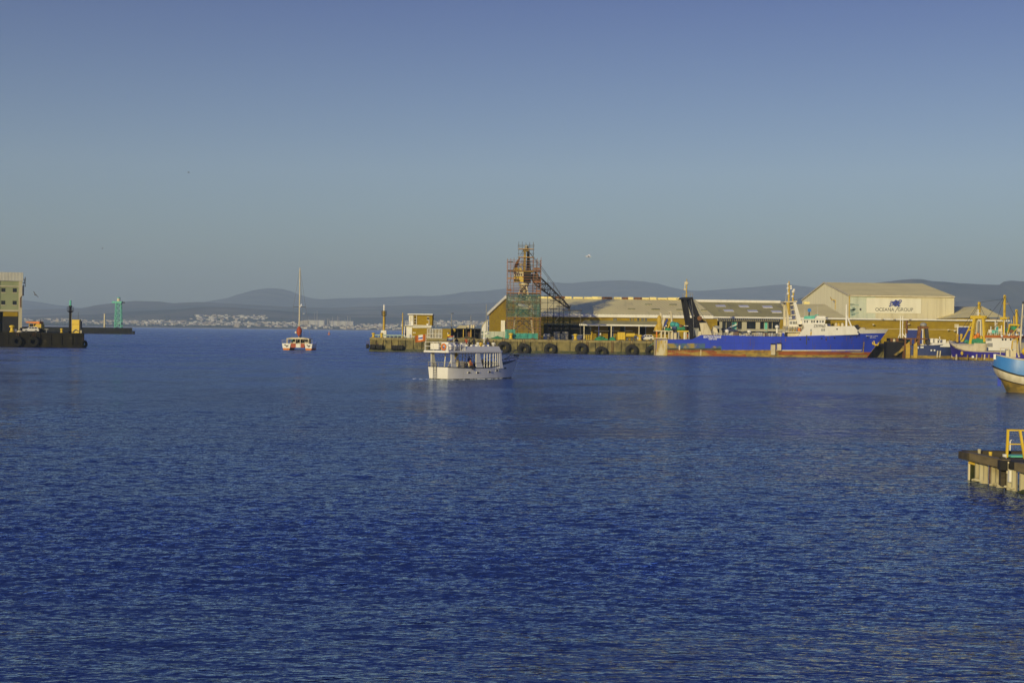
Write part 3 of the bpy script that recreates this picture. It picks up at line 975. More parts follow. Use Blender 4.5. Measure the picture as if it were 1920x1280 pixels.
# ================================================================== left quay: store, beacon, plant
def left_store():
 Yb = 424.0
 o0 = P(41, 620, Yb); o0.z = ZL
 t_ = thing('store_building', 'tall pale green store with square windows and a dark doorway at the left edge', 'building', o0, R(19))
 # local x runs left (negative) along the facade, y into the building
 s = Yb / FPX
 H = (622 - 510) * s + 0.6
 W = 30.0
 zpx = lambda py: (621.5 - py) * s
 xpx = lambda px: (px - 41) * s / math.cos(R(19)) * 1.0
 dz0, dz1 = 0.0, zpx(582)
 dx0, dx1 = xpx(3), xpx(35)
 zw = zpx(536)
 mb = MB()
 D = 14.0
 # walls round the doorway and the window openings: strips of wall between them
 wins = [(xpx(6), xpx(13)), (xpx(25), xpx(32))]
 rowsz = [(zpx(570.5), zpx(563)), (zpx(547), zpx(539.5))]
 f = MB()
 f.box(dx0, dx1, 0.0, 0.4, dz1, rowsz[0][0])
 f.box(dx0, dx1, 0.0, 0.4, rowsz[0][1], rowsz[1][0])
 f.box(dx0, dx1, 0.0, 0.4, rowsz[1][1], zpx(536))
 for z0, z1 in rowsz:
  f.box(dx0, wins[0][0], 0.0, 0.4, z0, z1)
  f.box(wins[0][1], wins[1][0], 0.0, 0.4, z0, z1)
  f.box(wins[1][1], dx1, 0.0, 0.4, z0, z1)
 f.build('wall', M['sage'], t_)
 b = MB()
 b.box(dx1, -0.0, -0.25, D, 0, zpx(526)); b.box(xpx(-2), dx0, -0.25, D, 0, zpx(526))
 b.box(-W, xpx(-2), 0.0, D, 0, zpx(526))
 b.box(dx0, dx1, 6.0, D, 0, zpx(526))
 b.build('pier', M['stone_trim'], t_)
 for a, c in ((dz1 - 0.2, dz1 + 0.35), (zpx(537), zpx(535))):
  b = MB(); b.box(dx0, dx1, -0.2, 0.0, a, c); b.build('band', M['stone_trim'], t_)
 b = MB(); b.box(dx0, dx1, 0.0, 0.4, zpx(536), zpx(526)); b.build('frieze', M['sage'], t_)
 g = MB(); g.box(dx0 + 0.9, dx1 - 0.02, 0.3, 0.5, 0, dz1 - 0.22); g.build('door', M['dark'], t_)
 b = MB(); b.box(dx0 + 1.1, dx1 - 0.2, 0.12, 0.28, dz1 - 1.6, dz1 - 0.25); b.build('door_header', M['brick'], t_)
 for z0, z1 in rowsz:
  for a, c in wins:
   p = MB(); p.box(a + 0.02, c - 0.02, 0.22, 0.3, z0 + 0.02, z1 - 0.02); wn = p.build('window', M['glass'], t_)
   p = MB(); p.box(a - 0.1, c + 0.1, -0.12, 0.0, z0 - 0.25, z0 - 0.02); p.build('sill', M['stone_trim'], wn)
 # mansard of ribbed sheet
 mb = MB()
 z0, z1 = zpx(526), zpx(509.5)
 n = 150
 ring0, ring1 = [], []
 for i in range(n + 1):
  x = -W + (W + 0.25) * i / n
  dd = -0.09 if i % 2 else 0.0
  ring0.append((x, -0.35 + dd, z0)); ring1.append((x, 1.2 + dd, z1))
 mb.loft([ring0, ring1], False, False)
 mb.add([(-W, 1.2, z1), (0.25, 1.2, z1), (0.25, D, z1 - 0.5), (-W, D, z1 - 0.5)], [(0, 1, 2, 3)])
 mb.add([(0.25, -0.35, z0), (0.25, D, z0), (0.25, D, z1 - 0.5), (0.25, 1.2, z1)], [(0, 1, 2, 3)])
 mb.build('roof', M['mansard'], t_)
 g = MB()
 for k in range(3):
  z = zpx(536) + k * 1.0 + 0.1
  g.box(0.05, 0.9, 0.4, 2.2, z, z + 0.12)
 for z in (0.0, 0.55, 1.1, 1.65, 2.2):
  g.bar((0.85, 0.5, zpx(533) + z), (0.85, 2.1, zpx(533) + z), 0.09)
 for y in (0.5, 1.3, 2.1):
  g.bar((0.85, y, zpx(536)), (0.85, y, zpx(518)), 0.16)
  g.bar((0.3, y, zpx(536)), (0.85, y, zpx(518)), 0.16)
 g.build('hoist_cage', M['dark_steel'], t_)
 g = MB()
 g.box(0.03, 0.5, 0.3, 0.9, zpx(553), zpx(535)); g.build('downpipe_box', M['stone_trim'], t_)
 g = MB(); g.tube([(0.15, -0.3, zpx(552)), (-0.5, -0.4, zpx(557)), (-0.45, -0.4, zpx(575))], 0.12, 6); g.build('downpipe', M['rust'], t_)
left_store()

def lq(px, dy=0.0):
 p = P(px, 622, YL + dy); p.z = ZL + 0.02
 return p

def beacon():
 t_ = thing('beacon_column', 'dark beacon column with a railed gallery and a turquoise top light, on the black quay', 'beacon', lq(131.5, 4))
 s = (YL + 4) / FPX
 zp = lambda py: (621 - py) * s
 mb = MB(); mb.lathe([(0.9, 0), (0.9, 0.4), (0.42, 0.6), (0.36, zp(583)), (0.36, zp(573))], n=12); mb.build('column', M['black_paint_and_shade'], t_, smooth=True)
 mb = MB(); mb.lathe([(0.36, zp(583)), (0.95, zp(580.5)), (0.98, zp(580))], n=14); mb.build('gallery', M['black_paint_and_shade'], t_)
 mb = MB()
 for k in range(10):
  a = 2 * math.pi * k / 10
  mb.bar((0.95 * math.cos(a), 0.95 * math.sin(a), zp(580)), (0.95 * math.cos(a), 0.95 * math.sin(a), zp(573)), 0.06)
 for z in (zp(576.5), zp(573)):
  mb.torus((0, 0, z), 0.95, 0.04, 20, 5, 'z')
 mb.build('railing', M['black_paint_and_shade'], t_)
 mb = MB(); mb.lathe([(0.30, zp(573)), (0.30, zp(560.5)), (0.2, zp(560))], n=12); mb.build('light', M['teal'], t_, smooth=True)
 mb = MB(); mb.lathe([(0.5, zp(572.5)), (0.5, zp(570))], n=12); mb.build('lamp_base', M['black_paint_and_shade'], t_)
 mb = MB()
 for k in range(24):
  mb.bar((0.42, -0.22, 0.8 + k * 0.25), (0.42, 0.22, 0.8 + k * 0.25), 0.04)
 mb.bar((0.42, -0.22, 0.6), (0.42, -0.22, 6.6), 0.05); mb.bar((0.42, 0.22, 0.6), (0.42, 0.22, 6.6), 0.05)
 mb.build('ladder', M['steel'], t_)
beacon()

def yellow_locker():
 t_ = thing('tall_locker', 'tall yellow steel cabinet with a black arrow board at its foot, on the black quay', 'cabinet', lq(141.5, 2))
 s = (YL + 2) / FPX
 w_ = 14.0 * s; h0 = 8.0 * s; h1 = 24.2 * s
 mb = MB(); mb.box(-w_ / 2, w_ / 2, 0, 1.9, h0 + 0.02, h1); mb.build('body', M['yellow'], t_)
 mb = MB(); mb.box(w_ / 2 + 0.003, w_ / 2 + 0.3, 0.2, 1.7, 0.5, h1 - 0.3); mb.build('side_panel', M['dark_steel'], t_)  # dark panel paints in the cabinet's shaded right side
 mb = MB(); mb.box(-w_ / 2 - 0.03, w_ / 2 + 0.03, -0.05, 1.95, h1, h1 + 0.12); mb.build('top', M['yellow'], t_)
 mb = MB(); mb.box(-w_ / 2, w_ / 2, 0.0, 1.8, 0.0, h0); bd = mb.build('board', M['yellow'], t_)
 mb = MB()
 mb.prism([(-0.95, 0.30), (-0.1, 1.05), (0.25, 1.05), (0.95, 0.62), (0.95, 0.32), (0.15, 0.72), (-0.5, 0.1), (-0.95, 0.1)], -0.03, -0.003, 'y')
 mb.build('arrow', M['lettering_black'], bd)
 mb = MB(); mb.box(-w_ / 2 + 0.1, w_ / 2 - 0.1, -0.03, -0.003, h0 + 1.2, h0 + 1.26); mb.build('seam', M['rust'], t_)
yellow_locker()

def cab_machine():
 t_ = thing('quay_loader', 'yellow loader machine with an orange roofed cab, on the black quay by the store', 'loader', lq(66, 6))
 s = (YL + 6) / FPX
 k = lambda px: (px - 66) * s
 z = lambda py: (621 - py) * s
 mb = MB(); mb.prism([(k(58), z(618)), (k(77), z(616)), (k(77), z(605)), (k(68), z(605)), (k(64), z(610)), (k(56), z(611))], 0, 3.0, 'y'); mb.build('engine_hood', M['mast_yellow'], t_)
 mb = MB(); mb.box(k(54), k(63), 0.2, 2.8, z(612), z(605)); mb.build('cab', M['dark'], t_)
 for x in (54, 62.5):
  mb = MB(); mb.box(k(x), k(x) + 0.15, 0.05, 0.2, z(612), z(604)); mb.build('cab_post', M['mast_yellow'], t_)
 mb = MB(); mb.prism([(k(48), z(603)), (k(74), z(605)), (k(75), z(601.5)), (k(72), z(600.5)), (k(50), z(601.2))], -0.3, 3.3, 'y'); mb.build('cab_roof', M['orange'], t_)
 mb = MB(); mb.tube([(k(73), 1.5, z(601)), (k(73), 1.5, z(597))], 0.12, 6); mb.tube([(k(75.5), 1.5, z(605)), (k(75.5), 1.5, z(599))], 0.1, 6); mb.build('exhaust', M['dark_steel'], t_)
 for x in (57, 74):
  mb = MB(); mb.lathe([(0.3, -0.05), (0.72, 0.0), (0.75, 0.3), (0.72, 0.5), (0.3, 0.55)], (k(x), 0, 0.72), 14, 'y'); mb.build('wheel', M['rubber'], t_, smooth=True)
  mb = MB(); mb.lathe([(0.3, 2.5), (0.72, 2.55), (0.75, 2.8), (0.72, 3.0), (0.3, 3.05)], (k(x), 0, 0.72), 14, 'y'); mb.build('wheel', M['rubber'], t_, smooth=True)
cab_machine()

def car_proto(paint, lab, cat='car', group=None):
 t_ = thing('parked_car', lab, cat, group=group)
 mb = MB()
 side = [(-2.15, 0.35), (-2.2, 0.75), (-2.1, 1.0), (-1.0, 1.08), (1.9, 1.08), (2.15, 0.95), (2.2, 0.4)]
 rings = []
 for y, g in ((-0.88, 0.96), (-0.9, 1.0), (0.9, 1.0), (0.88, 0.96)):
  rings.append([(x * g, y, z) for x, z in side])
 mb.loft(rings, True, True); mb.build('body', paint, t_, smooth=True)
 mb = MB()
 top = [(-1.05, 1.07), (-0.35, 1.62), (1.6, 1.66), (2.05, 1.07)]
 rings = [[(x, y * 0.8 if z > 1.2 else y, z) for x, z in top] for y in (-0.82, 0.82)]
 mb.loft(rings, True, True); mb.build('roof', paint, t_)
 mb = MB()
 for s in (-1, 1):
  for a, b in ((-0.62, 0.05), (0.15, 0.85), (0.95, 1.65)):
   y0 = s * 0.785; y1 = s * 0.70
   mb.add([(a, y0, 1.16), (b, y0, 1.16), (b - 0.05, y1, 1.5), (max(a, -0.42) + 0.06, y1, 1.5)], [(0, 1, 2, 3)])
 mb.v = [(p[0], p[1] * 1.035 + (0.012 if p[1] > 0 else -0.012), p[2]) for p in mb.v]
 mb.build('side_window', M['glass'], t_)
 mb = MB(); mb.add([(-1.06, -0.7, 1.12), (-1.06, 0.7, 1.12), (-0.45, 0.62, 1.58), (-0.45, -0.62, 1.58)], [(0, 1, 2, 3)])
 mb.v = [(p[0] - 0.03, p[1], p[2] + 0.01) for p in mb.v]
 mb.build('windscreen', M['glass'], t_)
 for x in (-1.35, 1.35):
  for y in (-0.9, 0.72):
   mb = MB(); mb.lathe([(0.2, 0.0), (0.35, 0.0), (0.36, 0.1), (0.35, 0.2), (0.2, 0.2)], (x, y - 0.01, 0.36), 14, 'y'); wh = mb.build('wheel', M['rubber'], t_, smooth=True)
   mb = MB(); mb.lathe([(0.05, -0.015), (0.2, -0.012), (0.2, 0.1)], (x, y - 0.01, 0.36), 12, 'y'); mb.build('rim', M['steel'], wh)
 for y in (-0.62, 0.62):
  mb = MB(); mb.box(-2.2, -2.1, y - 0.2, y + 0.2, 0.72, 0.88); mb.build('headlight', M['lettering_white'], t_)
 return t_
CAR = car_proto(M['fibre'], 'small white car parked under the yellow loader on the black quay')
CAR.location = lq(57.5, 2.5); CAR.rotation_euler = (0, 0, R(25))
CAR['group'] = 'cars parked on the quays'

# odds and ends on the black quay
def small_bits():
 t_ = thing('marker_post', 'short white post at the far right corner of the black quay', 'post', lq(152.3, 0.3))
 mb = MB(); mb.lathe([(0.2, 0), (0.2, 0.8)], n=8); mb.build('post', M['cream'], t_); mb = MB(); mb.lathe([(0.24, 0.8), (0.24, 1.0), (0.1, 1.1)], n=8); mb.build('cap', M['dark_steel'], t_)
 t_ = thing('crane_hook_stand', 'thin white hooked stand between the loader and the small bollard', 'stand', lq(87, 1.5))
 mb = MB(); mb.tube([(0, 0, 0), (0.1, 0, 0.95)], 0.1, 6); mb.build('post', M['steel'], t_); mb = MB(); mb.bar((-0.6, 0, 0.98), (0.6, 0, 1.0), 0.16); mb.build('arm', M['steel'], t_)
 t_ = thing('plastic_drum', 'white drum beside the big yellow bollard on the black quay', 'drum', lq(28.5, 1.0))
 mb = MB(); mb.lathe([(0.4, 0), (0.42, 0.4), (0.4, 0.85), (0.35, 0.92)], n=12); mb.build('drum', M['white'], t_, smooth=True)
 mb = MB(); mb.lathe([(0.12, 0.92), (0.12, 1.0)], n=8); mb.build('lid', M['dark_steel'], t_)
 t_ = thing('rope_heap', 'low heap of pale rope near the store doorway', 'rope heap', lq(37, 0.8))
 for i in range(4):
  mb = MB(); mb.torus((0, 0, 0.1 + i * 0.14), 0.75 - i * 0.1, 0.1, 18, 6, 'z'); mb.build('rope_coil', M['cream'], t_)
 t_ = thing('whip_aerial', 'thin whip aerial rising behind the yellow cabinet', 'aerial', lq(146.5, 5))
 mb = MB(); mb.tube([(0, 0, 0), (0, 0, 6.2)], 0.06, 5, 0.03); mb.build('rod', M['dark_steel'], t_); mb = MB(); mb.lathe([(0.2, 0), (0.2, 0.3)], n=8); mb.build('base', M['dark_steel'], t_)
 t_ = thing('equipment_skid', 'long low dark skid of equipment beside the loader', 'skid', lq(44, 3.5))
 mb = MB(); mb.box(-1.5, 2.2, 0, 1.4, 0.1, 0.8); mb.build('frame', M['dark_steel'], t_)
 for x in (-1.0, 0.2, 1.4):
  mb = MB(); mb.lathe([(0.3, 0.8), (0.34, 1.2), (0.2, 1.35)], (x, 0.7, 0), 10); mb.build('drum', M['dark'], t_, smooth=True)
small_bits()

# ------------------------------------------------------------------ on the breakwater
def lattice_tower(t_, zb_, zt_, w0, w1, r, mats, n=8):
 corners = lambda w_: [(-w_ / 2, -w_ / 2), (w_ / 2, -w_ / 2), (w_ / 2, w_ / 2), (-w_ / 2, w_ / 2)]
 for i in range(4):
  mb = MB(); a = corners(w0)[i]; b = corners(w1)[i]
  mb.bar((*a, zb_), (*b, zt_), r); mb.build('leg', mats, t_)
 mb = MB()
 for k in range(n):
  ta, tb = k / n, (k + 1) / n
  wa, wb_ = w0 + (w1 - w0) * ta, w0 + (w1 - w0) * tb
  za, zb2 = zb_ + (zt_ - zb_) * ta, zb_ + (zt_ - zb_) * tb
  A, B = corners(wa), corners(wb_)
  for i in range(4):
   j = (i + 1) % 4
   mb.bar((*A[i], za), (*B[j], zb2), r * 0.6); mb.bar((*A[j], za), (*B[i], zb2), r * 0.6); mb.bar((*B[i], zb2), (*B[j], zb2), r * 0.6)
 mb.build('bracing', mats, t_)

def green_tower():
 Yt = YB + 8
 p = P(222, 612.5, Yt); p.z = zb
 s = Yt / FPX
 z = lambda py: (613 - py) * s
 t_ = thing('lattice_light_tower', 'turquoise lattice light tower with a round platform, on the breakwater', 'light tower', p)
 lattice_tower(t_, 0, z(567), 12 * s, 9.0 * s, 0.42, M['teal'], 5)
 mb = MB(); mb.box(-6.5 * s, 6.5 * s, -2.0, 2.0, z(605), z(603)); mb.build('landing', M['teal'], t_)
 mb = MB(); mb.box(-11 * s, 7 * s, -2.6, 2.6, z(566.5), z(563)); mb.build('platform', M['teal'], t_)
 mb = MB(); mb.box(7.05 * s, 11 * s, -1.2, 1.2, z(566), z(564)); mb.build('bracket', M['dark_steel'], t_)
 mb = MB(); mb.lathe([(3.2 * s, z(562.9)), (3.2 * s, z(557.5))], n=14); mb.build('lantern', M['cream'], t_, smooth=True)
 mb = MB(); mb.lathe([(3.4 * s, z(557.4)), (3.2 * s, z(556)), (0.1, z(554.8))], n=14); mb.build('lantern_cap', M['teal'], t_, smooth=True)
green_tower()
def mole_post():
 Yt = YB + 9
 p = P(196, 612, Yt); p.z = zb
 t_ = thing('concrete_post', 'pale round post on the breakwater left of the turquoise tower', 'post', p)
 mb = MB(); mb.lathe([(0.8, 0), (0.6, 10.5)], n=10); mb.build('post', M['cream'], t_, smooth=True)
 mb = MB(); mb.lathe([(0.8, 10.5), (0.8, 11.1), (0.4, 11.4)], n=10); mb.build('cap', M['cream'], t_)
mole_post()
# ================================================================== the left end of the long quay
def dq(px, dy=0.0, py=632):
 p = P(px, py, YQ + dy); p.z = ZQ
 return p

def quay_light():
 Y = YQ + 5
 t_ = thing('quay_lighthouse', 'slim ochre light column with a white lantern and white square base', 'lighthouse', dq(719.5, 5))
 s = Y / FPX
 z = lambda py: (631.5 - py) * s
 mb = MB(); mb.prism([(-5.3 * s, 0), (5.3 * s, 0), (5.0 * s, z(618)), (-5.0 * s, z(618))], -0.8, 0.8, 'y'); mb.build('base', M['white'], t_)
 mb = MB(); mb.lathe([(2.3 * s, z(617.9)), (1.9 * s, z(592)), (2.5 * s, z(590))], n=10); mb.build('column', M['mast_yellow'], t_, smooth=True)
 mb = MB(); mb.lathe([(2.6 * s, z(589.9)), (2.6 * s, z(581.3))], n=10); mb.build('watch_room', M['mast_yellow'], t_, smooth=True)
 mb = MB()
 for zz in (z(590), z(586), z(582)):
  mb.torus((0, 0, zz), 5 * s, 0.06, 16, 5, 'z')
 for k in range(8):
  a = k * math.pi / 4
  mb.bar((5 * s * math.cos(a), 5 * s * math.sin(a), z(590)), (5 * s * math.cos(a), 5 * s * math.sin(a), z(582)), 0.07)
 mb.lathe([(2.4 * s, z(591)), (5 * s, z(590.2)), (5 * s, z(590))], n=14)
 mb.build('gallery', M['dark_steel'], t_)
 mb = MB(); mb.lathe([(1.5 * s, z(581.2)), (1.5 * s, z(571)), (0.8 * s, z(569.5))], n=10); mb.build('lantern', M['white'], t_, smooth=True)
 mb = MB()
 for k in range(14):
  mb.bar((2.1 * s + 0.12, -0.3, 3 + k * 0.28), (2.1 * s + 0.12, 0.1, 3 + k * 0.28), 0.05)
 mb.bar((2.1 * s + 0.12, -0.3, 2.8), (2.1 * s + 0.12, -0.3, 6.8), 0.06); mb.bar((2.1 * s + 0.12, 0.1, 2.8), (2.1 * s + 0.12, 0.1, 6.8), 0.06)
 mb.build('ladder', M['dark_steel'], t_)
quay_light()

def control_house():
 Y = YQ + 7
 s = Y / FPX
 t_ = thing('control_house', 'two storey white and ochre brick control house with a flat white roof', 'building', dq(757, 7))
 k = lambda px: (px - 757) * s
 z = lambda py: (631.8 - py) * s
 D = 9.0
 mb = MB(); mb.box(k(757.5), k(772.5), 0, D, 0, z(609.5)); mb.build('wall', M['white'], t_)
 mb = MB(); mb.box(k(772.6), k(806), 0.05, D, 0, z(609.5)); mb.build('wall', M['brick'], t_)
 mb = MB(); mb.prism([(k(753), z(609.4)), (k(809), z(609.4)), (k(809), z(612.4)), (k(775), z(613)), (k(772), z(611)), (k(753), z(608.6))][::-1], -0.5, -0.06, 'y'); mb.build('beam', M['white'], t_)
 mb = MB(); mb.box(k(752.5), k(809.5), -0.9, D + 0.5, z(609.3), z(607.8)); mb.build('floor_slab', M['white'], t_)
 # upper storey: wall strips round the openings
 mb = MB(); mb.box(k(766), k(774.5), 0.3, D - 1, z(607.7), z(588.5)); mb.build('wall', M['white'], t_)
 mb = MB()
 x0, x1, zz0, zz1 = k(781), k(810), z(607.7), z(588.5)
 wx0, wx1, wz0, wz1 = k(800.5), k(803.5), z(597), z(593)
 mb.box(x0, wx0, 0.3, D - 1, zz0, zz1); mb.box(wx1, x1, 0.3, D - 1, zz0, zz1); mb.box(wx0, wx1, 0.3, D - 1, zz0, wz0); mb.box(wx0, wx1, 0.3, D - 1, wz1, zz1)
 mb.build('wall', M['brick'], t_)
 mb = MB(); mb.box(wx0, wx1, 0.5, 0.6, wz0, wz1); w_ = mb.build('window', M['glass'], t_)
 mb = MB(); mb.box(wx0 - 0.12, wx1 + 0.12, 0.2, 0.29, wz0 - 0.12, wz0); mb.box(wx0 - 0.12, wx1 + 0.12, 0.2, 0.29, wz1, wz1 + 0.12); mb.build('frame', M['white'], w_)
 mb = MB(); mb.box(k(774.6), k(780.9), 0.5, D - 1, z(607.7), z(588.5)); mb.build('panel', M['brick'], t_)
 for a, b in ((605.8, 602), (601, 597), (595.8, 591.8)):
  mb = MB(); mb.box(k(776.5), k(779), 0.40, 0.49, z(a), z(b)); w_ = mb.build('window', M['glass'], t_)
  mb = MB(); mb.box(k(776.1), k(779.4), 0.36, 0.48, z(a) - 0.1, z(a) - 0.01); mb.build('sill', M['white'], w_)
 mb = MB(); mb.box(k(780.2), k(780.95), 0.1, 0.3, z(607.6), z(588.5)); mb.build('pilaster', M['white'], t_)
 mb = MB(); mb.box(k(764), k(811), -0.6, D, z(588.4), z(586.4)); mb.build('roof', M['white'], t_)
 for a in (768, 771):
  mb = MB(); mb.box(k(a), k(a) + 0.22, 0.2, 0.29, z(600), z(592)); mb.build('slot', M['cream'], t_)
 mb = MB(); rails(mb, [(k(753.5), -0.8, z(607.8)), (k(757), -0.8, z(607.8)), (k(761), -0.8, z(607.8)), (k(765), -0.8, z(607.8))], 1.15, r=0.04); mb.build('balcony_rail', M['white'], t_)
 mb = MB(); mb.bar((k(804), 0.1, z(607)), (k(804), 0.1, z(597)), 0.14); mb.build('downpipe', M['white'], t_)
 mb = MB(); mb.box(k(799.5), k(802.5), 0.05, 0.28, z(607.6), z(604.8)); mb.build('cooler', M['white'], t_)
 mb = MB(); mb.box(k(759), k(761.5), -0.08, -0.01, 0, 2.2); mb.build('door', M['cream'], t_)
 for a in (774.5, 777.2):
  mb = MB(); mb.box(k(a), k(a) + 0.28, -0.02, 0.04, z(623), z(621)); mb.build('vent', M['white'], t_)
 mb = MB(); mb.bar((k(808.5), 1, z(604)), (k(808.5), 1, z(597.5)), 0.12); mb.bar((k(812), 1, z(613)), (k(812), 1, z(599)), 0.12); mb.bar((k(817), 1, z(613)), (k(817), 1, z(600)), 0.12); mb.bar((k(812), 1, z(599)), (k(817), 1, z(600)), 0.12)
 for q in range(4):
  mb.bar((k(812), 1, z(611 - 3.2 * q)), (k(817), 1, z(611 - 3.2 * q)), 0.08)
 mb.build('stair_frame', M['steel'], t_)
control_house()

def lamp_post(px, py_top, dy, r, lab, twin=False, mat_=None, head=True):
 t_ = thing('lamp_post', lab, 'lamp post', dq(px, dy), group='posts along the long quay')
 h = P(px, py_top, YQ + dy).z - ZQ
 mb = MB(); mb.lathe([(r * 1.8, 0), (r * 1.8, 0.5), (r, 0.6), (r * 0.6, h)], n=8); mb.build('pole', mat_ or M['steel'], t_, smooth=True)
 if head:
  mb = MB(); mb.box(-0.1, 0.75, -0.15, 0.15, h, h + 0.2); mb.build('lamp_head', M['dark_steel'], t_)
lamp_post(754.6, 586, 5.5, 0.22, 'ochre post at the left corner of the control house', mat_=M['mast_yellow'], head=False)
lamp_post(846, 588, 30, 0.18, 'pale lamp post behind the brick hut, left of the small gabled shed')
lamp_post(882.5, 592, 34, 0.16, 'lamp post just right of the small gabled shed', head=False)
lamp_post(911.5, 571, 26, 0.16, 'tall thin post just left of the gable of the long shed', head=False)

def edge_rail():
 t_ = thing('quay_railing', 'pale turquoise pipe railing along the quay edge below the control house', 'railing', dq(701, 0.4))
 k = lambda px: (px - 701) * (YQ + 0.4) / FPX
 M['pale_teal'] = mat('pale_turquoise_paint', (0.42, 0.55, 0.46), (0.36, 0.46, 0.38), scale=1.0, rough=0.6)
 mb = MB(); mb.tube([(k(701), 0, 0.72), (k(757), 0, 0.72)], 0.2, 8); mb.build('pipe', M['pale_teal'], t_, smooth=True)
 mb = MB(); mb.tube([(k(757), 0, 0.45), (k(806), 0, 0.45)], 0.1, 8); mb.build('pipe', M['white'], t_, smooth=True)
 for i in range(15):
  mb = MB(); mb.box(k(702 + i * 7.3) - 0.08, k(702 + i * 7.3) + 0.08, -0.08, 0.08, 0, 0.62 if i < 8 else 0.36); mb.build('post', M['pale_teal'], t_)
edge_rail()

def cage():
 t_ = thing('mesh_enclosure', 'white framed wire mesh enclosure between the control house and the brick hut', 'enclosure', dq(801, 4))
 k = lambda px: (px - 801) * (YQ + 4) / FPX
 H = 2.7; D = 5.0
 mb = MB()
 n = MB()
 for px in (801, 806.5, 811, 817, 823, 828.5):
  mb.bar((k(px), 0, 0), (k(px), 0, H), 0.13)
 for zz in (0.1, H / 2, H):
  mb.bar((k(801), 0, zz), (k(828.5), 0, zz), 0.12)
 for zz in (0.1, H):
  mb.bar((k(828.5), 0, zz), (k(828.5), D, zz), 0.12); mb.bar((k(801), 0, zz), (k(801), D, zz), 0.12)
 mb.build('frame', M['white'], t_)
 for px in (801, 806.5, 811, 817, 823):
  a, b = k(px) + 0.08, k({801: 806.5, 806.5: 811, 811: 817, 817: 823, 823: 828.5}[px]) - 0.08
  p = MB(); p.box(a, b, 0.02, 0.05, 0.15, H - 0.1); p.build('mesh_panel', M['net_mesh'], t_)
 p = MB(); p.box(k(801) + 0.1, k(828.5) - 0.1, D - 0.2, D, 0, H); p.build('back_panel', M['brick'], t_)
 p = MB(); p.box(k(828.5) - 0.05, k(828.5) + 0.05, 0.2, D - 0.3, 0.1, H - 0.05); p.build('side_panel', M['steel'], t_)
cage()

def brick_hut():
 t_ = thing('brick_hut', 'small flat roofed brick hut right of the mesh enclosure', 'hut', dq(829.5, 4))
 s = (YQ + 4) / FPX
 mb = MB(); mb.box(0, 15.5 * s, 0, 5, 0, 2.65); mb.build('wall', M['brick'], t_)
 mb = MB(); mb.box(-0.1, 15.5 * s + 0.1, -0.15, 5.1, 2.66, 2.85); mb.build('roof', M['brick'], t_)
 mb = MB(); mb.box(9.5 * s, 10.8 * s, -0.12, -0.01, 0.9, 1.7); mb.build('meter_box', M['white'], t_)
brick_hut()

def gable_shed():
 t_ = thing('gabled_shed', 'small pale roofed shed with an ochre gable behind the dark sheltered bay', 'shed', dq(851, 16))
 s = (YQ + 16) / FPX
 k = lambda px: (px - 851) * s
 z = lambda py: (631 - py) * s
 mb = MB(); mb.box(k(852), k(870), 0, 7, 0, z(617.5)); mb.build('wall', M['brick'], t_)
 mb = MB(); mb.add([(k(850.5), -0.6, z(617.6)), (k(869), -0.6, z(617.6)), (k(876.5), 5.2, z(607)), (k(859), 5.2, z(607))], [(0, 1, 2, 3)])
 mb.add([(k(850.5), -0.6, z(617.3)), (k(869), -0.6, z(617.3)), (k(876.5), 5.2, z(606.7)), (k(859), 5.2, z(606.7))], [(0, 1, 2, 3)])
 mb.build('roof', M['pale_roof'], t_)
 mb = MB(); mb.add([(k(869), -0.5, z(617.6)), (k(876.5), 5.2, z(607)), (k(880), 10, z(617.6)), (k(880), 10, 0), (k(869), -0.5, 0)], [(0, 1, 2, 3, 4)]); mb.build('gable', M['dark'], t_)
 for i in range(4):
  mb = MB(); mb.box(k(854 + 3.5 * i), k(856 + 3.5 * i), -0.08, -0.01, z(624), z(620)); mb.build('window', M['glass'], t_)
gable_shed()

def dark_bay():
 t_ = thing('lean_to_shelter', 'dark open fronted lean-to shelter full of stored gear behind the tour boat', 'shelter', dq(846, 7))
 k = lambda px: (px - 846) * (YQ + 7) / FPX
 mb = MB(); mb.box(k(846), k(901), 4, 4.3, 0, 2.6); mb.build('back_wall', M['dark'], t_)
 mb = MB(); mb.prism([(-0.6, 2.9), (4.4, 2.55), (4.4, 2.7), (-0.6, 3.05)], k(846.5), k(901), 'x'); mb.build('roof', M['dark_steel'], t_)
 for px in (847, 857, 868, 873, 882, 889, 900):
  mb = MB(); mb.box(k(px), k(px) + 0.22, 0, 0.22, 0, 2.85); mb.build('post', M['mast_yellow'] if px in (868, 882) else M['dark_steel'], t_)
 mb = MB(); mb.box(k(876), k(884), 0.8, 2.5, 0.02, 2.0); mb.build('stored_crate', M['rust'], t_)
 mb = MB(); mb.lathe([(0.35, 0), (0.5, 0.4), (0.4, 0.9)], (k(852), -0.9, 2.0), 10); mb.build('hanging_sack', M['mast_yellow'], t_, smooth=True)
 for px in (878, 884, 888):
  mb = MB(); mb.lathe([(0.25, 3.1), (0.36, 3.4), (0.36, 3.9), (0.25, 4.1)], (k(px), 0.5, 0), 10); mb.build('roof_drum', M['cream'], t_, smooth=True)
dark_bay()

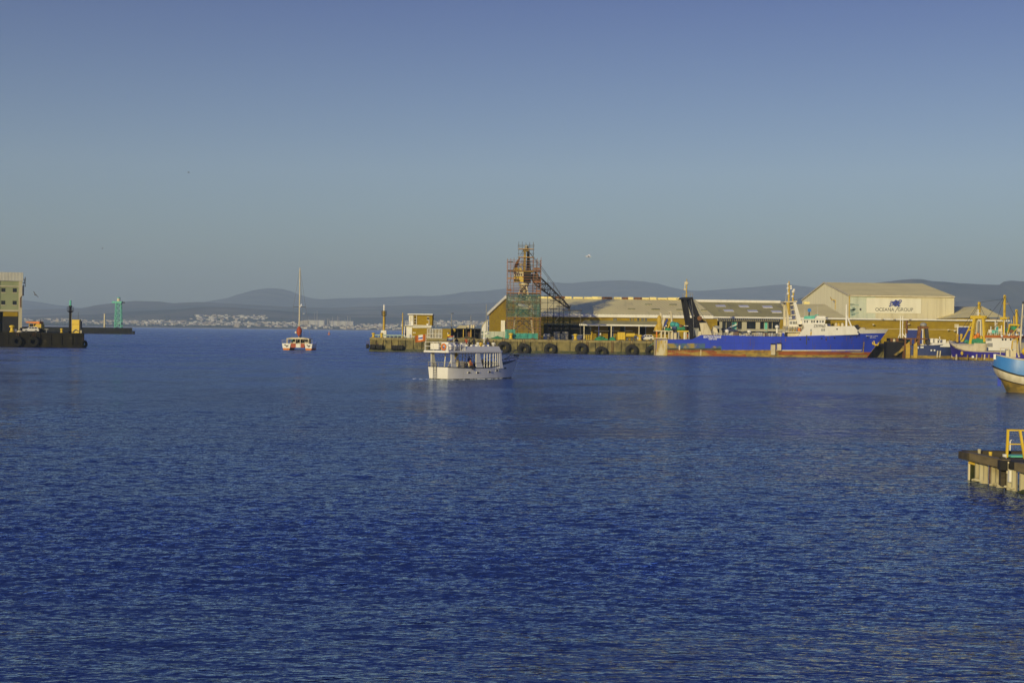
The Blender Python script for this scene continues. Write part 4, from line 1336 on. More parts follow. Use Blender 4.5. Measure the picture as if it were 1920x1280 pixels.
def site_fence():
 t_ = thing('sheet_fence', 'pale green corrugated sheet fence between the shelter and the scaffolded crane', 'fence', dq(902, 8))
 k = lambda px: (px - 902) * (YQ + 8) / FPX
 xs = [902, 910.3, 918.7, 927, 935.4, 943.7, 951]
 for a, b in zip(xs[:-1], xs[1:]):
  mb = MB(); n = 10
  r0, r1 = [], []
  for i in range(n + 1):
   x = k(a) + 0.03 + (k(b) - k(a) - 0.06) * i / n
   d = 0.06 if i % 2 else 0.0
   r0.append((x, d, 0.15)); r1.append((x, d, 2.25))
  mb.loft([r0, r1], False, False)
  r0 = [(x, d + 0.03, z) for x, d, z in r0]; r1 = [(x, d + 0.03, z) for x, d, z in r1]
  mb.loft([r0, r1], False, False)
  mb.build('sheet_panel', M['sheet_green'], t_)
 for px in xs:
  mb = MB(); mb.box(k(px) - 0.05, k(px) + 0.05, 0.15, 0.25, 0, 2.3); mb.build('post', M['steel'], t_)
 mb = MB(); mb.bar((k(902), 0.25, 0.5), (k(951), 0.25, 0.5), 0.1); mb.build('rail', M['white'], t_)
site_fence()

def silo_tent():
 t_ = thing('white_shed', 'small white lean-to shed left of the tall brick gable', 'shed', dq(903, 40))
 s = (YQ + 40) / FPX
 k = lambda px: (px - 903) * s
 z = lambda py: (630.5 - py) * s
 mb = MB(); mb.prism([(k(903), 0), (k(914), 0), (k(914), z(597)), (k(910), z(600)), (k(905), z(606.5)), (k(903), z(611))], 0, 6, 'y'); mb.build('wall', M['white'], t_)
 mb = MB(); mb.prism([(k(902.6), z(610.9)), (k(904.8), z(606.2)), (k(909.8), z(599.7)), (k(914.2), z(596.7)), (k(914.2), z(595.9)), (k(909.8), z(598.7)), (k(904.8), z(605.2)), (k(902.4), z(610.5))], -0.2, 6.2, 'y'); mb.build('roof', M['pale_roof'], t_)
silo_tent()

def heap(name, material, px0, px1, h, dy, lab, cat, seed, dep=2.0, group=None, base=0.0):
 p = dq((px0 + px1) / 2, dy); p.z += base
 q = random.Random(seed)
 mb = MB()
 w_ = (px1 - px0) * (YQ + dy) / FPX
 n, m = 14, 5
 rings = []
 for j in range(m + 1):
  t = j / m
  f = math.cos(t * math.pi / 2) ** 0.7
  ring = []
  for i in range(n):
   a = 2 * math.pi * i / n
   e = q.uniform(0.55, 1.2)
   ring.append((w_ / 2 * f * math.cos(a) * e, dep / 2 * f * math.sin(a) * e, h * t * q.uniform(0.6, 1.15)))
  rings.append(ring)
 mb.loft(rings, True, True)
 o = mb.build(name, material, smooth=True)
 o.location = p
 return tag(o, lab, cat, group)
heap('net_heap', M['green_net'], 921, 947, 0.9, 2.5, 'heap of green netting in front of the pale green fence', 'net heap', 2, 2.4)
heap('net_heap', M['green_net'], 1113, 1140, 1.3, 3.0, 'heap of green netting on the quay left of the yellow locker', 'net heap', 4, 2.4)
heap('net_heap', M['green_net'], 1141, 1156, 1.1, 3.4, 'smaller heap of green netting close to the yellow locker', 'net heap', 5, 2.0)
heap('rubble_heap', M['conc'], 853, 900, 0.55, 1.8, 'low ridge of rubble along the quay edge in front of the dark shelter', 'rubble heap', 6, 1.8)
heap('rubble_heap', M['rust'], 989, 1008, 0.45, 1.2, 'low heap of rusty scrap at the right foot of the crane', 'scrap heap', 7, 1.2)

# ================================================================== the scaffolded crane
def crane():
 Y = YQ + 7.0
 s = Y / FPX
 C = dq(980, 7.0)
 k = lambda px: (px - 980) * s
 z = lambda py: (634.2 - py) * s
 t_ = thing('harbour_crane', 'old yellow and green quay crane wrapped in scaffolding, its lattice jib lowered to the right', 'crane', C)
 # portal legs
 for sx, sy in ((-1, -1), (1, -1), (-1, 1), (1, 1)):
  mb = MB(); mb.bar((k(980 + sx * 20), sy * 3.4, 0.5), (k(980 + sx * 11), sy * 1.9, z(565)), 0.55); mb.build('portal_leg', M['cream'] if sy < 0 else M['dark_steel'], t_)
 mb = MB()
 for sy in (-3.4, 3.4):
  mb.box(k(956), k(1004), sy - 0.45, sy + 0.45, 0.35, z(624.5))
 mb.build('bogie_beam', M['teal'], t_)
 mb = MB()
 for sx in (960, 1000):
  mb.box(k(sx) - 0.4, k(sx) + 0.4, -3.0, 3.0, 0.5, 1.5)
 mb.build('cross_beam', M['teal'], t_)
 for px in (960, 966, 994, 1000):
  mb = MB(); mb.lathe([(0.1, -0.2), (0.36, -0.18), (0.36, 0.18), (0.1, 0.2)], (k(px), -3.4, 0.36), 12, 'y'); mb.build('wheel', M['rust'], t_, smooth=True)
 mb = MB(); mb.box(k(967), k(994), -2.0, 2.0, z(580), z(575)); mb.box(k(969), k(992), -1.9, 1.9, z(594), z(590)); mb.build('platform', M['cream'], t_)
 mb = MB()
 for sy in (-2.6, 2.6):
  for a, b, c_, d in ((964, 618, 984, 600), (996, 618, 976, 600), (966, 606, 982, 592), (994, 606, 978, 592), (970, 590, 984, 578), (990, 590, 976, 578)):
   mb.bar((k(a), sy, z(b)), (k(c_), sy, z(d)), 0.26)
 mb.build('portal_bracing', M['dark_steel'], t_)
 # cone mast
 for sx, sy in ((-1, -1), (1, -1), (-1, 1), (1, 1)):
  mb = MB(); mb.bar((k(980 + sx * 12), sy * 1.9, z(566)), (k(981 + sx * 4), sy * 0.8, z(533)), 0.42); mb.build('mast_leg', M['cream'], t_)
 mb = MB()
 for i in range(3):
  ya, yb = 566 - i * 11, 555 - i * 11
  wa, wb_ = 12 - i * 2.7, 12 - (i + 1) * 2.7
  for sy in (-1.4, 1.4):
   mb.bar((k(981 - wa), sy, z(ya)), (k(981 + wb_), sy, z(yb)), 0.2); mb.bar((k(981 + wa), sy, z(ya)), (k(981 - wb_), sy, z(yb)), 0.2)
 mb.build('mast_bracing', M['dark_steel'], t_)
 mb = MB(); mb.lathe([(4.0 * s, z(560)), (4.4 * s, z(540)), (9.5 * s, z(533)), (9.8 * s, z(530)), (9.0 * s, z(528.6))], (k(981), 0, 0), 14); mb.build('slewing_ring', M['cream'], t_, smooth=True)
 # machinery house: cream half, and its shaded side painted black as a second box
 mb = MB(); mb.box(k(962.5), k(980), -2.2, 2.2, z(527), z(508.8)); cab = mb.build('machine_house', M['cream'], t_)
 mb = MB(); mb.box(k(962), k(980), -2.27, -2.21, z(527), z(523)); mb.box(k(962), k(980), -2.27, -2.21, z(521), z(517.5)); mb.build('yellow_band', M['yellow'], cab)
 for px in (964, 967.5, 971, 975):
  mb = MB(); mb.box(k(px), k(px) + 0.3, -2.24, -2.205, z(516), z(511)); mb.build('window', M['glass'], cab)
 mb = MB(); mb.box(k(980.1), k(994), -2.0, 2.2, z(528), z(508)); mb.build('winch_house', M['black_paint_and_shade'], t_)
 mb = MB(); mb.box(k(960.5), k(998), -2.5, 2.5, z(508.2), z(506.6)); mb.build('roof_deck', M['mast_yellow'], t_)
 mb = MB()
 for px in (961, 964.6, 968.2, 971.8):
  mb.box(k(px), k(px) + 0.22, -2.5, -2.38, z(506.5), z(502))
 for zz in (502, 504.3):
  mb.box(k(961), k(976), -2.5, -2.38, z(zz) - 0.12, z(zz) + 0.12)
 mb.build('guard_rail', M['yellow'], t_)
 M['crane_ochre'] = mat('faded_crane_ochre', (0.40, 0.28, 0.06), (0.28, 0.18, 0.05), scale=0.8, rough=0.8, col3=(0.12, 0.06, 0.03), scale3=1.2, thresh3=(0.55, 0.7))
 # A frame
 mb = MB(); mb.prism([(k(979), z(506)), (k(984), z(506)), (k(984.5), z(470)), (k(980), z(470))], -1.7, -1.2, 'y'); mb.build('frame_leg', M['crane_ochre'], t_)
 mb = MB(); mb.prism([(k(979), z(506)), (k(984), z(506)), (k(984.5), z(470)), (k(980), z(470))], 1.2, 1.7, 'y'); mb.build('frame_leg', M['crane_ochre'], t_)
 mb = MB(); mb.prism([(k(985), z(506)), (k(994), z(506)), (k(992), z(484)), (k(988.5), z(459.5)), (k(986.2), z(459.5)), (k(986), z(484))], -0.9, 0.9, 'y'); mb.build('back_leg', M['black_paint_and_shade'], t_)
 mb = MB(); mb.box(k(978.5), k(989), -1.8, 1.8, z(470), z(466)); mb.build('head_beam', M['crane_ochre'], t_)
 mb = MB(); mb.lathe([(0.1, -0.3), (0.62, -0.28), (0.62, 0.28), (0.1, 0.3)], (k(985), -0.5, z(462)), 12, 'y'); mb.build('sheave', M['cream'], t_, smooth=True)
 # counterweight arc
 mb = MB(); mb.prism([(k(963), z(503)), (k(968), z(504)), (k(970), z(492)), (k(973.5), z(483)), (k(973), z(482)), (k(969), z(485)), (k(965), z(491)), (k(963), z(497))], -1.0, 1.0, 'y'); mb.build('counterweight', M['rust'], t_)
 mb = MB(); mb.bar((k(965), 0, z(494)), (k(982), 0, z(494)), 0.4); mb.bar((k(972), 0, z(496)), (k(977), 0, z(505)), 0.25); mb.build('counter_arm', M['mast_yellow'], t_)
 # lattice jib
 A0, A1 = Vector((k(994), 0, z(514))), Vector((k(1066), -0.4, z(574)))
 d = (A1 - A0).normalized(); nrm = Vector((-d.z, 0, d.x)).normalized()
 if nrm.z < 0:
  nrm = -nrm
 N = 15
 wdt = lambda t: (0.5 + 3.0 * min(1, t * 5) * (1 - t) ** 0.75)
 hgt = lambda t: 0.25 + 1.1 * min(1, t * 4) * (1 - t) ** 0.6
 def cp(t, i, j):
  return A0 + (A1 - A0) * t + nrm * (i * wdt(t) * 0.42) + Vector((0, j * hgt(t), 0))
 for i in (-1, 1):
  for j in (-1, 1):
   mb = MB()
   for q in range(N):
    mb.bar(cp(q / N, i, j), cp((q + 1) / N, i, j), 0.36)
   mb.build('jib_chord', M['black_paint_and_shade'], t_)
 mb = MB()
 for q in range(N):
  a, b = q / N, (q + 1) / N
  for j in (-1, 1):
   sgn = 1 if q % 2 else -1
   mb.bar(cp(a, sgn, j), cp(b, -sgn, j), 0.15); mb.bar(cp(b, -1, j), cp(b, 1, j), 0.14)
  for i in (-1, 1):
   mb.bar(cp(a, i, -1), cp(b, i, 1), 0.1)
 mb.build('jib_lacing', M['black_paint_and_shade'], t_)
 mb = MB(); mb.prism([(k(1064.5), z(580)), (k(1067.5), z(580)), (k(1068), z(575)), (k(1070.5), z(569)), (k(1068.5), z(569)), (k(1065.5), z(573))], -0.5, 0.5, 'y'); mb.build('jib_head', M['dark_steel'], t_)
 mb = MB(); mb.tube([(k(988), 0, z(468)), (k(1013), -0.1, z(497)), (k(1036), -0.2, z(528)), (k(1066), -0.4, z(573))], 0.06, 5); mb.tube([(k(988), 0.5, z(468)), (k(1050), 0.2, z(550)), (k(1066), -0.4, z(573))], 0.05, 5); mb.build('hoist_rope', M['dark_steel'], t_)
 mb = MB(); mb.prism([(k(995), z(524)), (k(1009), z(530)), (k(1012), z(522)), (k(1008), z(512)), (k(1002), z(508)), (k(1000), z(512)), (k(996), z(516))], -0.9, 0.9, 'y'); mb.build('jib_heel', M['dark_steel'], t_)
crane()

def scaffold():
 Y = YQ + 7.0
 s = Y / FPX
 C = dq(980, 7.0)
 k = lambda px: (px - 980) * s
 z = lambda py: (634.2 - py) * s
 t_ = thing('scaffolding', 'rusty tube scaffolding with plank lifts and green debris netting round the old crane', 'scaffolding', C)
 M['tube_rust'] = mat('rusty_scaffold_tube', (0.40, 0.16, 0.06), (0.24, 0.13, 0.08), scale=0.6, rough=0.8, thresh=(0.4, 0.6))
 M['tube_grey'] = mat('grey_scaffold_tube', (0.11, 0.11, 0.12), (0.17, 0.13, 0.10), scale=0.6, rough=0.7, thresh=(0.45, 0.65))
 M['plank'] = mat('scaffold_planks', (0.50, 0.29, 0.09), (0.36, 0.20, 0.07), scale=0.7, rough=0.85, thresh=(0.4, 0.6))
 M['plank_dark'] = mat('dark_scaffold_planks', (0.05, 0.04, 0.035), (0.09, 0.07, 0.05), scale=0.7, rough=0.85)
 R_ = 0.045
 def bay(x0, x1, y0, y1, zb_, zt_, xs, lifts, material, ov=0.8, R_=0.045):
  for x in xs:
   for y in (y0, y1):
    mb = MB(); mb.bar((k(x), y, zb_), (k(x), y, zt_ + random.uniform(0.2, ov)), R_ * 2); mb.build('standard', material, t_)
  mb = MB()
  for zz in lifts:
   for y in (y0, y1):
    mb.bar((k(x0) - 0.3, y, zz), (k(x1) + 0.3, y, zz), R_ * 1.8)
   for x in xs:
    mb.bar((k(x), y0 - 0.2, zz + 0.07), (k(x), y1 + 0.2, zz + 0.07), R_ * 1.6)
  o = mb.build('ledgers', material, t_)
  o['kind'] = 'stuff'
 F, B = -5.0, 5.0
 # main lift round the body
 bay(950, 1012, F, B, 0, z(486), [950, 956, 962, 998, 1005, 1012], [z(p) for p in range(628, 484, -5)], M['tube_rust'], 0.8, 0.058)
 bay(951, 1011, F + 1.2, B - 1.2, 0, z(550), [951, 959, 970, 991, 1002, 1011], [z(p) for p in range(624, 550, -12)], M['tube_grey'])
 # topmost tower
 bay(970.5, 998, -2.4, 2.4, z(508), z(459), [970.5, 977, 984, 991, 998], [z(p) for p in (497, 488, 481, 474, 466, 461, 458)], M['tube_grey'], 1.6)
 # long arm under the jib
 steps = [(1013, 1026, 521), (1026, 1037, 531), (1037, 1048, 545), (1048, 1056, 558), (1056, 1068, 572), (1068, 1088, 578)]
 for a, b, top in steps:
  bay(a, b, -1.7, 1.7, 0, z(top), [a, b], [z(p) for p in range(625, int(top) - 1, -12)], M['tube_grey'], 0.8, 0.03)
 # planks
 decks = [(949, 1013, 549, F, M['plank']), (957, 980, 549.5, F - 0.6, M['tube_rust']), (951, 1013, 566, F, M['plank']), (951, 1013, 594.5, F, M['plank']), (951, 1013, 580, F, M['plank_dark']), (960, 1012, 507, -2.9, M['plank']), (970, 998, 482, -2.6, M['plank']), (970, 998, 466.5, -2.6, M['plank']), (951, 965, 522, F, M['plank']), (951, 960, 491.5, F, M['plank_dark']), (951, 960, 507.5, F, M['plank_dark']), (996, 1012, 549, F + 0.3, M['tube_rust']),
    (1019, 1038, 554, -2.0, M['plank_dark']), (1030, 1050, 562, -2.0, M['plank_dark']), (1042, 1064, 572.5, -2.0, M['plank_dark']), (1053, 1090, 580, -2.0, M['plank_dark']), (1000, 1020, 540, -2.0, M['plank_dark']), (1002, 1024, 531, -2.0, M['plank_dark']), (1029, 1044, 577, -2.0, M['plank_dark'])]
 for a, b, py, y0, m_ in decks:
  mb = MB(); mb.box(k(a), k(b), y0, y0 + 1.3, z(py), z(py) + 0.22); mb.build('plank_deck', m_, t_)
 for py in (549, 566, 580, 594.5, 507):
  mb = MB(); mb.box(k(951), k(1012), 3.6, 4.9, z(py), z(py) + 0.2); mb.build('plank_deck', M['plank_dark'], t_)
 # braces
 mb = MB()
 for a, b, p0, p1, y in ((950, 962, 546, 500, F), (998, 1012, 546, 500, F), (970.5, 984, 482, 462, -2.4), (984, 998, 462, 482, -2.4), (958, 985, 592, 570, F), (985, 1010, 570, 592, F), (1019, 1040, 590, 560, -1.7), (1040, 1060, 600, 575, -1.7)):
  mb.bar((k(a), y - 0.1, z(p0)), (k(b), y - 0.1, z(p1)), 0.1)
 o = mb.build('braces', M['tube_grey'], t_); o['kind'] = 'stuff'
 M['toe'] = mat('faded_orange_board', (0.30, 0.13, 0.05), (0.22, 0.10, 0.04), scale=0.8, rough=0.8)
 # toe boards in orange along the lit lifts
 for a, b, py in ((951, 958, 545), (1003, 1012, 546), (1000, 1012, 529), (999, 1010, 505), (978, 981, 520)):
  mb = MB(); mb.box(k(a), k(b), F - 0.2, F - 0.1, z(py), z(py) + 0.55); mb.build('toe_board', M['toe'], t_)
 # debris nets, hung in sheets from the lifts
 def sheet(x0, x1, p0, p1, y, m_, seed, side=None):
  q = random.Random(seed)
  n, mrow = 12, 6
  rows = []
  ph = q.uniform(0, 6)
  for j in range(mrow + 1):
   row = []
   for i in range(n + 1):
    u = i / n
    bulge = 0.16 * math.sin(u * math.pi * 4 + ph) * math.sin(math.pi * j / mrow) + q.uniform(-0.03, 0.03)
    if side is None:
     row.append((k(x0 + (x1 - x0) * u), y + bulge, z(p0 + (p1 - p0) * j / mrow)))
    else:
     row.append((k(side) + bulge, x0 + (x1 - x0) * u, z(p0 + (p1 - p0) * j / mrow)))
   rows.append(row)
  mb = MB(); mb.loft(rows, False, False); mb.build('debris_net', m_, t_, smooth=True)
 for i, (a, b) in enumerate(((949, 970), (970.3, 991), (991.3, 1012.5))):
  sheet(a, b, 593.5, 551, F - 0.25, M['net_green'], i)
  sheet(a, b, 593.5, 551, B + 0.25, M['net_green'], i + 10)
  sheet(a, b, 621, 596, F - 0.2, M['net_brown'], i + 20)
  sheet(a, b, 621, 596, B + 0.2, M['net_brown'], i + 30)
 for sd_, q in ((949, 40), (1012.5, 41)):
  sheet(F - 0.2, B + 0.2, 593.5, 551, 0, M['net_green'], q, sd_)
  sheet(F - 0.2, B + 0.2, 621, 596, 0, M['net_brown'], q + 5, sd_)
 M['net_teal'] = netting('turquoise_net', (0.06, 0.34, 0.28), 0.75)
 for i, (a, b) in enumerate(((947, 966), (966.5, 988), (988.5, 1008))):
  sheet(a, b, 633, 622.5 if i else 616, F - 0.4, M['net_teal'], i + 50)
scaffold()

def worker_stands():
 pass
# ================================================================== the warehouses
def ribbed(mb, A, B, C_, D_, n, d=0.12, off=(0, 0, 0)):
 """corrugated sheet between edge A-B (bottom) and D_-C_ (top)"""
 A, B, C_, D_ = map(Vector, (A, B, C_, D_))
 nrm = (B - A).cross(D_ - A).normalized()
 r0, r1 = [], []
 for i in range(n + 1):
  u = i / n
  o = nrm * (d if i % 2 else 0)
  r0.append(A + (B - A) * u + o); r1.append(D_ + (C_ - D_) * u + o)
 mb.loft([r0, r1], False, False)

YS = 447.0
def long_shed():
 def W(px, py, Y): return P(px, py, Y)
 org = W(1012, 630, YS); org.z = ZQ
 t_ = thing('brick_shed', 'long low ochre brick harbour shed with a pale shallow roof and white fascia', 'warehouse', org)
 s = YS / FPX
 ze = W(1100, 594.3, YS).z          # top of brick, under the fascia
 zf = W(1100, 588.6, YS).z          # top of fascia
 kx = lambda px, Y=YS: (px - 960) * Y / FPX + (640 - 600) * -0.0
 x0, x1, x2, x3 = W(1012, 600, YS).x, W(1345, 600, YS).x, W(1462, 600, YS).x, W(1890, 600, YS).x
 # front wall, in lengths
 def wall(a, b, zlo, zhi, y=YS, mm=M['brick'], th=0.4, name='wall'):
  mb = MB(); mb.box(a, b, y, y + th, zlo, zhi); return wb(mb, name, mm, t_)
 zc = W(1100, 607, YS).z
 wall(x0, x1, zc, ze)
 wall(x1 + 0.01, x2, W(1400, 602, YS).z, ze, mm=M['cream'])
 wall(x2 + 0.01, x3, ZQ, ze)
 # ground floor bays from 1012 to 1345: wall with dark openings
 edges = [1012, 1020, 1108, 1112, 1140, 1150, 1163, 1172, 1198, 1211, 1232, 1345]
 solid = [1, 0, 1, 1, 0, 1, 0, 1, 0, 1, 1]
 for a, b, so in zip(edges[:-1], edges[1:], solid):
  xa, xb = W(a, 620, YS).x, W(b, 620, YS).x
  if so:
   wall(xa, xb - 0.01, ZQ, zc - 0.01)
  else:
   mb = MB(); mb.box(xa, xb - 0.01, YS + 1.2, YS + 1.5, ZQ, zc - 0.01); wb(mb, 'bay_door', M['dark'], t_)
 # white stripes over the loading bays
 for a, b in ((1115, 1142), (1145, 1160), (1172, 1186)):
  mb = MB(); mb.box(W(a, 620, YS).x, W(b, 620, YS).x, YS - 0.06, YS - 0.005, W(a, 621, YS).z, W(a, 619.3, YS).z); wb(mb, 'lintel', M['white'], t_)
 # fascia
 mb = MB(); mb.box(x0 - 0.3, W(1337, 600, YS).x, YS - 0.7, YS + 0.38, ze + 0.01, zf); wb(mb, 'fascia', M['white'], t_)
 mb = MB(); mb.box(W(1337, 600, YS).x + 0.02, x3 + 0.3, YS - 0.7, YS + 0.38, ze + 0.25, zf - 0.25); wb(mb, 'fascia', M['white'], t_)
 # left end wall, slanting back, with its gable
 B_ = W(917, 620, 506); A_ = W(950, 600, 478)
 zb_ = W(917, 590.5, 506).z; za = W(950, 558.5, 478).z
 mb = MB()
 mb.add([(x0, YS + 0.2, ZQ), (x0, YS + 0.2, ze), (A_.x, 478, za), (B_.x, 506, zb_), (B_.x, 506, ZQ)], [(0, 1, 2, 3, 4)])
 wb(mb, 'gable_wall', M['brick'], t_)
 mb = MB()
 mb.bar((x0 - 0.4, YS - 0.3, zf - 0.3), (A_.x - 0.3, 477.6, za + 0.3), 0.5, 1.0); mb.bar((A_.x - 0.3, 477.6, za + 0.3), (B_.x - 0.5, 506, zb_ + 0.3), 0.5, 1.0)
 wb(mb, 'barge_board', M['white'], t_)
 mb = MB(); mb.box(W(942.3, 620, 494).x - 0.5, W(947, 620, 494).x, 482, 482.4, ZQ, W(944, 601, 494).z); wb(mb, 'side_door', M['white'], t_)
 # roofs
 R1 = W(1303, 562, 480)
 zr1 = W(1303, 562, 480).z
 def slope(a0, a1, b1, b0, name, m_, n=None):
  mb = MB()
  ribbed(mb, a0, a1, b1, b0, n or 40, 0.10)
  return wb(mb, name, m_, t_)
 e0 = (x0 - 0.3, YS - 0.6, zf + 0.01); e1 = (W(1338, 589, YS).x, YS - 0.6, zf + 0.01)
 slope(e0, e1, (R1.x, 480, zr1), (A_.x, 478, za + 0.2), 'roof', M['pale_roof'], 110)
 mb = MB(); mb.add([(A_.x, 478, za + 0.15), (R1.x, 480, zr1 - 0.05), (R1.x, 512, zb_), (B_.x, 506, zb_)], [(0, 1, 2, 3)]); wb(mb, 'rear_roof', M['pale_roof'], t_)
 # low ridge vents, broken along their length
 a, b = Vector((A_.x, 478, za)), Vector((R1.x, 480, zr1))
 q = random.Random(4)
 L = (b - a).length; d = (b - a).normalized()
 u = 6.0
 while u < L - 3:
  ln = q.uniform(1.6, 3.4)
  p0, p1 = a + d * u, a + d * min(u + ln, L - 1)
  mb = MB(); mb.bar(p0 + Vector((0, -0.6, 0.25)), p1 + Vector((0, -0.6, 0.25)), 1.6, q.uniform(0.5, 1.0)); wb(mb, 'ridge_vent', M['pale_roof'] if q.random() < 0.75 else M['rust'], t_)
  u += ln + q.uniform(0.05, 0.7)
 # roof lights on the pale roof (dark slots) and on the grey roof (pale panes)
 def on_slope(px, py, lo, hi):
  # point on the plane through e0,e1,R1 hit by the pixel
  n_ = (Vector(e1) - Vector(e0)).cross(Vector(hi) - Vector(e0)).normalized()
  o_ = Vector((0, 0, CAM_H)); r_ = P(px, py, 1.0) - o_
  t2 = (Vector(e0) - o_).dot(n_) / r_.dot(n_)
  return o_ + r_ * t2
 for px, py, wpx, hpx in ((1216, 571.5, 13, 0.9), (1184, 580, 14, 0.9), (1228, 581, 14, 0.9), (1262, 572, 14, 1.2), (1230, 580.5, 14, 1.0), (1275, 581.5, 14, 1.2), (1320, 582, 12, 1.0), (1030, 569, 6, 0.7)):
  c_ = [on_slope(px + dx * wpx / 2, py + dy * hpx, e0, (R1.x, 480, zr1)) + Vector((0, -0.05, 0.20)) for dx, dy in ((-1, 1), (1, 1), (1, -1), (-1, -1))]
  mb = MB(); mb.add(c_ + [p_ + Vector((0, 0, -0.15)) for p_ in c_], [(0, 1, 2, 3), (0, 4, 5, 1), (1, 5, 6, 2), (2, 6, 7, 3), (3, 7, 4, 0)]); wb(mb, 'roof_light', M['grey_roof'], t_)
 # grey roof over the glazed middle
 g0 = (e1[0] + 0.02, YS - 0.6, zf - 0.23); g1 = (W(1481, 592, YS).x, YS - 0.6, zf - 0.23)
 RG0 = W(1303, 565.5, 480); RG1 = W(1462, 567.5, 482)
 slope(g0, g1, tuple(RG1), (R1.x + 0.02, 480, RG0.z), 'grey_roof', M['grey_roof'], 96)
 mb = MB(); mb.bar((R1.x, 479.5, RG0.z + 0.3), (RG1.x, 481.5, RG1.z + 0.3), 1.2, 0.8); wb(mb, 'ridge_cap', M['white'], t_)
 mb = MB(); mb.add([(R1.x, 480, RG0.z), tuple(RG1), (RG1.x, 512, zb_), (R1.x, 512, zb_)], [(0, 1, 2, 3)]); wb(mb, 'rear_roof', M['grey_roof'], t_)
 for px, py in ((1351, 574.3), (1394.5, 575), (1439, 576), (1366, 583), (1411, 584), (1456, 585)):
  hw = 9.0
  n_ = (Vector(g1) - Vector(g0)).cross(Vector(RG1) - Vector(g0)).normalized()
  o_ = Vector((0, 0, CAM_H))
  c_ = []
  for dx, dy in ((-hw + 1.5, 1.7), (hw + 1.5, 1.7), (hw - 1.5, -1.7), (-hw - 1.5, -1.7)):
   r_ = P(px + dx, py + dy, 1.0) - o_
   c_.append(o_ + r_ * ((Vector(g0) - o_).dot(n_) / r_.dot(n_)) + Vector((0, -0.05, 0.22)))
  mb = MB(); mb.add(c_ + [p_ + Vector((0, 0, -0.2)) for p_ in c_], [(0, 1, 2, 3), (0, 4, 5, 1), (1, 5, 6, 2), (2, 6, 7, 3), (3, 7, 4, 0)]); wb(mb, 'roof_light', M['white'], t_)
 # tan hipped roof by the gable of the tall store
 h0 = (g1[0] + 0.02, YS - 0.6, zf - 0.23); h1 = (W(1588, 592, YS).x, YS - 0.6, zf - 0.23)
 T0, T1 = W(1470, 570, 476), W(1546, 570, 468)
 mb = MB(); mb.add([h0, h1, tuple(T1), tuple(T0), (RG1.x + 0.05, 482, RG1.z - 0.2)], [(0, 1, 2, 3, 4)]); wb(mb, 'hip_roof', M['tan_roof'], t_)
 mb = MB(); mb.add([tuple(T0), tuple(T1), (T1.x, 473, T1.z - 1.5), (T0.x, 490, T0.z - 1.5)], [(0, 1, 2, 3)]); wb(mb, 'hip_roof_back', M['tan_roof'], t_)
 p = W(1513, 569, 472)
 mb = MB(); mb.box(p.x - 0.9, p.x + 0.9, p.y, p.y + 1.5, p.z - 1.2, p.z + 0.6); wb(mb, 'roof_cowl', M['tan_roof'], t_)
 # flat strip of roof between fascia and tall store
 mb = MB(); mb.box(W(1590, 592, YS).x, x3, YS - 0.4, 478.5, zf - 0.6, zf - 0.3); wb(mb, 'flat_roof', M['tan_roof'], t_)
 # canopy over the loading bays
 ca = W(1086, 607, YS - 9).x; cb = W(1250, 607, YS - 9).x
 zca = W(1150, 609.5, YS - 9).z
 mb = MB(); mb.add([(ca, YS - 9, zca + 0.1), (cb, YS - 9, zca + 0.1), (cb, YS - 0.01, zca + 1.5), (ca + 2.2, YS - 0.01, zca + 1.5)], [(0, 1, 2, 3)]); mb.add([(ca, YS - 9, zca - 0.1), (cb, YS - 9, zca - 0.1), (cb, YS - 0.01, zca + 1.3), (ca + 2.2, YS - 0.01, zca + 1.3)], [(0, 1, 2, 3)])
 wb(mb, 'canopy_roof', M['grey_roof'], t_)
 mb = MB(); mb.box(ca, cb, YS - 9.2, YS - 9.02, zca - 0.25, zca + 0.25); wb(mb, 'canopy_edge', M['white'], t_)
 for px in (1095, 1146, 1198, 1246):
  xx = W(px, 620, YS - 8.7).x
  mb = MB(); mb.box(xx - 0.16, xx + 0.16, YS - 8.9, YS - 8.6, ZQ, zca - 0.11); wb(mb, 'canopy_post', M['cream'], t_)
 # darker lower canopy left of it
 cl = W(1020, 607, YS - 3).x
 mb = MB(); mb.box(cl, ca + 1.5, YS - 3, YS - 0.01, W(1050, 607, YS - 3).z - 0.3, W(1050, 607, YS - 3).z); wb(mb, 'canopy_roof', M['grey_roof'], t_)
 # windows high in the front wall
 for px, py, ww, hh in ((1153, 599.5, 7, 5.5), (1182, 599.5, 2.4, 6), (1187, 599.5, 2, 6), (1196.5, 599.5, 4.2, 7), (1204.5, 600, 4.6, 7), (1211, 600, 4.6, 7)):
  a, b = W(px - ww / 2, py + hh / 2, YS), W(px + ww / 2, py - hh / 2, YS)
  mb = MB(); mb.box(a.x, b.x, YS - 0.1, YS - 0.005, a.z, b.z); f_ = wb(mb, 'window', M['steel'], t_)
  nx = max(1, int(ww / 2.3))
  mb = MB()
  for i in range(nx):
   for j in range(2):
    w1 = (b.x - a.x) / nx; h1_ = (b.z - a.z) / 2
    mb.box(a.x + i * w1 + 0.06, a.x + (i + 1) * w1 - 0.06, YS - 0.13, YS - 0.102, a.z + j * h1_ + 0.06, a.z + (j + 1) * h1_ - 0.06)
  for v in range(len(mb.v)):
   pass
  mb.v = [(p[0] - t_.location.x, p[1] - t_.location.y, p[2] - t_.location.z) for p in mb.v]
  o = mb.build('pane', M['glass'], f_); o['kind'] = 'stuff'
 # glazed middle (1345..1462)
 zg0, zg1 = ZQ, W(1400, 602.5, YS).z
 mb = MB(); mb.box(x1 + 0.02, x2 - 0.02, YS + 2.2, YS + 2.5, zg0, zg1); wb(mb, 'shop_back', M['dark'], t_)
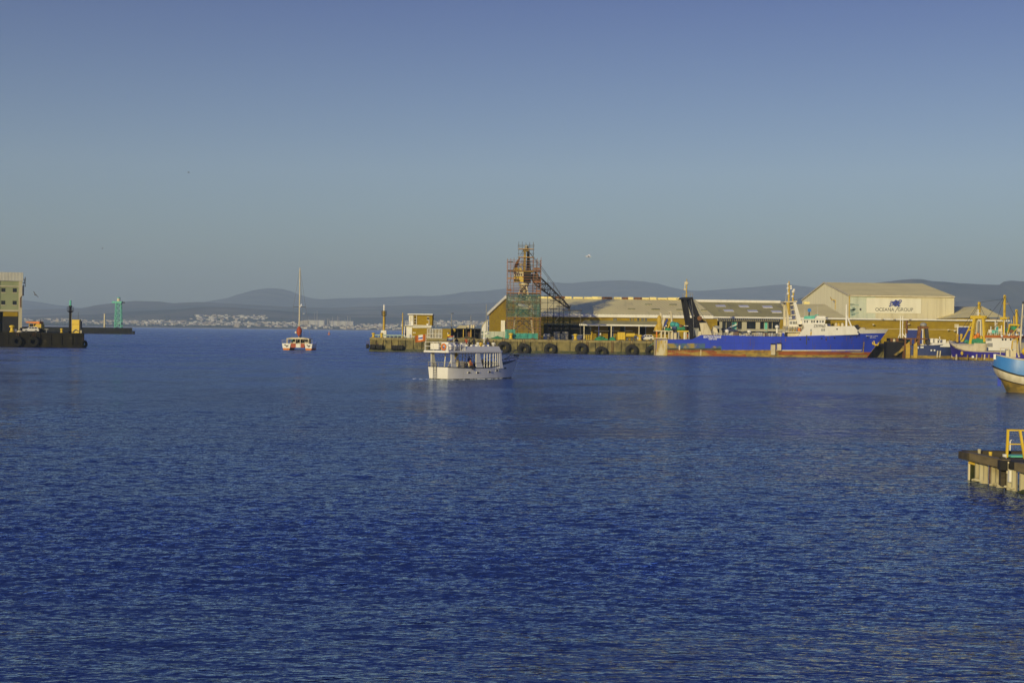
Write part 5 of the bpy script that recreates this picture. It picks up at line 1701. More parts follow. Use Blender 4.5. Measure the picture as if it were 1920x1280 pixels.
 gl = [1349, 1354, 1361.5, 1372, 1382, 1391, 1400, 1417, 1425, 1433, 1440, 1448, 1462]
 kind = ['c', 'd', 'd', 't', 'd', 'c', 'd', 'c', 'd', 't', 'd', 'd']
 for a, b, c_ in zip(gl[:-1], gl[1:], kind):
  xa, xb = W(a, 612, YS).x, W(b, 612, YS).x
  if c_ == 'c':
   mb = MB(); mb.box(xa, xb, YS - 0.1, YS + 0.4, ZQ, zg1 - 0.01); wb(mb, 'pier', M['stone_trim'], t_)
  else:
   mb = MB(); mb.box(xa + 0.12, xb - 0.12, YS + 0.5, YS + 0.55, ZQ + 0.2, zg1 - 0.1); g_ = wb(mb, 'glazing', M['glass'] if c_ == 'd' else M['teal'], t_)
   mb = MB(); mb.box(xa, xa + 0.12, YS + 0.4, YS + 0.6, ZQ, zg1 - 0.01); wb(mb, 'mullion', M['cream'], t_)
 mb = MB()
 for i in range(30):
  xx = x1 + (x2 - x1) * (i + 0.5) / 30
  mb.box(xx - 0.1, xx + 0.1, YS - 0.68, YS - 0.02, ze - 0.45, ze + 0.2)
 o = wb(mb, 'eaves_brackets', M['dark_steel'], t_); o['kind'] = 'stuff'
 mb = MB(); mb.box(x1, x2, YS - 0.25, YS - 0.05, zg1 - 0.15, zg1 + 0.15); wb(mb, 'eaves_beam', M['dark_steel'], t_)
 mb = MB(); mb.bar((W(1365, 616, YS - 1).x, YS - 1.0, W(1365, 615, YS - 1).z), (W(1381, 608, YS - 1).x, YS - 1.0, W(1381, 608, YS - 1).z), 0.35, 0.35); wb(mb, 'ramp_rail', M['white'], t_)
 for px in (1337, 1380, 1419):
  mb = MB(); a, b = W(px + 20, 621, YS - 3), W(px + 58, 617, YS - 3)
  mb.box(a.x, b.x, YS - 3, YS - 2.5, a.z, b.z); wb(mb, 'balustrade', M['stone_trim'], t_)
 # roller doors at the right
 for a, b, p0, p1 in ((1699, 1729, 634, 618.5), (1796, 1826, 634, 613.5)):
  A1, B1 = W(a, p0, YS), W(b, p1, YS)
  mb = MB(); mb.box(A1.x - 0.3, A1.x - 0.01, YS - 0.18, YS - 0.005, ZQ, B1.z + 0.3); mb.box(B1.x + 0.01, B1.x + 0.3, YS - 0.18, YS - 0.005, ZQ, B1.z + 0.3); mb.box(A1.x, B1.x, YS - 0.18, YS - 0.005, B1.z, B1.z + 0.3)
  wb(mb, 'door_frame', M['white'], t_)
  mb = MB(); ribbed(mb, (A1.x, YS - 0.1, ZQ), (A1.x, YS - 0.1, B1.z - 0.02), (B1.x, YS - 0.1, B1.z - 0.02), (B1.x, YS - 0.1, ZQ), 22, 0.05); wb(mb, 'roller_door', M['door_blue'], t_)
 # string course, floodlights and pipes on the right wall
 mb = MB(); mb.box(W(1600, 616, YS).x, W(1795, 616, YS).x, YS - 0.06, YS - 0.005, W(1700, 617.3, YS).z, W(1700, 616.6, YS).z); wb(mb, 'conduit', M['cream'], t_)
 for px, py in ((1654, 600), (1676, 600), (1705, 600), (1637, 610), (1777, 620), (1789, 622), (1703, 609)):
  p = W(px, py, YS); mb = MB(); mb.bar((p.x, YS - 0.02, p.z), (p.x - 0.3, YS - 1.3, p.z + 0.25), 0.1); mb.box(p.x - 0.55, p.x - 0.05, YS - 1.6, YS - 1.2, p.z + 0.1, p.z + 0.5); wb(mb, 'wall_lamp', M['cream'], t_)
 p = W(1699.5, 609, YS); mb = MB(); mb.tube([(p.x, YS - 0.3, p.z - 2.6), (p.x, YS - 0.3, p.z + 1.9)], 0.32, 8); wb(mb, 'vent_pipe', M['rust'], t_)
 for px, py in ((1789.5, 611),):
  a, b = W(px, py + 3.4, YS), W(px + 8, py - 3.5, YS); mb = MB(); mb.box(a.x, b.x, YS - 0.12, YS - 0.005, a.z, b.z); wb(mb, 'wall_board', M['cream'], t_)
long_shed()

YO = 480.0
def tall_store():
 W = P
 org = W(1592, 600, YO); org.z = ZQ
 t_ = thing('cold_store', 'tall cream clad warehouse with a big white company sign on its long wall', 'warehouse', org)
 x0, x1 = org.x, W(1789.5, 560, YO).x
 ze = W(1592, 553.3, YO).z; zlo = ZQ
 Yr, Yk = YO + 38, YO + 78
 zr = W(1545, 529.3, Yr).z
 # long wall in cladding panels
 n = 12
 for i in range(n):
  a, b = x0 + (x1 - x0) * i / n, x0 + (x1 - x0) * (i + 1) / n
  mb = MB(); ribbed(mb, (a + 0.015, YO, zlo), (b - 0.015, YO, zlo), (b - 0.015, YO, ze), (a + 0.015, YO, ze), 14, 0.10); wb(mb, 'cladding_panel', M['sheet_green'] if i < 3 else M['sheet'], t_)
 # gable in panels
 n = 16
 for i in range(n):
  ya, yb = YO + 78 * i / n, YO + 78 * (i + 1) / n
  zt = lambda y: ze + (zr - ze) * (1 - abs(y - Yr) / 39.0)
  mb = MB(); ribbed(mb, (x0, yb - 0.02, zlo), (x0, ya + 0.02, zlo), (x0, ya + 0.02, zt(ya) - 0.1), (x0, yb - 0.02, zt(yb) - 0.1), 8, 0.12); wb(mb, 'cladding_panel', M['gable_sheet'], t_)
 mb = MB(); ribbed(mb, (x0 - 0.3, YO - 0.5, ze), (x1 + 0.2, YO - 0.5, ze), (x1 + 0.2, Yr, zr), (x0 - 0.3, Yr, zr), 120, 0.06); wb(mb, 'roof', M['tan_roof'], t_)
 mb = MB(); mb.add([(x0 - 0.3, Yr, zr), (x1 + 0.2, Yr, zr), (x1 + 0.2, Yk, ze), (x0 - 0.3, Yk, ze)], [(0, 1, 2, 3)]); wb(mb, 'rear_roof', M['tan_roof'], t_)
 mb = MB(); mb.add([(x1, YO + 0.1, zlo), (x1, Yk, zlo), (x1, Yk, ze), (x1, Yr, zr), (x1, YO + 0.1, ze)], [(0, 1, 2, 3, 4)]); wb(mb, 'end_wall', M['sheet'], t_)
 mb = MB(); mb.bar((x0 - 0.35, YO - 0.5, ze - 0.1), (x0 - 0.35, Yr, zr - 0.1), 0.25, 0.5); mb.bar((x0 - 0.35, Yr, zr - 0.1), (x0 - 0.35, Yk, ze - 0.1), 0.25, 0.5); wb(mb, 'barge_trim', M['cream'], t_)
 mb = MB(); mb.box(x0, x1, YO - 0.75, YO - 0.52, ze - 0.35, ze); wb(mb, 'gutter', M['cream'], t_)
 mb = MB(); mb.box(x0 - 0.2, x0 + 0.12, YO - 0.3, YO - 0.14, zlo, ze - 0.36); wb(mb, 'corner_downpipe', M['mast_yellow'], t_)
 # brackets and marks
 p = W(1566, 563, YO + 18); mb = MB(); mb.bar((x0 - 0.1, YO + 20, p.z), (x0 - 1.6, YO + 20, p.z + 0.4), 0.25); mb.bar((x0 - 1.6, YO + 19, p.z), (x0 - 1.6, YO + 21.6, p.z + 1.2), 0.2); mb.bar((x0 - 0.2, YO + 20, p.z - 3.2), (x0 - 0.2, YO + 20, p.z), 0.16); wb(mb, 'hoist_bracket', M['mast_yellow'], t_)
 p = W(1613, 580, YO); mb = MB(); mb.box(p.x - 0.25, p.x + 0.25, YO - 0.35, YO - 0.16, p.z - 0.3, p.z + 0.35); wb(mb, 'vent', M['dark_steel'], t_)
 q = random.Random(3)
 mb = MB()
 for i in range(26):
  xx, yy = q.gauss(1599, 3.0), q.gauss(583, 6)
  if not (1594 < xx < 1606 and 570 < yy < 593):
   continue
  p = W(xx, yy, YO); mb.box(p.x - q.uniform(0.3, 0.9), p.x + q.uniform(0.3, 0.9), YO - 0.13, YO - 0.122, p.z - 0.14, p.z + 0.14)
 M['mould'] = mat('green_grey_stain', (0.28, 0.40, 0.36), (0.34, 0.44, 0.38), scale=1.0, rough=0.8)
 o = wb(mb, 'stain_patches', M['mould'], t_); o['kind'] = 'stuff'
 # sign board
 A1, B1 = W(1624, 587.3, YO), W(1727, 559, YO)
 zt = W(1675, 559.3, YO).z; zb2 = W(1675, 587.3, YO).z
 mb = MB(); mb.box(A1.x, B1.x, YO - 0.24, YO - 0.125, zb2, zt); sg = wb(mb, 'sign_board', M['sign_white'], t_)
 def tx(name, st, px0, px1, py0, py1):
  # caps between rows py0 (top) and py1 (base), fitted between two columns
  h = (py1 - py0) * YO / FPX
  o = text(name, st, h / 0.70, M['lettering_black'], sg, (0, 0, 0), depth=0.03, align='LEFT')
  xs = [v.co.x for v in o.data.vertices]; w_ = max(xs) - min(xs)
  a = W(px0, py1, YO); b = W(px1, py1, YO)
  o.scale = ((b.x - a.x) / w_, 1, 1)
  o.location = (a.x - min(xs) * o.scale[0] - org.x, YO - 0.26 - org.y, W((px0 + px1) / 2, py1, YO).z - org.z)
  return o
 tx('lettering', 'OCEANA', 1641, 1676.2, 577, 583.4)
 tx('lettering', 'GROUP', 1682.8, 1711.5, 577, 583.4)
 # the emblem: a blue wave-edged ray with curled fins and a long thin stroke like a staff
 def S(px, py): p = W(px, py, YO); return (p.x, p.z)
 def slab(pts, y0, y1, name, m_):
  mb = MB(); mb.prism([S(*p) for p in pts], y0, y1, 'y'); return wb(mb, name, m_, sg if False else t_)
 zz = lambda gx, gy: (1480 + gx / 5.647, 510 + gy / 5.647)
 body = [zz(*p) for p in ((1088, 312), (1108, 308), (1122, 294), (1138, 298), (1150, 308), (1166, 306), (1166, 330), (1156, 340), (1162, 354), (1142, 354), (1130, 366), (1112, 364), (1100, 352), (1086, 352), (1092, 338), (1084, 326))]
 sx_ = (W(1680, 570, YO).x)
 o1 = slab(body, YO - 0.30, YO - 0.245, 'emblem_body', M['logo_blue'])
 def curl(pts, wd, name='emblem_fin'):
  mb = MB()
  P3 = [Vector((S(*zz(*p))[0], YO - 0.27, S(*zz(*p))[1])) for p in pts]
  for a, b in zip(P3[:-1], P3[1:]):
   mb.bar(a, b, 0.05, wd)
  return wb(mb, name, M['logo_blue'], t_)
 curl([(1090, 312), (1076, 310), (1070, 318), (1078, 324)], 0.30)
 curl([(1086, 332), (1070, 330), (1062, 340), (1072, 346)], 0.30)
 curl([(1092, 352), (1076, 352), (1066, 362), (1056, 364), (1060, 354)], 0.30)
 curl([(1146, 354), (1152, 364), (1164, 362), (1170, 352)], 0.30)
 curl([(1160, 334), (1172, 330), (1176, 322)], 0.26)
 curl([(1150, 312), (1162, 300), (1178, 297), (1186, 303), (1182, 314), (1172, 318)], 0.30, 'emblem_hook')
 mb = MB(); a, b = S(*zz(1184, 310)), S(*zz(1117, 424)); mb.bar((a[0], YO - 0.262, a[1]), (b[0], YO - 0.262, b[1]), 0.03, 0.16); wb(mb, 'emblem_stroke', M['lettering_black'], t_)
 for c_ in ((1132, 322), (1118, 346)):
  p = S(*zz(*c_)); mb = MB(); mb.lathe([(0.3, -0.02), (0.3, 0.02)], (p[0], YO - 0.31, p[1]), 8, 'y'); wb(mb, 'emblem_spot', M['teal'] if False else M['lettering_black'], t_)
tall_store()

def far_right_roofs():
 W = P
 org = W(1790, 630, 476); org.z = ZQ
 t_ = thing('hipped_store', 'low tan hipped roof beside the tall warehouse, behind the yellow gantry', 'building', org)
 a, b, c_ = W(1793, 596, 458), W(1840, 574, 478), W(1884, 595, 458)
 mb = MB(); ribbed(mb, tuple(a), tuple(c_), (b.x + 0.1, b.y, b.z), (b.x - 0.1, b.y, b.z), 40, 0.05); wb(mb, 'roof', M['tan_roof'], t_)
 mb = MB(); mb.add([tuple(c_), tuple(b), (b.x, 505, b.z), (c_.x, 505, c_.z)], [(0, 1, 2, 3)]); mb.add([tuple(a), tuple(b), (b.x, 505, b.z), (a.x, 505, a.z)], [(0, 1, 2, 3)]); wb(mb, 'side_roof', M['tan_roof'], t_)
 mb = MB(); mb.box(a.x + 0.2, c_.x - 0.2, 458.3, 504, ZQ, a.z - 0.15); wb(mb, 'wall', M['brick'], t_)
 t2 = thing('navy_roofed_store', 'navy blue roofed store between the tall warehouse and the tan hipped roof', 'building', W(1810, 630, 520))
 t2.location.z = ZQ
 zt = W(1810, 574.5, 520).z; zb_ = W(1810, 597, 520).z
 xa, xb = W(1786, 590, 520).x, W(1834, 590, 520).x
 mb = MB(); ribbed(mb, (xa, 520, zb_), (xb + 4, 520, zb_), (xb, 526, zt), (xa, 526, zt), 30, 0.06); wb(mb, 'roof', M['navy_roof'], t2)
 mb = MB(); mb.box(xa, xb + 4, 520.2, 545, ZQ, zb_ - 0.05); wb(mb, 'wall', M['navy_roof'], t2)
 mb = MB(); mb.box(xa, xb, 526.1, 545, zb_, zt); wb(mb, 'rear_wall', M['navy_roof'], t2)
far_right_roofs()

def palm():
 Y = 515
 p = P(1853, 630, Y); p.z = ZQ
 t_ = thing('palm_tree', 'dark green palm crown showing above the tan hipped roof', 'palm tree', p)
 zt = P(1853, 583, Y).z - ZQ
 mb = MB(); mb.tube([(0, 0, 0), (0.2, 0, zt * 0.5), (0, 0, zt)], 0.35, 8, 0.25); mb.build('trunk', M['bark'], t_, smooth=True)
 q = random.Random(9)
 for i in range(24):
  a = q.uniform(0, 6.28); el = q.uniform(-0.25, 1.25); L = q.uniform(2.0, 2.9)
  mb = MB()
  pts = []
  for k in range(7):
   t = k / 6
   r_ = L * t * math.cos(el) * (1 - 0.1 * t)
   zz = L * t * math.sin(el) - 1.5 * t * t
   pts.append(Vector((r_ * math.cos(a), r_ * math.sin(a), zt + zz)))
  side = Vector((-math.sin(a), math.cos(a), 0))
  for k in range(1, 7):
   for sg in (-1, 1):
    ln = 0.75 * math.sin(math.pi * (k / 7) ** 0.8) + 0.15
    b = pts[k]; d = (pts[k] - pts[k - 1]).normalized()
    tip = b + side * sg * ln + d * 0.35 + Vector((0, 0, -0.3 * ln))
    for e in (0.0, 0.5):
     bb = pts[k - 1].lerp(b, e + 0.25)
     mb.add([bb, bb + d * 0.16, tip - d * (0.3 * (1 - e))], [(0, 1, 2)])
  for k in range(6):
   mb.bar(pts[k], pts[k + 1], 0.06)
  mb.build('frond', M['leaf'], t_)
palm()
# ================================================================== the big blue stern trawler
def big_trawler():
 YN = 406.0                       # its near side
 B = 9.5
 K = YN / FPX
 x_s = P(1231, 666, YN).x
 org = Vector((x_s, YN + B / 2, 0))
 t_ = thing('stern_trawler', 'long blue hulled stern trawler with white wheelhouse, black gantry and rusty red waterline', 'ship', org)
 def k(px, py=640, dy=0.0):       # photograph column -> local x on the plane dy behind the near side
  return P(px, py, YN + dy).x - x_s
 def z(py, px=1430, dy=0.0):
  return P(px, py, YN + dy).z
 L = k(1673, 617)
 # stations: x, half beam deck, half beam water, sheer, rake
 pts = [(0.0, 636, 0.62, 0.50), (0.02, 636, 0.9, 0.72), (0.05, 636, 1.0, 0.86), (0.165, 636, 1, 0.97), (0.1651, 636, 1, 0.97), (0.205, 628, 1, 1.0), (0.35, 629, 1, 1), (0.5, 630.6, 1, 1), (0.62, 631, 1, 1), (0.72, 629.5, 0.98, 0.95), (0.80, 628, 0.92, 0.80),
   (0.865, 626.5, 0.78, 0.55), (0.915, 625.5, 0.60, 0.30), (0.96, 625, 0.36, 0.12), (0.985, 624.8, 0.18, 0.05), (1.0, 624.6, 0.03, 0.02)]
 Lw = L * 0.912
 st = []
 for f, py, bd, bw in pts:
  sh = z(py, 1231 + 438 * f)
  rk = (L - 0.7 - Lw) * max(0.0, (f - 0.7) / 0.3) ** 1.4
  st.append((Lw * f, B / 2 * bd, B / 2 * bw, sh, rk))
 zb = z(657.7)                     # top of the boot band
 aft = [s for s in st if s[0] <= Lw * 0.2051]
 fwd = [s for s in st if s[0] >= Lw * 0.2049]
 def open_band(stn, lo, hi, name, m_, n=4, off=0.0, mirror=True, inset=False):
  # both sides of the hull over a run of stations
  obs = []
  mb = MB()
  for sg in (-1, 1):
   rows = []
   for q in range(n + 1):
    row = []
    for s in stn:
     (x, bd, bw, sh, rk) = s
     a = lo(s) if callable(lo) else lo
     h = hi(s) if callable(hi) else hi
     zz = a + (h - a) * q / n
     u = zz / sh
     bb = (bw + (bd - bw) * (max(u, 0) ** 1.3)) if zz >= 0 else bw * (1 + 0.2 * u)
     row.append((x + rk * max(u, -0.2), sg * (max(bb, 0.02) + off), zz))
    rows.append(row)
   mb.loft(rows, False, False)
  return mb.build(name, m_, t_, smooth=True)
 open_band(st, -1.0, zb, 'boot_topping', M['boot'], 3)
 open_band(st, zb, lambda s: min(s[3], s[3]), 'hull_side', M['blue_hull'], 6)
 # worn aft quarter, weed line and scuffed plates, a few mm proud of the paint
 xa, xb = k(1253), k(1320)
 def strip(px0, px1, py0, py1, name, m_, off, n=24):
  rows = []
  for py in (py0, py1):
   row = []
   for i in range(n + 1):
    x = k(px0) + (k(px1) - k(px0)) * i / n
    zz = z(py, px0 + (px1 - px0) * i / n)
    # interpolate hull half-beam
    for s0, s1 in zip(st[:-1], st[1:]):
     xx0 = s0[0] + s0[4] * max(zz / s0[3], -0.2); xx1 = s1[0] + s1[4] * max(zz / s1[3], -0.2)
     if xx0 <= x <= xx1 and xx1 > xx0:
      f = (x - xx0) / (xx1 - xx0)
      hb = [s[2] + (s[1] - s[2]) * (max(zz / s[3], 0) ** 1.3) if zz >= 0 else s[2] * (1 + 0.2 * zz / s[3]) for s in (s0, s1)]
      b = hb[0] + (hb[1] - hb[0]) * f
      break
    else:
     b = 0.1
    row.append((x, -(b + off), zz))
   rows.append(row)
  mb = MB(); mb.loft(rows, False, False)
  return mb.build(name, m_, t_)
 strip(1252, 1322, 652.5, 643.5, 'scuffed_plating', M['blue_worn'], 0.012)
 strip(1234, 1250, 667.5, 655.5, 'stern_rust', M['mast_yellow'], 0.04, 8)
 for px, a, b, m_ in ((1236, 638, 656, 'steel'), (1241, 638, 662, 'mast_yellow'), (1244, 640, 655, 'rust'), (1247.5, 639, 660, 'scum')):
  strip(px - 0.9, px + 0.9, b, a, 'stern_streak', M[m_], 0.05, 1)
 strip(1333, 1353, 656.5, 648.5, 'scuffed_plating', M['blue_worn'], 0.013)
 strip(1336, 1352, 656.3, 652.5, 'dark_scuff', M['algae'], 0.018)
 strip(1340, 1620, 658.6, 656.0, 'weed_line', M['scum'], 0.012, 60)
 strip(1456, 1622, 657.4, 656.0, 'white_line', M['white'], 0.024, 50)
 strip(1252, 1342, 656.2, 652.7, 'rubbing_scum', M['algae'], 0.014)
 strip(1344, 1460, 669.5, 659.5, 'ochre_bottom', M['scum'], 0.012, 30)
 strip(1458, 1634, 670, 665.4, 'ochre_bottom', M['scum'], 0.013, 40)
 for i in range(10):
  a = 1252 + i * 7.2
  mb = MB()
  p0 = strip(a, a + 0.6, 666, 656.5, 'scrape_mark', M['scum'], 0.02, 1)
 strip(1313.5, 1315, 666.5, 655.5, 'draught_mark', M['cream'], 0.022, 1)
 strip(1273, 1275.5, 656, 648, 'rope_stain', M['cream'], 0.022, 1)
 # transom: rounded, streaked with rust
 s0 = st[0]
 mb = MB()
 rows = []
 for zz in (-1, 0, 1.2, 2.4, 3.6, s0[3]):
  u = max(zz, 0) / s0[3]
  b = s0[2] + (s0[1] - s0[2]) * u ** 1.3
  rows.append([(-0.25 * math.cos(math.pi / 2 * t), b * t, zz) for t in (-1, -0.7, -0.35, 0, 0.35, 0.7, 1)])
 mb.loft(rows, False, False); mb.build('transom', M['stern'], t_, smooth=True)
 open_stern = strip(1232.3, 1251.6, 667.5, 637, 'stern_quarter', M['stern'], 0.03, 10)
 mb = MB(); mb.box(k(1229.5), k(1251), -B / 2 + 0.5, B / 2 - 0.5, z(637.2), z(635.2)); mb.build('stern_sill', M['cream'], t_)
 # decks
 def deck(stn, dz, name, m_):
  mb = MB(); Lr, Rr = [], []
  for s in stn:
   zz = s[3] - dz; u = zz / s[3]
   b = max(s[2] + (s[1] - s[2]) * u ** 1.3 - 0.04, 0.01)
   Lr.append((s[0] + s[4] * u, b, zz)); Rr.append((s[0] + s[4] * u, -b, zz))
  mb.loft([Lr, Rr], False, False); return mb.build(name, m_, t_)
 deck(aft[:-1], 0.25, 'aft_deck', M['rust'])
 deck(fwd, 1.0, 'main_deck', M['conc_deck'])
 # white forecastle bulwark above the blue
 bow = [s for s in st if s[0] >= Lw * 0.8]
 def cap(s):
  f = s[0] / Lw
  return z(618.3 - 1.0 * max(0, (f - 0.9)) * 10, 1231 + 438 * f)
 mb = MB()
 for sg in (-1, 1):
  rows = []
  for q in range(4):
   row = []
   for s in bow:
    h = cap(s); zz = s[3] + 0.01 + (h - s[3]) * q / 3
    u = zz / s[3]
    b = s[2] + (s[1] - s[2]) * u ** 1.3
    row.append((s[0] + s[4] * u, sg * max(b, 0.02), zz))
   rows.append(row)
  mb.loft(rows, False, False)
 mb.build('bow_bulwark', M['white'], t_, smooth=True)
 mb = MB()
 pl, pr = [], []
 for s in bow:
  zz = cap(s) - 0.6; u = zz / s[3]; b = max(s[2] + (s[1] - s[2]) * u ** 1.3 - 0.05, 0.01)
  pl.append((s[0] + s[4] * u, b, zz)); pr.append((s[0] + s[4] * u, -b, zz))
 mb.loft([pl, pr], False, False); mb.build('foredeck', M['conc_deck'], t_)
 # superstructure block: sloped sides fore and aft
 ys = -B / 2 + 0.28
 def block(pts_, y0, y1, name, m_):
  mb = MB(); mb.prism([(k(px, py), z(py, px)) for px, py in pts_], y0, y1, 'y'); return mb.build(name, m_, t_)
 block([(1496, 631.5), (1509, 614.5), (1506, 607.6), (1551, 606.9), (1552, 611.5), (1602, 611), (1608, 618.5), (1610, 627)], ys, -ys, 'deckhouse', M['white'])
 block([(1505, 607.5), (1505, 600), (1549, 598.6), (1547.5, 607)], ys + 0.5, -ys - 0.5, 'wheelhouse', M['white'])
 block([(1503, 599.8), (1503, 598.3), (1551, 597), (1551, 598.4)], ys + 0.3, -ys - 0.3, 'wheelhouse_roof', M['white'])
 for px, w_ in ((1509.5, 2.0), (1514, 2.0), (1522.8, 2.2), (1527, 2.2), (1533, 3.0), (1538.5, 3.2), (1543.5, 2.4)):
  mb = MB(); mb.box(k(px - w_ / 2), k(px + w_ / 2), ys + 0.44, ys + 0.49, z(604.8, px), z(600.6, px)); w1 = mb.build('window', M['glass'] if px != 1538.5 else M['steel'], t_)
 for px, py in ((1520.7, 619), (1541.3, 618.3), (1545.3, 618.3)):
  mb = MB(); mb.box(k(px - 1.4), k(px + 1.4), ys - 0.06, ys - 0.004, z(py + 2.2, px), z(py - 2.2, px)); mb.build('window', M['steel'], t_)
 for px, py in ((1569.5, 616.8), (1609, 622.8)):
  mb = MB(); mb.lathe([(0.22, -0.05), (0.22, 0.02)], (k(px), ys - 0.02, z(py, px)), 10, 'y'); mb.build('porthole', M['dark'], t_)
 mb = MB(); mb.prism([(k(1519.5), z(629, 1520)), (k(1521.5), z(629, 1520)), (k(1522.5), z(622, 1520)), (k(1519.5), z(622, 1520))], ys - 0.03, ys - 0.004, 'y'); mb.build('rust_stain', M['mast_yellow'], t_)
 mb = MB(); mb.box(k(1553), k(1559), ys + 1.0, ys + 3.0, z(611.3, 1555), z(607, 1555)); mb.build('winch_box', M['navy'], t_)
 for px in (1575, 1580, 1587):
  mb = MB(); mb.lathe([(0.4, 0), (0.45, 0.5), (0.2, 0.9)], (k(px), 0.5, z(611, px)), 10); mb.build('vent_head', M['cream'] if px != 1580 else M['mast_yellow'], t_, smooth=True)
 # lettering
 def lettering(s_, px0, px1, py_top, py_base, y, slope=0.0, mm='lettering_white', bold=0.0):
  h = (py_base - py_top) * K
  o = text('lettering', s_, h / 0.70, M[mm], t_, (0, 0, 0), depth=0.03, align='LEFT', bold=bold)
  xs = [v.co.x for v in o.data.vertices]; w_ = max(xs) - min(xs)
  sx = (k(px1) - k(px0)) / w_
  o.scale = (sx, 1, 1)
  o.location = (k(px0) - min(xs) * sx, y, z(py_base, px0))
  o.rotation_euler = (math.pi / 2, 0, 0)
  return o
 lettering('ZR9960', 1525.4, 1547.4, 608.0, 613.6, ys - 0.03, mm='lettering_black')
 lettering('BEATRICE MARINE', 1319, 1352, 629.3, 633.3, -B / 2 - 0.03, bold=0.02)
 lettering('CAPE TOWN', 1328.5, 1344, 634.2, 636.6, -B / 2 - 0.03, bold=0.02)
 def bow_y(px, py):
  x = k(px, py); zz = z(py, px)
  for s0, s1 in zip(st[:-1], st[1:]):
   a = s0[0] + s0[4] * zz / s0[3]; b = s1[0] + s1[4] * zz / s1[3]
   if a <= x <= b and b > a:
    f = (x - a) / (b - a)
    h0 = s0[2] + (s0[1] - s0[2]) * (zz / s0[3]) ** 1.3; h1 = s1[2] + (s1[1] - s1[2]) * (zz / s1[3]) ** 1.3
    return -(h0 + (h1 - h0) * f)
  return -0.3
 for s_, px0, px1, a, b in (('BEATRICE MARINE', 1627.5, 1653.5, 626.5, 630.0), ('ZR 9960', 1636, 1648, 631.0, 633.2)):
  # letters laid on the flaring bow
  o = lettering(s_, px0, px1, a, b, 0, bold=0.02)
  y0, y1 = bow_y(px0, b), bow_y(px1, b)
  yt = bow_y(px0, a)
  ang = math.atan2(y1 - y0, k(px1) - k(px0))
  tilt = math.atan2(yt - y0, (b - a) * K)
  o.rotation_euler = (math.pi / 2 - 0.0, 0, ang)
  o.rotation_euler = (Matrix.Rotation(ang, 3, 'Z') @ Matrix.Rotation(math.pi / 2 - tilt * -1.0, 3, 'X')).to_euler()
  o.location.y = y0 - 0.12
 for px, py in ((1500.4, 636), (1516.5, 636), (1541, 634.5), (1565.5, 633.3), (1597, 632), (1609, 631.5), (1631, 631.6), (1549.5, 636)):
  mb = MB(); mb.lathe([(0.22, -0.04), (0.22, 0.05)], (k(px), bow_y(px, py) - 0.02, z(py, px)), 10, 'y'); mb.build('porthole', M['dark'], t_)
 M['run_a'] = mat('thin_rust_run', (0.10, 0.06, 0.16), (0.16, 0.075, 0.05), scale=1.5, rough=0.8)
 M['run_b'] = mat('dull_blue_run', (0.03, 0.05, 0.24), (0.045, 0.055, 0.18), scale=1.5, rough=0.8)
 # rust runs and a green stain on the side
 for px, a, b, w_ in ((1512.5, 628, 646, 1.6), (1473, 634, 640, 1.2), (1549.5, 632, 640, 1.6)):
  strip(px - w_ / 2, px + w_ / 2, b, a, 'rust_run', M['algae'] if px == 1512.5 else M['rust'], 0.012, 1)
 rq = random.Random(19)
 for i in range(22):
  px = rq.uniform(1330, 1625); a = rq.choice([629.5, 630.5, 633, 636, 645]); ln = rq.uniform(4, 16)
  w_ = rq.uniform(0.25, 0.9)
  strip(px - w_ / 2, px + w_ / 2, a + ln, a + 1.5, 'rust_run', M[rq.choice(['run_a', 'run_a', 'run_b'])], 0.016, 1)
 for px in range(1350, 1620, 27):
  strip(px - 0.12, px + 0.12, 655.5, 631.5, 'plate_seam', M['run_b'], 0.008, 1)
 strip(1330, 1622, 643.4, 643.1, 'plate_seam', M['run_b'], 0.010, 40)
 # anchor and its hawse
 p = (k(1648, 645), bow_y(1648, 645), z(645, 1648))
 mb = MB(); mb.bar((p[0] - 0.5, p[1] - 0.35, p[2] + 0.9), (p[0] - 0.1, p[1] - 0.5, p[2] - 0.5), 0.3)
 mb.bar((p[0] - 0.8, p[1] - 0.45, p[2] + 0.0), (p[0] + 0.7, p[1] - 0.35, p[2] - 0.35), 0.35); mb.bar((p[0] + 0.7, p[1] - 0.35, p[2] - 0.35), (p[0] + 0.85, p[1] - 0.4, p[2] + 0.4), 0.25); mb.bar((p[0] - 0.8, p[1] - 0.45, p[2]), (p[0] - 0.9, p[1] - 0.4, p[2] + 0.6), 0.25)
 mb.build('anchor', M['yellow'], t_)
 strip(1624, 1626, 662, 641, 'rope_mark', M['scum'], 0.05, 1)
 # side fenders: three tan pads
 for px0, px1, a, b in ((1445, 1453, 665, 646), (1456.5, 1464, 656.5, 644.5)):
  mb = MB(); mb.box(k(px0), k(px1), -B / 2 - 0.75, -B / 2 - 0.03, max(z(a), -0.2), z(b)); mb.build('fender_pad', M['cream'], t_)
  mb = MB(); mb.box(k(px0), k(px0 + 3), -B / 2 - 0.8, -B / 2 - 0.1, z(b) + 0.01, z(b) + 0.35); mb.box(k(px1 - 3), k(px1), -B / 2 - 0.8, -B / 2 - 0.1, z(b) + 0.01, z(b) + 0.35); mb.build('fender_head', M['rubber'], t_)
 # ---------------- after gantry
 gy = -B / 2 + 1.2
 for nm, pts_ in (('gantry_leg', [(1283, 561), (1289.5, 561), (1295, 596), (1306, 636), (1296, 636), (1290, 600)]), ('gantry_leg', [(1293, 561), (1300.5, 561), (1314, 594), (1318, 604), (1312, 604), (1305, 596)])):
  for y in (gy, -gy - 1.0):
   block(pts_, y, y + 1.0, nm, M['black_paint_and_shade'])
 block([(1278.5, 560.9), (1278.5, 559), (1281, 557), (1299.5, 556.6), (1301, 560.9)], gy - 0.3, -gy + 0.3, 'gantry_head', M['black_paint_and_shade'])
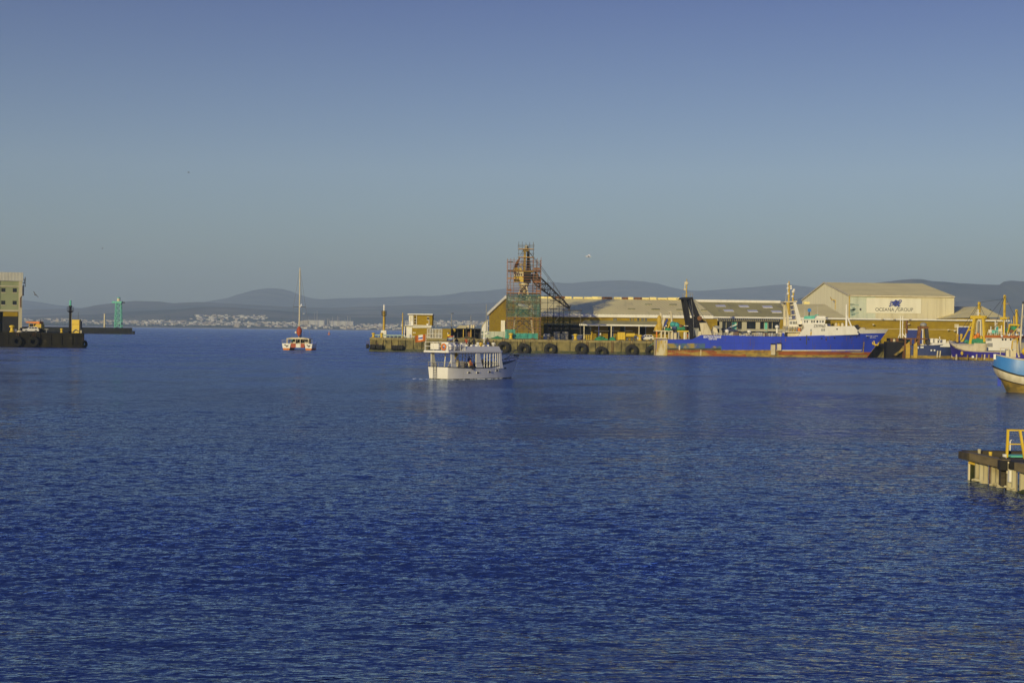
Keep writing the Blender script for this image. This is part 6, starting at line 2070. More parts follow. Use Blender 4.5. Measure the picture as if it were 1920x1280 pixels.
 block([(1291.5, 596), (1313, 594.5), (1327, 605), (1312.5, 605), (1313, 613.8), (1297, 613.8)], gy + 0.2, -gy - 0.2, 'gantry_apron', M['black_paint_and_shade'])
 block([(1312.5, 605.2), (1326, 605.2), (1336.5, 627.6), (1317.5, 627.6)], gy, -gy, 'casing', M['cream'])
 block([(1299, 613.9), (1312, 613.9), (1315, 635.8), (1301, 635.8)], gy + 0.9, -gy - 0.9, 'winch_house', M['steel'])
 block([(1311, 621), (1316, 621), (1317, 633), (1309, 634.5)], gy + 0.3, gy + 1.2, 'bracket', M['cream'])
 mb = MB()
 for px in (1279.5, 1284, 1289, 1294, 1298.8):
  mb.bar((k(px), gy, z(556.9, px)), (k(px), gy, z(550, px)), 0.11)
 mb.bar((k(1279.5), gy, z(550.5, 1280)), (k(1298.8), gy, z(549, 1299)), 0.1); mb.bar((k(1279.5), gy, z(553.5, 1280)), (k(1298.8), gy, z(552.5, 1299)), 0.09)
 o = mb.build('gantry_rail', M['steel'], t_); o['kind'] = 'stuff'
 mb = MB(); mb.tube([(k(1289.5), 0, z(557, 1289)), (k(1289.8), 0, z(538, 1289)), (k(1290), 0, z(522, 1290))], 0.24, 8, 0.10); mb.build('gantry_mast', M['mast_yellow'], t_, smooth=True)
 mb = MB(); mb.box(k(1284.5), k(1289), -0.3, 0.3, z(543, 1287), z(540, 1287)); mb.bar((k(1286), 0, z(540, 1287)), (k(1286.5), 0, z(526, 1287)), 0.16); mb.bar((k(1285), 0, z(533, 1287)), (k(1292), 0, z(533, 1287)), 0.12); mb.build('mast_lamp_bracket', M['cream'], t_)
 mb = MB(); mb.lathe([(0.4, -0.15), (0.55, 0.0), (0.4, 0.15)], (k(1289.5), -0.5, z(530, 1289)), 8, 'y'); mb.build('lamp', M['cream'], t_)
 mb = MB(); mb.lathe([(0.2, -0.35), (0.7, -0.3), (0.7, 0.3), (0.2, 0.35)], (k(1311.8), gy - 0.5, z(596.5, 1312)), 12, 'y'); mb.build('hanging_block', M['rust'], t_, smooth=True)
 mb = MB(); mb.tube([(k(1300), gy, z(561, 1300)), (k(1308), gy - 0.1, z(575, 1308)), (k(1320), gy, z(595, 1320)), (k(1337), gy, z(625, 1337))], 0.06, 5); mb.tube([(k(1296), gy, z(561, 1296)), (k(1300), gy - 0.1, z(590, 1300)), (k(1302), gy, z(630, 1302))], 0.05, 5); mb.build('wire', M['steel'], t_)
 mb = MB(); mb.bar((k(1296), 0, z(563, 1296)), (k(1304), 0, z(593, 1304)), 0.8, 0.5); mb.build('hose_run', M['cream'], t_)
 # ---------------- stern gallows, davits and heaped gear
 for px, py, hook in ((1241, 586, -4), (1260, 583.5, -6)):
  mb = MB(); mb.tube([(k(px + 0.5), -2.2, z(636, px)), (k(px + 1), -2.2, z(600, px)), (k(px), -2.2, z(py + 5, px)), (k(px - 1), -2.2, z(py + 1.5, px)), (k(px + hook), -2.2, z(py + 0.5, px))], 0.33, 8, 0.28); mb.build('davit', M['cream'], t_, smooth=True)
 mb = MB(); mb.bar((k(1244), -2.0, z(616, 1244)), (k(1256), -2.0, z(596, 1256)), 0.3); mb.bar((k(1236), -2.0, z(628, 1240)), (k(1254), -2.0, z(616, 1254)), 0.35); mb.bar((k(1253), -2, z(617, 1253)), (k(1258), -2, z(603, 1258)), 0.4); mb.build('gallows_brace', M['mast_yellow'], t_)
 mb = MB(); mb.bar((k(1246.5), -2.6, z(612, 1247)), (k(1252), -2.6, z(598, 1252)), 1.0, 0.5); mb.build('trawl_door', M['door_blue'], t_)
 mb = MB(); mb.bar((k(1242), -2.3, z(616, 1242)), (k(1246.5), -2.3, z(595, 1246)), 0.5, 0.5); mb.build('stern_post', M['cream'], t_)
 mb = MB(); mb.lathe([(0.3, 0), (0.9, 0.3), (0.8, 1.0), (0.5, 1.7), (0.2, 2.1)], (k(1233), -2.3, z(622, 1233)), 9); mb.build('buoy_bunch', M['mast_yellow'], t_, smooth=True)
 mb = MB(); mb.ball((k(1238), -2.5, z(612, 1238)), 0.8, 0.7, 1.6, 8, 6); mb.ball((k(1237), -2.5, z(601, 1238)), 0.7, 0.6, 1.6, 8, 6); mb.build('net_bundle', M['mast_yellow'], t_, smooth=True)
 mb = MB(); mb.box(k(1230), k(1262), -3.2, 3.2, z(621.5, 1245), z(619.2, 1245)); mb.build('gear_platform', M['cream'], t_)
 for px in (1231, 1240, 1247, 1254, 1261):
  mb = MB(); mb.box(k(px), k(px) + 0.35, -3.1, -2.75, z(636.5, px), z(621.6, px)); mb.build('platform_post', M['cream'] if px != 1231 else M['orange'], t_)
 mb = MB(); mb.box(k(1271), k(1292), -3.4, 3.0, z(622, 1280), z(619.6, 1280)); mb.build('gear_platform', M['yellow'], t_)
 for px, m_ in ((1272, 'steel'), (1283, 'white'), (1286, 'cream'), (1291.5, 'steel')):
  mb = MB(); mb.box(k(px), k(px) + 0.4, -3.3, -2.9, z(636, px), z(622.1, px)); mb.build('platform_post', M[m_], t_)
 for i, (px, py, rx, rz_, m_) in enumerate(((1254, 618, 1.2, 0.5, 'green_net'), (1263.5, 608, 1.1, 0.8, 'teal_net'), (1269.5, 610, 1.0, 0.9, 'teal_net'), (1275, 615.5, 1.4, 0.8, 'green_net'), (1282, 615.5, 1.2, 0.7, 'green_net'), (1278, 611.8, 0.8, 0.5, 'rust'), (1287, 614.5, 0.8, 0.6, 'rubber'), (1267, 614, 1.0, 0.8, 'navy'))):
  q = random.Random(i)
  mb = MB(); mb.ball((k(px), -2.6, z(py, px)), rx, 0.9, rz_, 9, 6)
  mb.v = [(a * 1.0 + q.uniform(-0.1, 0.1), b, c + q.uniform(-0.1, 0.1)) for a, b, c in mb.v]
  mb.build('net_pile', M[m_], t_, smooth=True)
 mb = MB(); mb.box(k(1256), k(1262), -2.2, 0, z(636, 1258), z(623, 1258)); mb.build('locker', M['cream'], t_)
 mb = MB(); mb.box(k(1263), k(1270), -2.6, 0, z(636, 1265), z(624, 1265)); mb.build('winch', M['cream'], t_)
 mb = MB(); mb.prism([(k(1264), z(623)), (k(1270), z(623)), (k(1280), z(636)), (k(1272), z(636))], -1.9, 1, 'y'); mb.build('net_chute', M['navy'], t_)
 mb = MB(); mb.box(k(1287), k(1292), -2.8, -2.2, z(632.5, 1289), z(626, 1289)); mb.build('life_vest_box', M['orange'], t_)
 mb = MB(); mb.box(k(1283.5), k(1294), -3.0, -2.9, z(611.3, 1290), z(610.2, 1290)); mb.bar((k(1293.5), -2.95, z(610, 1293)), (k(1293.5), -2.95, z(622, 1293)), 0.2); mb.build('rail_frame', M['white'], t_)
 # ---------------- midships: pale boxes, rails and vents along the bulwark
 q = random.Random(12)
 px = 1338.0
 cols = ['cream', 'white', 'cream', 'steel', 'cream', 'white', 'cream', 'rust']
 i = 0
 while px < 1470:
  w_ = q.uniform(3, 9); h = q.uniform(3.5, 8.5)
  mb = MB(); mb.box(k(px), k(px + w_), -2.9 + q.uniform(-0.6, 0.6), 0.5, z(632, px), z(630.5 - h, px)); mb.build('deck_box', M[cols[i % 8]], t_)
  px += w_ + q.uniform(0.2, 2.0); i += 1
 mb = MB()
 for j in range(34):
  pxx = 1338 + j * 4.0
  mb.bar((k(pxx), -B / 2 + 0.35, z(631.5, pxx)), (k(pxx), -B / 2 + 0.35, z(624, pxx)), 0.09)
 mb.bar((k(1338), -B / 2 + 0.35, z(624, 1338)), (k(1470), -B / 2 + 0.35, z(625, 1470)), 0.09); mb.bar((k(1338), -B / 2 + 0.35, z(627, 1338)), (k(1470), -B / 2 + 0.35, z(628, 1470)), 0.08)
 o = mb.build('deck_rail', M['steel'], t_); o['kind'] = 'stuff'
 for px, py in ((1460.5, 612), (1366, 620), (1408, 621)):
  mb = MB(); mb.lathe([(0.28, 0), (0.28, (628 - py) * K - 0.5), (0.6, (628 - py) * K - 0.3), (0.55, (628 - py) * K + 0.2), (0.1, (628 - py) * K + 0.5)], (k(px), -1.5, z(628, px)), 10); mb.build('cowl_vent', M['white'], t_, smooth=True)
 mb = MB(); mb.box(k(1467), k(1470.5), -B / 2 + 0.1, -B / 2 + 0.8, z(631, 1468), z(624, 1468)); mb.build('bulwark_step', M['blue_hull'], t_)
 mb = MB(); mb.prism([(k(1336), z(627, 1340)), (k(1350), z(627, 1340)), (k(1347), z(616, 1347)), (k(1341), z(612, 1341))], -1.5, 0.5, 'y'); mb.build('capstan_house', M['cream'], t_)
 mb = MB(); mb.box(k(1344), k(1352), -1.0, 1.0, z(616, 1348), z(610.5, 1348)); mb.build('winch_cover', M['steel'], t_)
 # ---------------- goalpost mast by the wheelhouse
 for y in (-2.6, 2.0):
  block([(1477.5, 611), (1482, 611), (1481, 566), (1477.5, 566)], y, y + 0.6, 'mast_leg', M['cream'])
  block([(1489.5, 566), (1494.5, 566), (1505, 601), (1505, 608), (1497, 608), (1494.5, 590)], y - 0.5, y + 1.1, 'mast_leg', M['white'])
 block([(1473, 567), (1473, 564.5), (1496.5, 563.5), (1497, 566.3)], -3.1, 3.1, 'mast_platform', M['cream'])
 mb = MB()
 for pxx in (1473.5, 1478, 1482, 1493, 1496):
  mb.bar((k(pxx), -3.0, z(564.6, pxx)), (k(pxx), -3.0, z(559, pxx)), 0.09)
 mb.bar((k(1473.5), -3.0, z(559, 1474)), (k(1482), -3.0, z(558.6, 1482)), 0.09)
 o = mb.build('platform_rail', M['steel'], t_); o['kind'] = 'stuff'
 mb = MB(); mb.tube([(k(1484), 0, z(564, 1484)), (k(1484), 0, z(545, 1484)), (k(1484), 0, z(526, 1484))], 0.40, 8, 0.16); mb.build('topmast', M['mast_yellow'], t_, smooth=True)
 mb = MB()
 for a, b in ((1481.3, 533), (1487, 537), (1481, 541), (1487.3, 541), (1481.5, 551)):
  mb.box(k(a) - 0.25, k(a) + 0.25, -0.5, 0, z(b, 1484), z(b - 3, 1484)); mb.bar((k(a), -0.2, z(b - 1, 1484)), (k(1484), 0, z(b - 1, 1484)), 0.1)
 mb.bar((k(1481.2), -0.2, z(552, 1481)), (k(1481.2), -0.2, z(530, 1481)), 0.12)
 o = mb.build('mast_lamps', M['white'], t_); o['kind'] = 'stuff'
 mb = MB(); mb.tube([(k(1491), -0.5, z(564, 1491)), (k(1491.5), -0.5, z(553, 1491)), (k(1492.3), -0.5, z(545, 1492))], 0.32, 8, 0.2); mb.build('radar_post', M['mast_yellow'], t_, smooth=True)
 for px_, py_, r_ in ((1491.6, 546, 0.5), (1490.2, 555, 0.4), (1493, 542.5, 0.4)):
  mb = MB(); mb.ball((k(px_), -0.6, z(py_, 1491)), r_, r_, r_ * 0.9, 8, 6); mb.build('radome', M['white'], t_, smooth=True)
 mb = MB(); mb.tube([(k(1479), -2.7, z(567, 1479)), (k(1480), -2.9, z(576, 1480)), (k(1482), -2.9, z(590, 1482))], 0.55, 8, 0.3); mb.build('exhaust_stack', M['mast_yellow'], t_, smooth=True)
 for py in (572, 581, 591, 600):
  mb = MB(); mb.bar((k(1479), -2.4, z(py, 1480)), (k(1490 + (py - 566) * 0.23), -2.4, z(py - 1, 1490)), 0.3); mb.build('mast_rung', M['cream'], t_)
 mb = MB(); mb.box(k(1481), k(1500), -2.5, 2.5, z(612, 1490), z(599, 1490)); hs = mb.build('mast_house', M['white'], t_)
 for pxx in (1484, 1486.8, 1490, 1492.5, 1495):
  mb = MB(); mb.box(k(pxx - 0.7), k(pxx + 0.7), -2.56, -2.505, z(607.5, 1490), z(602.5, 1490)); mb.build('window', M['glass'], hs)
 mb = MB(); mb.box(k(1474), k(1506), -3.6, 3.6, z(623, 1490), z(621, 1490)); mb.box(k(1477), k(1506), -3.2, 3.2, z(616.3, 1490), z(612.1, 1490)); mb.build('boat_deck', M['cream'], t_)
 mb = MB(); mb.box(k(1480), k(1503), -2.6, 2.6, z(631.5, 1490), z(623.1, 1490)); mb.build('lower_house', M['cream'], t_)
 for pxx in (1474.5, 1479, 1484, 1489, 1494, 1499):
  mb = MB(); mb.bar((k(pxx), -3.5, z(621, pxx)), (k(pxx + 3), -3.5, z(612, pxx)), 0.16); mb.build('stanchion', M['cream'] if int(pxx) % 2 else M['steel'], t_)
 mb = MB()
 for pxx in range(1474, 1507, 4):
  mb.bar((k(pxx), -3.55, z(621, pxx)), (k(pxx), -3.55, z(615, pxx)), 0.08)
 mb.bar((k(1474), -3.55, z(615, 1474)), (k(1506), -3.55, z(614.4, 1506)), 0.08); mb.bar((k(1474), -3.55, z(618, 1474)), (k(1506), -3.55, z(617.6, 1506)), 0.07)
 o = mb.build('boat_deck_rail', M['steel'], t_); o['kind'] = 'stuff'
 mb = MB(); mb.lathe([(0.2, 0), (0.45, 0.05), (0.45, 0.9), (0.2, 0.95)], (k(1500), -3.3, z(620.8, 1500)), 10); mb.build('raft_canister', M['orange'], t_, smooth=True)
 # wheelhouse top: teal windbreak, radar dish, antennas
 mb = MB(); mb.prism([(k(1508), z(598, 1510)), (k(1509.5), z(592.5, 1510)), (k(1530, 590), z(591.3, 1530)), (k(1528), z(597.5, 1528))], ys + 0.9, ys + 1.0, 'y'); mb.build('dodger', M['teal'], t_)
 mb = MB(); mb.prism([(k(1530), z(591.8, 1530)), (k(1536.5), z(590.5, 1536)), (k(1536.5), z(589.3, 1536)), (k(1530), z(590, 1530))], ys + 1.2, ys + 1.9, 'y'); mb.build('dodger_cover', M['teal'], t_)
 mb = MB(); mb.prism([(k(1529, 597), z(597.4, 1530)), (k(1533), z(592.2, 1533)), (k(1549), z(592.4, 1549)), (k(1549), z(596.9, 1549))], ys + 1.0, -ys - 1.0, 'y'); mb.build('monkey_island', M['white'], t_)
 mb = MB(); mb.lathe([(0.55, -0.12), (0.3, 0.1), (0.05, 0.2)], (k(1521.8), -1.0, z(581, 1522)), 14, 'y'); mb.build('radar_dish', M['sky_blue'], t_, smooth=True)
 mb = MB(); mb.bar((k(1521.8), -0.8, z(592, 1522)), (k(1521.8), -0.8, z(582, 1522)), 0.3); mb.build('dish_post', M['dark_steel'], t_)
 for pxx, top in ((1515, 572), (1539.5, 570), (1479, 546)):
  mb = MB(); mb.tube([(k(pxx), 0.4, z(598 if pxx > 1500 else 565, pxx)), (k(pxx) + 0.05, 0.4, z(top, pxx))], 0.05, 4, 0.02); mb.build('aerial', M['white'], t_)
 # foremast: white pole with yellow top, and stay
 mb = MB(); mb.tube([(k(1594), 0, z(611, 1594)), (k(1593.4), 0, z(570, 1593))], 0.30, 8, 0.2); mb.build('foremast', M['white'], t_, smooth=True)
 mb = MB(); mb.bar((k(1594, 588), 0.2, z(588, 1595)), (k(1605), 0.2, z(615, 1605)), 0.35); mb.build('mast_strut', M['white'], t_)
 for pxx, h in ((1606, 9), (1610.5, 11), (1615, 12), (1618.5, 8)):
  mb = MB(); mb.lathe([(0.35, 0), (0.35, h * K * 0.7), (0.5, h * K * 0.8), (0.3, h * K)], (k(pxx), 0.3, z(618.5, pxx) - 0.3), 9); mb.build('windlass_post', M['dark_steel'], t_, smooth=True)
 mb = MB(); mb.ball((k(1624), -0.4, z(617, 1624)), 1.0, 0.8, 0.5, 8, 5); mb.build('tarpaulin', M['cream'], t_, smooth=True)
 # mooring lines
 mb = MB(); mb.tube([(k(1233), 0.5, z(640, 1233)), (k(1222), 6, z(652, 1222)), (k(1206), 11.5, 4.8)], 0.07, 5); mb.build('stern_line', M['teal'], t_)
 mb = MB(); mb.tube([(k(1648), -1.5, z(648, 1648)), (k(1637, 660), -2.5, z(660, 1637))], 0.06, 5); mb.build('bow_line', M['scum'], t_)
big_trawler()
# ================================================================== the fishing boats at the right
def fishing_hull(t_, st, zb, hull_m, boot_m, cap_m, dz=0.8):
 band(st, -0.8, zb, 'boot_topping', boot_m, t_, 2)
 band(st, zb, lambda s: s[3], 'hull_side', hull_m, t_, 5)
 band(st, lambda s: s[3] + 0.005, lambda s: s[3] + 0.22, 'cap_rail', cap_m, t_, 1, off=0.06)
 deckplate(st, lambda s: s[3] - dz, 'deck', M['conc_deck'], t_)

def navy_trawler():
 YN = 409.3
 B = 7.0
 xs = P(1698, 671, YN).x
 t_ = thing('navy_trawler', 'small navy hulled trawler with rusty stern gallows, behind the violet trawler bow', 'boat', (xs, YN + B / 2, 0))
 k = lambda px, py=650: P(px, py, YN).x - xs
 z = lambda py, px=1745: P(px, py, YN).z
 L = k(1806)
 st = []
 for f, py, bd, bw in ((0, 648, 0.85, 0.7), (0.06, 648, 0.97, 0.85), (0.2, 649, 1, 0.95), (0.4, 649, 1, 1), (0.6, 648, 1, 0.98), (0.75, 646, 0.92, 0.8), (0.88, 643, 0.65, 0.45), (0.96, 641, 0.3, 0.15), (1, 640, 0.03, 0.02)):
  st.append((L * 0.93 * f, B / 2 * bd, B / 2 * bw, z(py, 1698 + 114 * f), 0.07 * L * max(0, (f - 0.6) / 0.4) ** 1.5))
 fishing_hull(t_, st, z(666.5), M['navy'], M['scum'], M['navy'])
 mb = MB()
 rows = []
 for zz in (-0.6, 1.0, 2.2, st[0][3]):
  rows.append([(-0.03 - 0.2 * (1 - t * t), B / 2 * 0.84 * t, zz) for t in (-1, -0.5, 0, 0.5, 1)])
 mb.loft(rows, False, False); mb.build('transom', M['rust'], t_)
 for a, b in ((1698.5, 1706), (1713, 1720)):
  mb = MB(); mb.prism([(k(a), 0.1), (k(b), 0.1), (k(b), z(652)), (k(b) - 0.2, z(641)), (k(a), z(646))], -B / 2 - 0.25, -B / 2 + 0.2, 'y'); mb.build('gallows_plate', M['mast_yellow'], t_)
 for a in (1697.5, 1708, 1716, 1723):
  mb = MB(); mb.bar((k(a), -B / 2 + 0.3, z(655)), (k(a + 1), -B / 2 + 0.6, z(634)), 0.4); mb.build('gallows_post', M['rust'], t_)
 mb = MB(); mb.box(k(1697), k(1740), -2.9, 1.5, z(636.8), z(634.2)); mb.build('gallows_deck', M['rust'], t_)
 mb = MB(); mb.prism([(k(1682), z(668)), (k(1700), z(655)), (k(1701), z(647)), (k(1698), z(648)), (k(1690), z(658)), (k(1679), z(666))], -2.2, -1.4, 'y'); mb.build('stern_ramp', M['scum'], t_)
 for a, b in ((1724, 1730.5), (1737.5, 1743.5)):
  sg = 1 if a < 1730 else -1
  mb = MB(); mb.bar((k(a if sg > 0 else b), -1.5, z(646)), (k(a + 4 if sg > 0 else b - 4), -1.5, z(612)), 0.9, 0.9); mb.build('frame_leg', M['dark_steel'] if sg < 0 else M['rust'], t_)
 mb = MB(); mb.box(k(1728), k(1743), -2.2, 1.0, z(616), z(611.5)); mb.build('frame_head', M['rust'], t_)
 mb = MB(); mb.ball((k(1735.5), -1.0, z(609), ), 1.0, 0.8, 0.7, 9, 6); mb.build('net_bundle', M['steel'], t_, smooth=True)
 mb = MB(); mb.prism([(k(1743), z(649.5)), (k(1750), z(642.5)), (k(1786), z(642.5)), (k(1788), z(650))], -B / 2 + 0.1, B / 2 - 0.1, 'y'); mb.build('deckhouse', M['white'], t_)
 q = random.Random(5)
 for i, px in enumerate((1742, 1747.5, 1756, 1764, 1771, 1778, 1784)):
  mb = MB(); mb.box(k(px), k(px + q.uniform(3, 6)), -1.8, 0.5, z(642.4), z(642 - q.uniform(2, 8))); mb.build('deck_gear', M[('door_blue', 'white', 'white', 'steel', 'white', 'cream', 'white')[i]], t_)
 mb = MB(); mb.box(k(1763.5), k(1765), -2.2, -2.0, z(643), z(631)); mb.box(k(1761.5), k(1767), -2.2, -2.0, z(637.5), z(635.5)); mb.build('cross_frame', M['white'], t_)
 for px, py in ((1729, 651), (1748, 656.5), (1751, 656.5), (1720, 652)):
  mb = MB(); mb.box(k(px) - 0.5, k(px) + 0.4, -B / 2 - 0.1, -B / 2 - 0.02, z(py + 1.5), z(py - 1.5)); mb.build('white_patch', M['lettering_white'], t_)
 for px in (1757, 1762, 1785):
  mb = MB(); mb.bar((k(px), -B / 2 - 0.12, z(670)), (k(px + 1), -B / 2 - 0.12, z(657)), 0.3); mb.build('hanging_fender', M['cream'], t_)
 mb = MB(); mb.box(k(1724), k(1735), -2.3, -0.5, z(651), z(645)); mb.build('catch_bins', M['cream'], t_)
 # twin white derrick posts on its fo'c'sle tripod
 t2 = thing('twin_derrick', 'twin white derrick posts on a splayed foot, right of the big trawler bow', 'derrick', (P(1690, 632, 414).x, 414, 0))
 k2 = lambda px: P(px, 615, 414).x - t2.location.x
 z2 = lambda py: P(1690, py, 414).z
 for px in (1688, 1692.3):
  mb = MB(); mb.tube([(k2(px), 0, z2(630)), (k2(px) + 0.05, 0, z2(592.5))], 0.17, 8, 0.12); mb.build('post', M['white'], t2, smooth=True)
 for a, b in ((1688, 1684), (1688, 1688.5), (1692.3, 1692), (1692.3, 1698.5)):
  mb = MB(); mb.bar((k2(a), 0, z2(625)), (k2(b), -0.3, z2(633.5)), 0.22); mb.build('foot_strut', M['white'], t2)
 mb = MB(); mb.box(k2(1665), k2(1703), -1.4, 1.4, z2(640), z2(634)); mb.build('raft', M['black_paint_and_shade'], t2)  # raft and hull coloured black to stand in for the shade here
 for px, m_, h in ((1667, 'rust', 3.5), (1672, 'cream', 2.6), (1678, 'rust', 4), (1694, 'teal', 4.5), (1699, 'teal', 4)):
  mb = MB(); mb.box(k2(px), k2(px + 4), -1.8, 0, z2(640.5), z2(638 - h)); mb.build('crate', M[m_], t2)
 mb = MB(); mb.box(k2(1660), k2(1706), -1.9, 1.4, -0.6, z2(640.5)); mb.build('hull', M['black_paint_and_shade'], t2)
navy_trawler()

def violet_trawler():
 t_ = thing('violet_trawler', 'violet blue trawler with yellow gantry and mast and a rust edged waterline', 'boat')
 # bow at the left and farther off, stern towards us at the right edge
 bow = P(1787, 668, 402); stern = P(1960, 678, 378)
 v = Vector((bow.x - stern.x, bow.y - stern.y)); Lw = v.length
 rz = math.atan2(v.y, v.x)
 t_.location = (stern.x, stern.y, 0); t_.rotation_euler = (0, 0, rz)
 B = 7.6
 u = v.normalized(); nrm = Vector((-u.y, u.x))          # port side
 near = 1 if nrm.y < 0 else -1                            # the side turned to the camera
 def loc3(px, py, off):           # local point seen at a pixel, on the vertical plane 'off' from the keel line towards the camera
  o = Vector((0, 0, CAM_H)); r = P(px, py, 1.0) - o
  n3 = Vector((nrm.x, nrm.y, 0)) * near
  p0 = Vector((stern.x, stern.y, 0)) + n3 * off
  s_ = (p0 - o).dot(n3) / r.dot(n3)
  p = o + r * s_
  d = p - Vector((stern.x, stern.y, 0))
  return Vector((d.x * u.x + d.y * u.y, d.x * nrm.x + d.y * nrm.y, p.z))
 M3 = B / 2
 shz = lambda f: 2.3 + 2.75 * max(0, (f - 0.62) / 0.38) ** 3
 st = []
 for f, bd, bw in ((0, 0.8, 0.65), (0.06, 0.95, 0.85), (0.25, 1, 0.97), (0.5, 1, 1), (0.65, 1, 0.92), (0.78, 0.92, 0.66), (0.88, 0.72, 0.36), (0.95, 0.42, 0.13), (0.985, 0.18, 0.04), (1, 0.03, 0.02)):
  st.append((Lw * f, M3 * bd, M3 * bw, shz(f), 1.4 * max(0, (f - 0.7) / 0.3) ** 1.5))
 fishing_hull(t_, st, 0.75, M['purple'], M['scum'], M['cream'])
 # cream whaleback over the bow
 wbk = [s for s in st if s[0] >= Lw * 0.64]
 rings = []
 for s in wbk:
  hh = s[3] + 0.23
  top = max(4.45, hh + 0.12)
  x1 = s[0] + s[4]
  rings.append([(x1, s[1] * 0.97, hh), (x1, s[1] * 0.93, hh + (top - hh) * 0.7), (x1, s[1] * 0.72, top), (x1, 0, top + 0.1), (x1, -s[1] * 0.72, top), (x1, -s[1] * 0.93, hh + (top - hh) * 0.7), (x1, -s[1] * 0.97, hh)])
 mb = MB(); mb.loft(rings, False, False); mb.add(rings[0], [tuple(range(7))]); mb.build('whaleback', M['cream'], t_, smooth=True)
 def bb(px0, px1, p_low, p_top, off, depth, name, m_):
  a = loc3(px0, p_low, off); b = loc3(px1, p_top, off)
  mb = MB(); x0, x1 = sorted((a.x, b.x)); y0 = near * off; y1 = near * (off - depth)
  mb.box(x0, x1, min(y0, y1), max(y0, y1), min(a.z, b.z), max(a.z, b.z)); return mb.build(name, m_, t_)
 bb(1826, 1846.5, 657.5, 643.5, M3 - 0.1, 1.0, 'net_drum_guard', M['cream'])
 M['red_orange'] = mat('faded_red_roof', (0.46, 0.14, 0.02), (0.34, 0.11, 0.025), scale=0.7, rough=0.7)
 # wheelhouse
 bb(1848, 1898, 657, 633, M3 - 1.2, 5.2, 'wheelhouse', M['white'])
 bb(1846, 1912, 632.8, 629.0, M3 - 0.9, 5.8, 'wheelhouse_roof', M['red_orange'])
 for px in (1850.5, 1853, 1855.5, 1858):
  bb(px - 0.8, px + 0.8, 639, 634, M3 - 1.15, 0.04, 'window', M['glass'])
 for px in (1880, 1885.5, 1895):
  bb(px - 1.6, px + 1.6, 638, 634.5, M3 - 1.15, 0.04, 'window', M['glass'])
 bb(1851, 1861, 650, 643, M3 - 1.15, 0.05, 'vent_grille', M['steel'])
 bb(1845, 1852, 660, 651, M3 - 0.9, 0.3, 'doorway', M['navy'])
 bb(1898, 1906, 660, 642, M3 - 1.2, 4.0, 'after_house', M['cream'])
 # gantry
 def bar(p0, p1, off, w_, name, m_, h=None):
  a, b = loc3(*p0, off), loc3(*p1, off)
  mb = MB(); mb.bar(a, b, w_, h); return mb.build(name, m_, t_)
 bar((1820, 645), (1828, 595), 2.2, 0.75, 'gantry_leg', M['yellow'])
 bar((1847, 641), (1844, 595), 2.2, 0.65, 'gantry_leg', M['yellow'])
 bar((1824, 643), (1831, 596), -2.2, 0.5, 'gantry_leg', M['yellow'])
 bar((1821, 594.5), (1849, 594.5), 2.2, 0.8, 'gantry_beam', M['yellow'])
 bar((1823, 595), (1849, 595), -2.2, 0.6, 'gantry_beam', M['yellow'])
 bar((1805, 640), (1822, 606), 2.0, 0.35, 'gantry_stay', M['yellow'])
 bar((1815, 619), (1822, 618), 2.0, 0.3, 'gantry_rung', M['yellow'])
 bar((1835.8, 594), (1836.2, 566), 0, 0.55, 'mast', M['yellow'])
 bar((1834.4, 592), (1834.6, 580), 0.3, 0.3, 'mast_pipe', M['white'])
 bar((1831, 587), (1838, 587.5), 0.3, 0.2, 'spreader', M['white'])
 # working rig hung in the gantry
 q = random.Random(8)
 for i in range(9):
  px = 1827 + i * 2.0
  bar((px, 600 + q.uniform(0, 4)), (px + q.uniform(-0.8, 0.8), 628 + q.uniform(-4, 8)), 1.0 + q.uniform(-0.8, 0.8), q.uniform(0.2, 0.45), 'hanging_tackle', M[('white', 'steel', 'cream')[i % 3]])
 for px, py, m_ in ((1829, 633, 'orange'), (1834, 628, 'orange'), (1826, 636, 'yellow'), (1840, 634, 'mast_yellow')):
  a = loc3(px, py, 1.6); mb = MB(); mb.ball(a, 0.5, 0.5, 0.8, 8, 6); mb.build('float', M[m_], t_, smooth=True)
 a = loc3(1832, 641, 1.8); mb = MB(); mb.ball(a, 3.6, 0.8, 0.9, 12, 6); mb.v = [(x + q.uniform(-0.2, 0.2), y, z_ + q.uniform(-0.2, 0.2)) for x, y, z_ in mb.v]; mb.build('net_heap', M['green_net'], t_)
 for px in (1795, 1802.5):
  a = loc3(px, 637, 0.6); mb = MB(); mb.lathe([(0.35, -0.6), (0.35, 1.0), (0.5, 1.1), (0.3, 1.7)], a, 9); mb.build('bitt', M['mast_yellow'], t_, smooth=True)
 for px, py in ((1809, 639), (1813, 640)):
  a = loc3(px, py, 0.8); mb = MB(); mb.ball(a, 0.8, 0.6, 0.5, 8, 5); mb.build('rope_coil', M['teal_net'], t_, smooth=True)
 # roof gear
 for px, top in ((1858, 612), (1866.3, 601), (1878, 610)):
  bar((px, 628), (px, top), 1.2, 0.22, 'aerial_post', M['white'])
 bar((1853, 619), (1880, 620), 1.4, 0.12, 'roof_rail', M['white']); bar((1853, 623), (1880, 624), 1.4, 0.12, 'roof_rail', M['white'])
 a = loc3(1871, 620, 0.6); mb = MB(); mb.lathe([(0.55, -0.9), (0.7, 0), (0.5, 0.9), (0.1, 1.2)], a, 10); mb.build('net_reel', M['teal_net'], t_, smooth=True)
 bar((1883, 628), (1884, 553), 0.4, 0.48, 'mainmast', M['yellow'])
 bar((1876, 597), (1892, 596), 0.4, 0.55, 'crosstree', M['yellow'])
 bar((1878, 569), (1892, 569), 0.4, 0.12, 'yard', M['mast_yellow'])
 for px in (1885.5, 1888.5):
  bar((px, 628), (px - 0.5, 604), 0.7, 0.22, 'exhaust_pipe', M['dark_steel'])
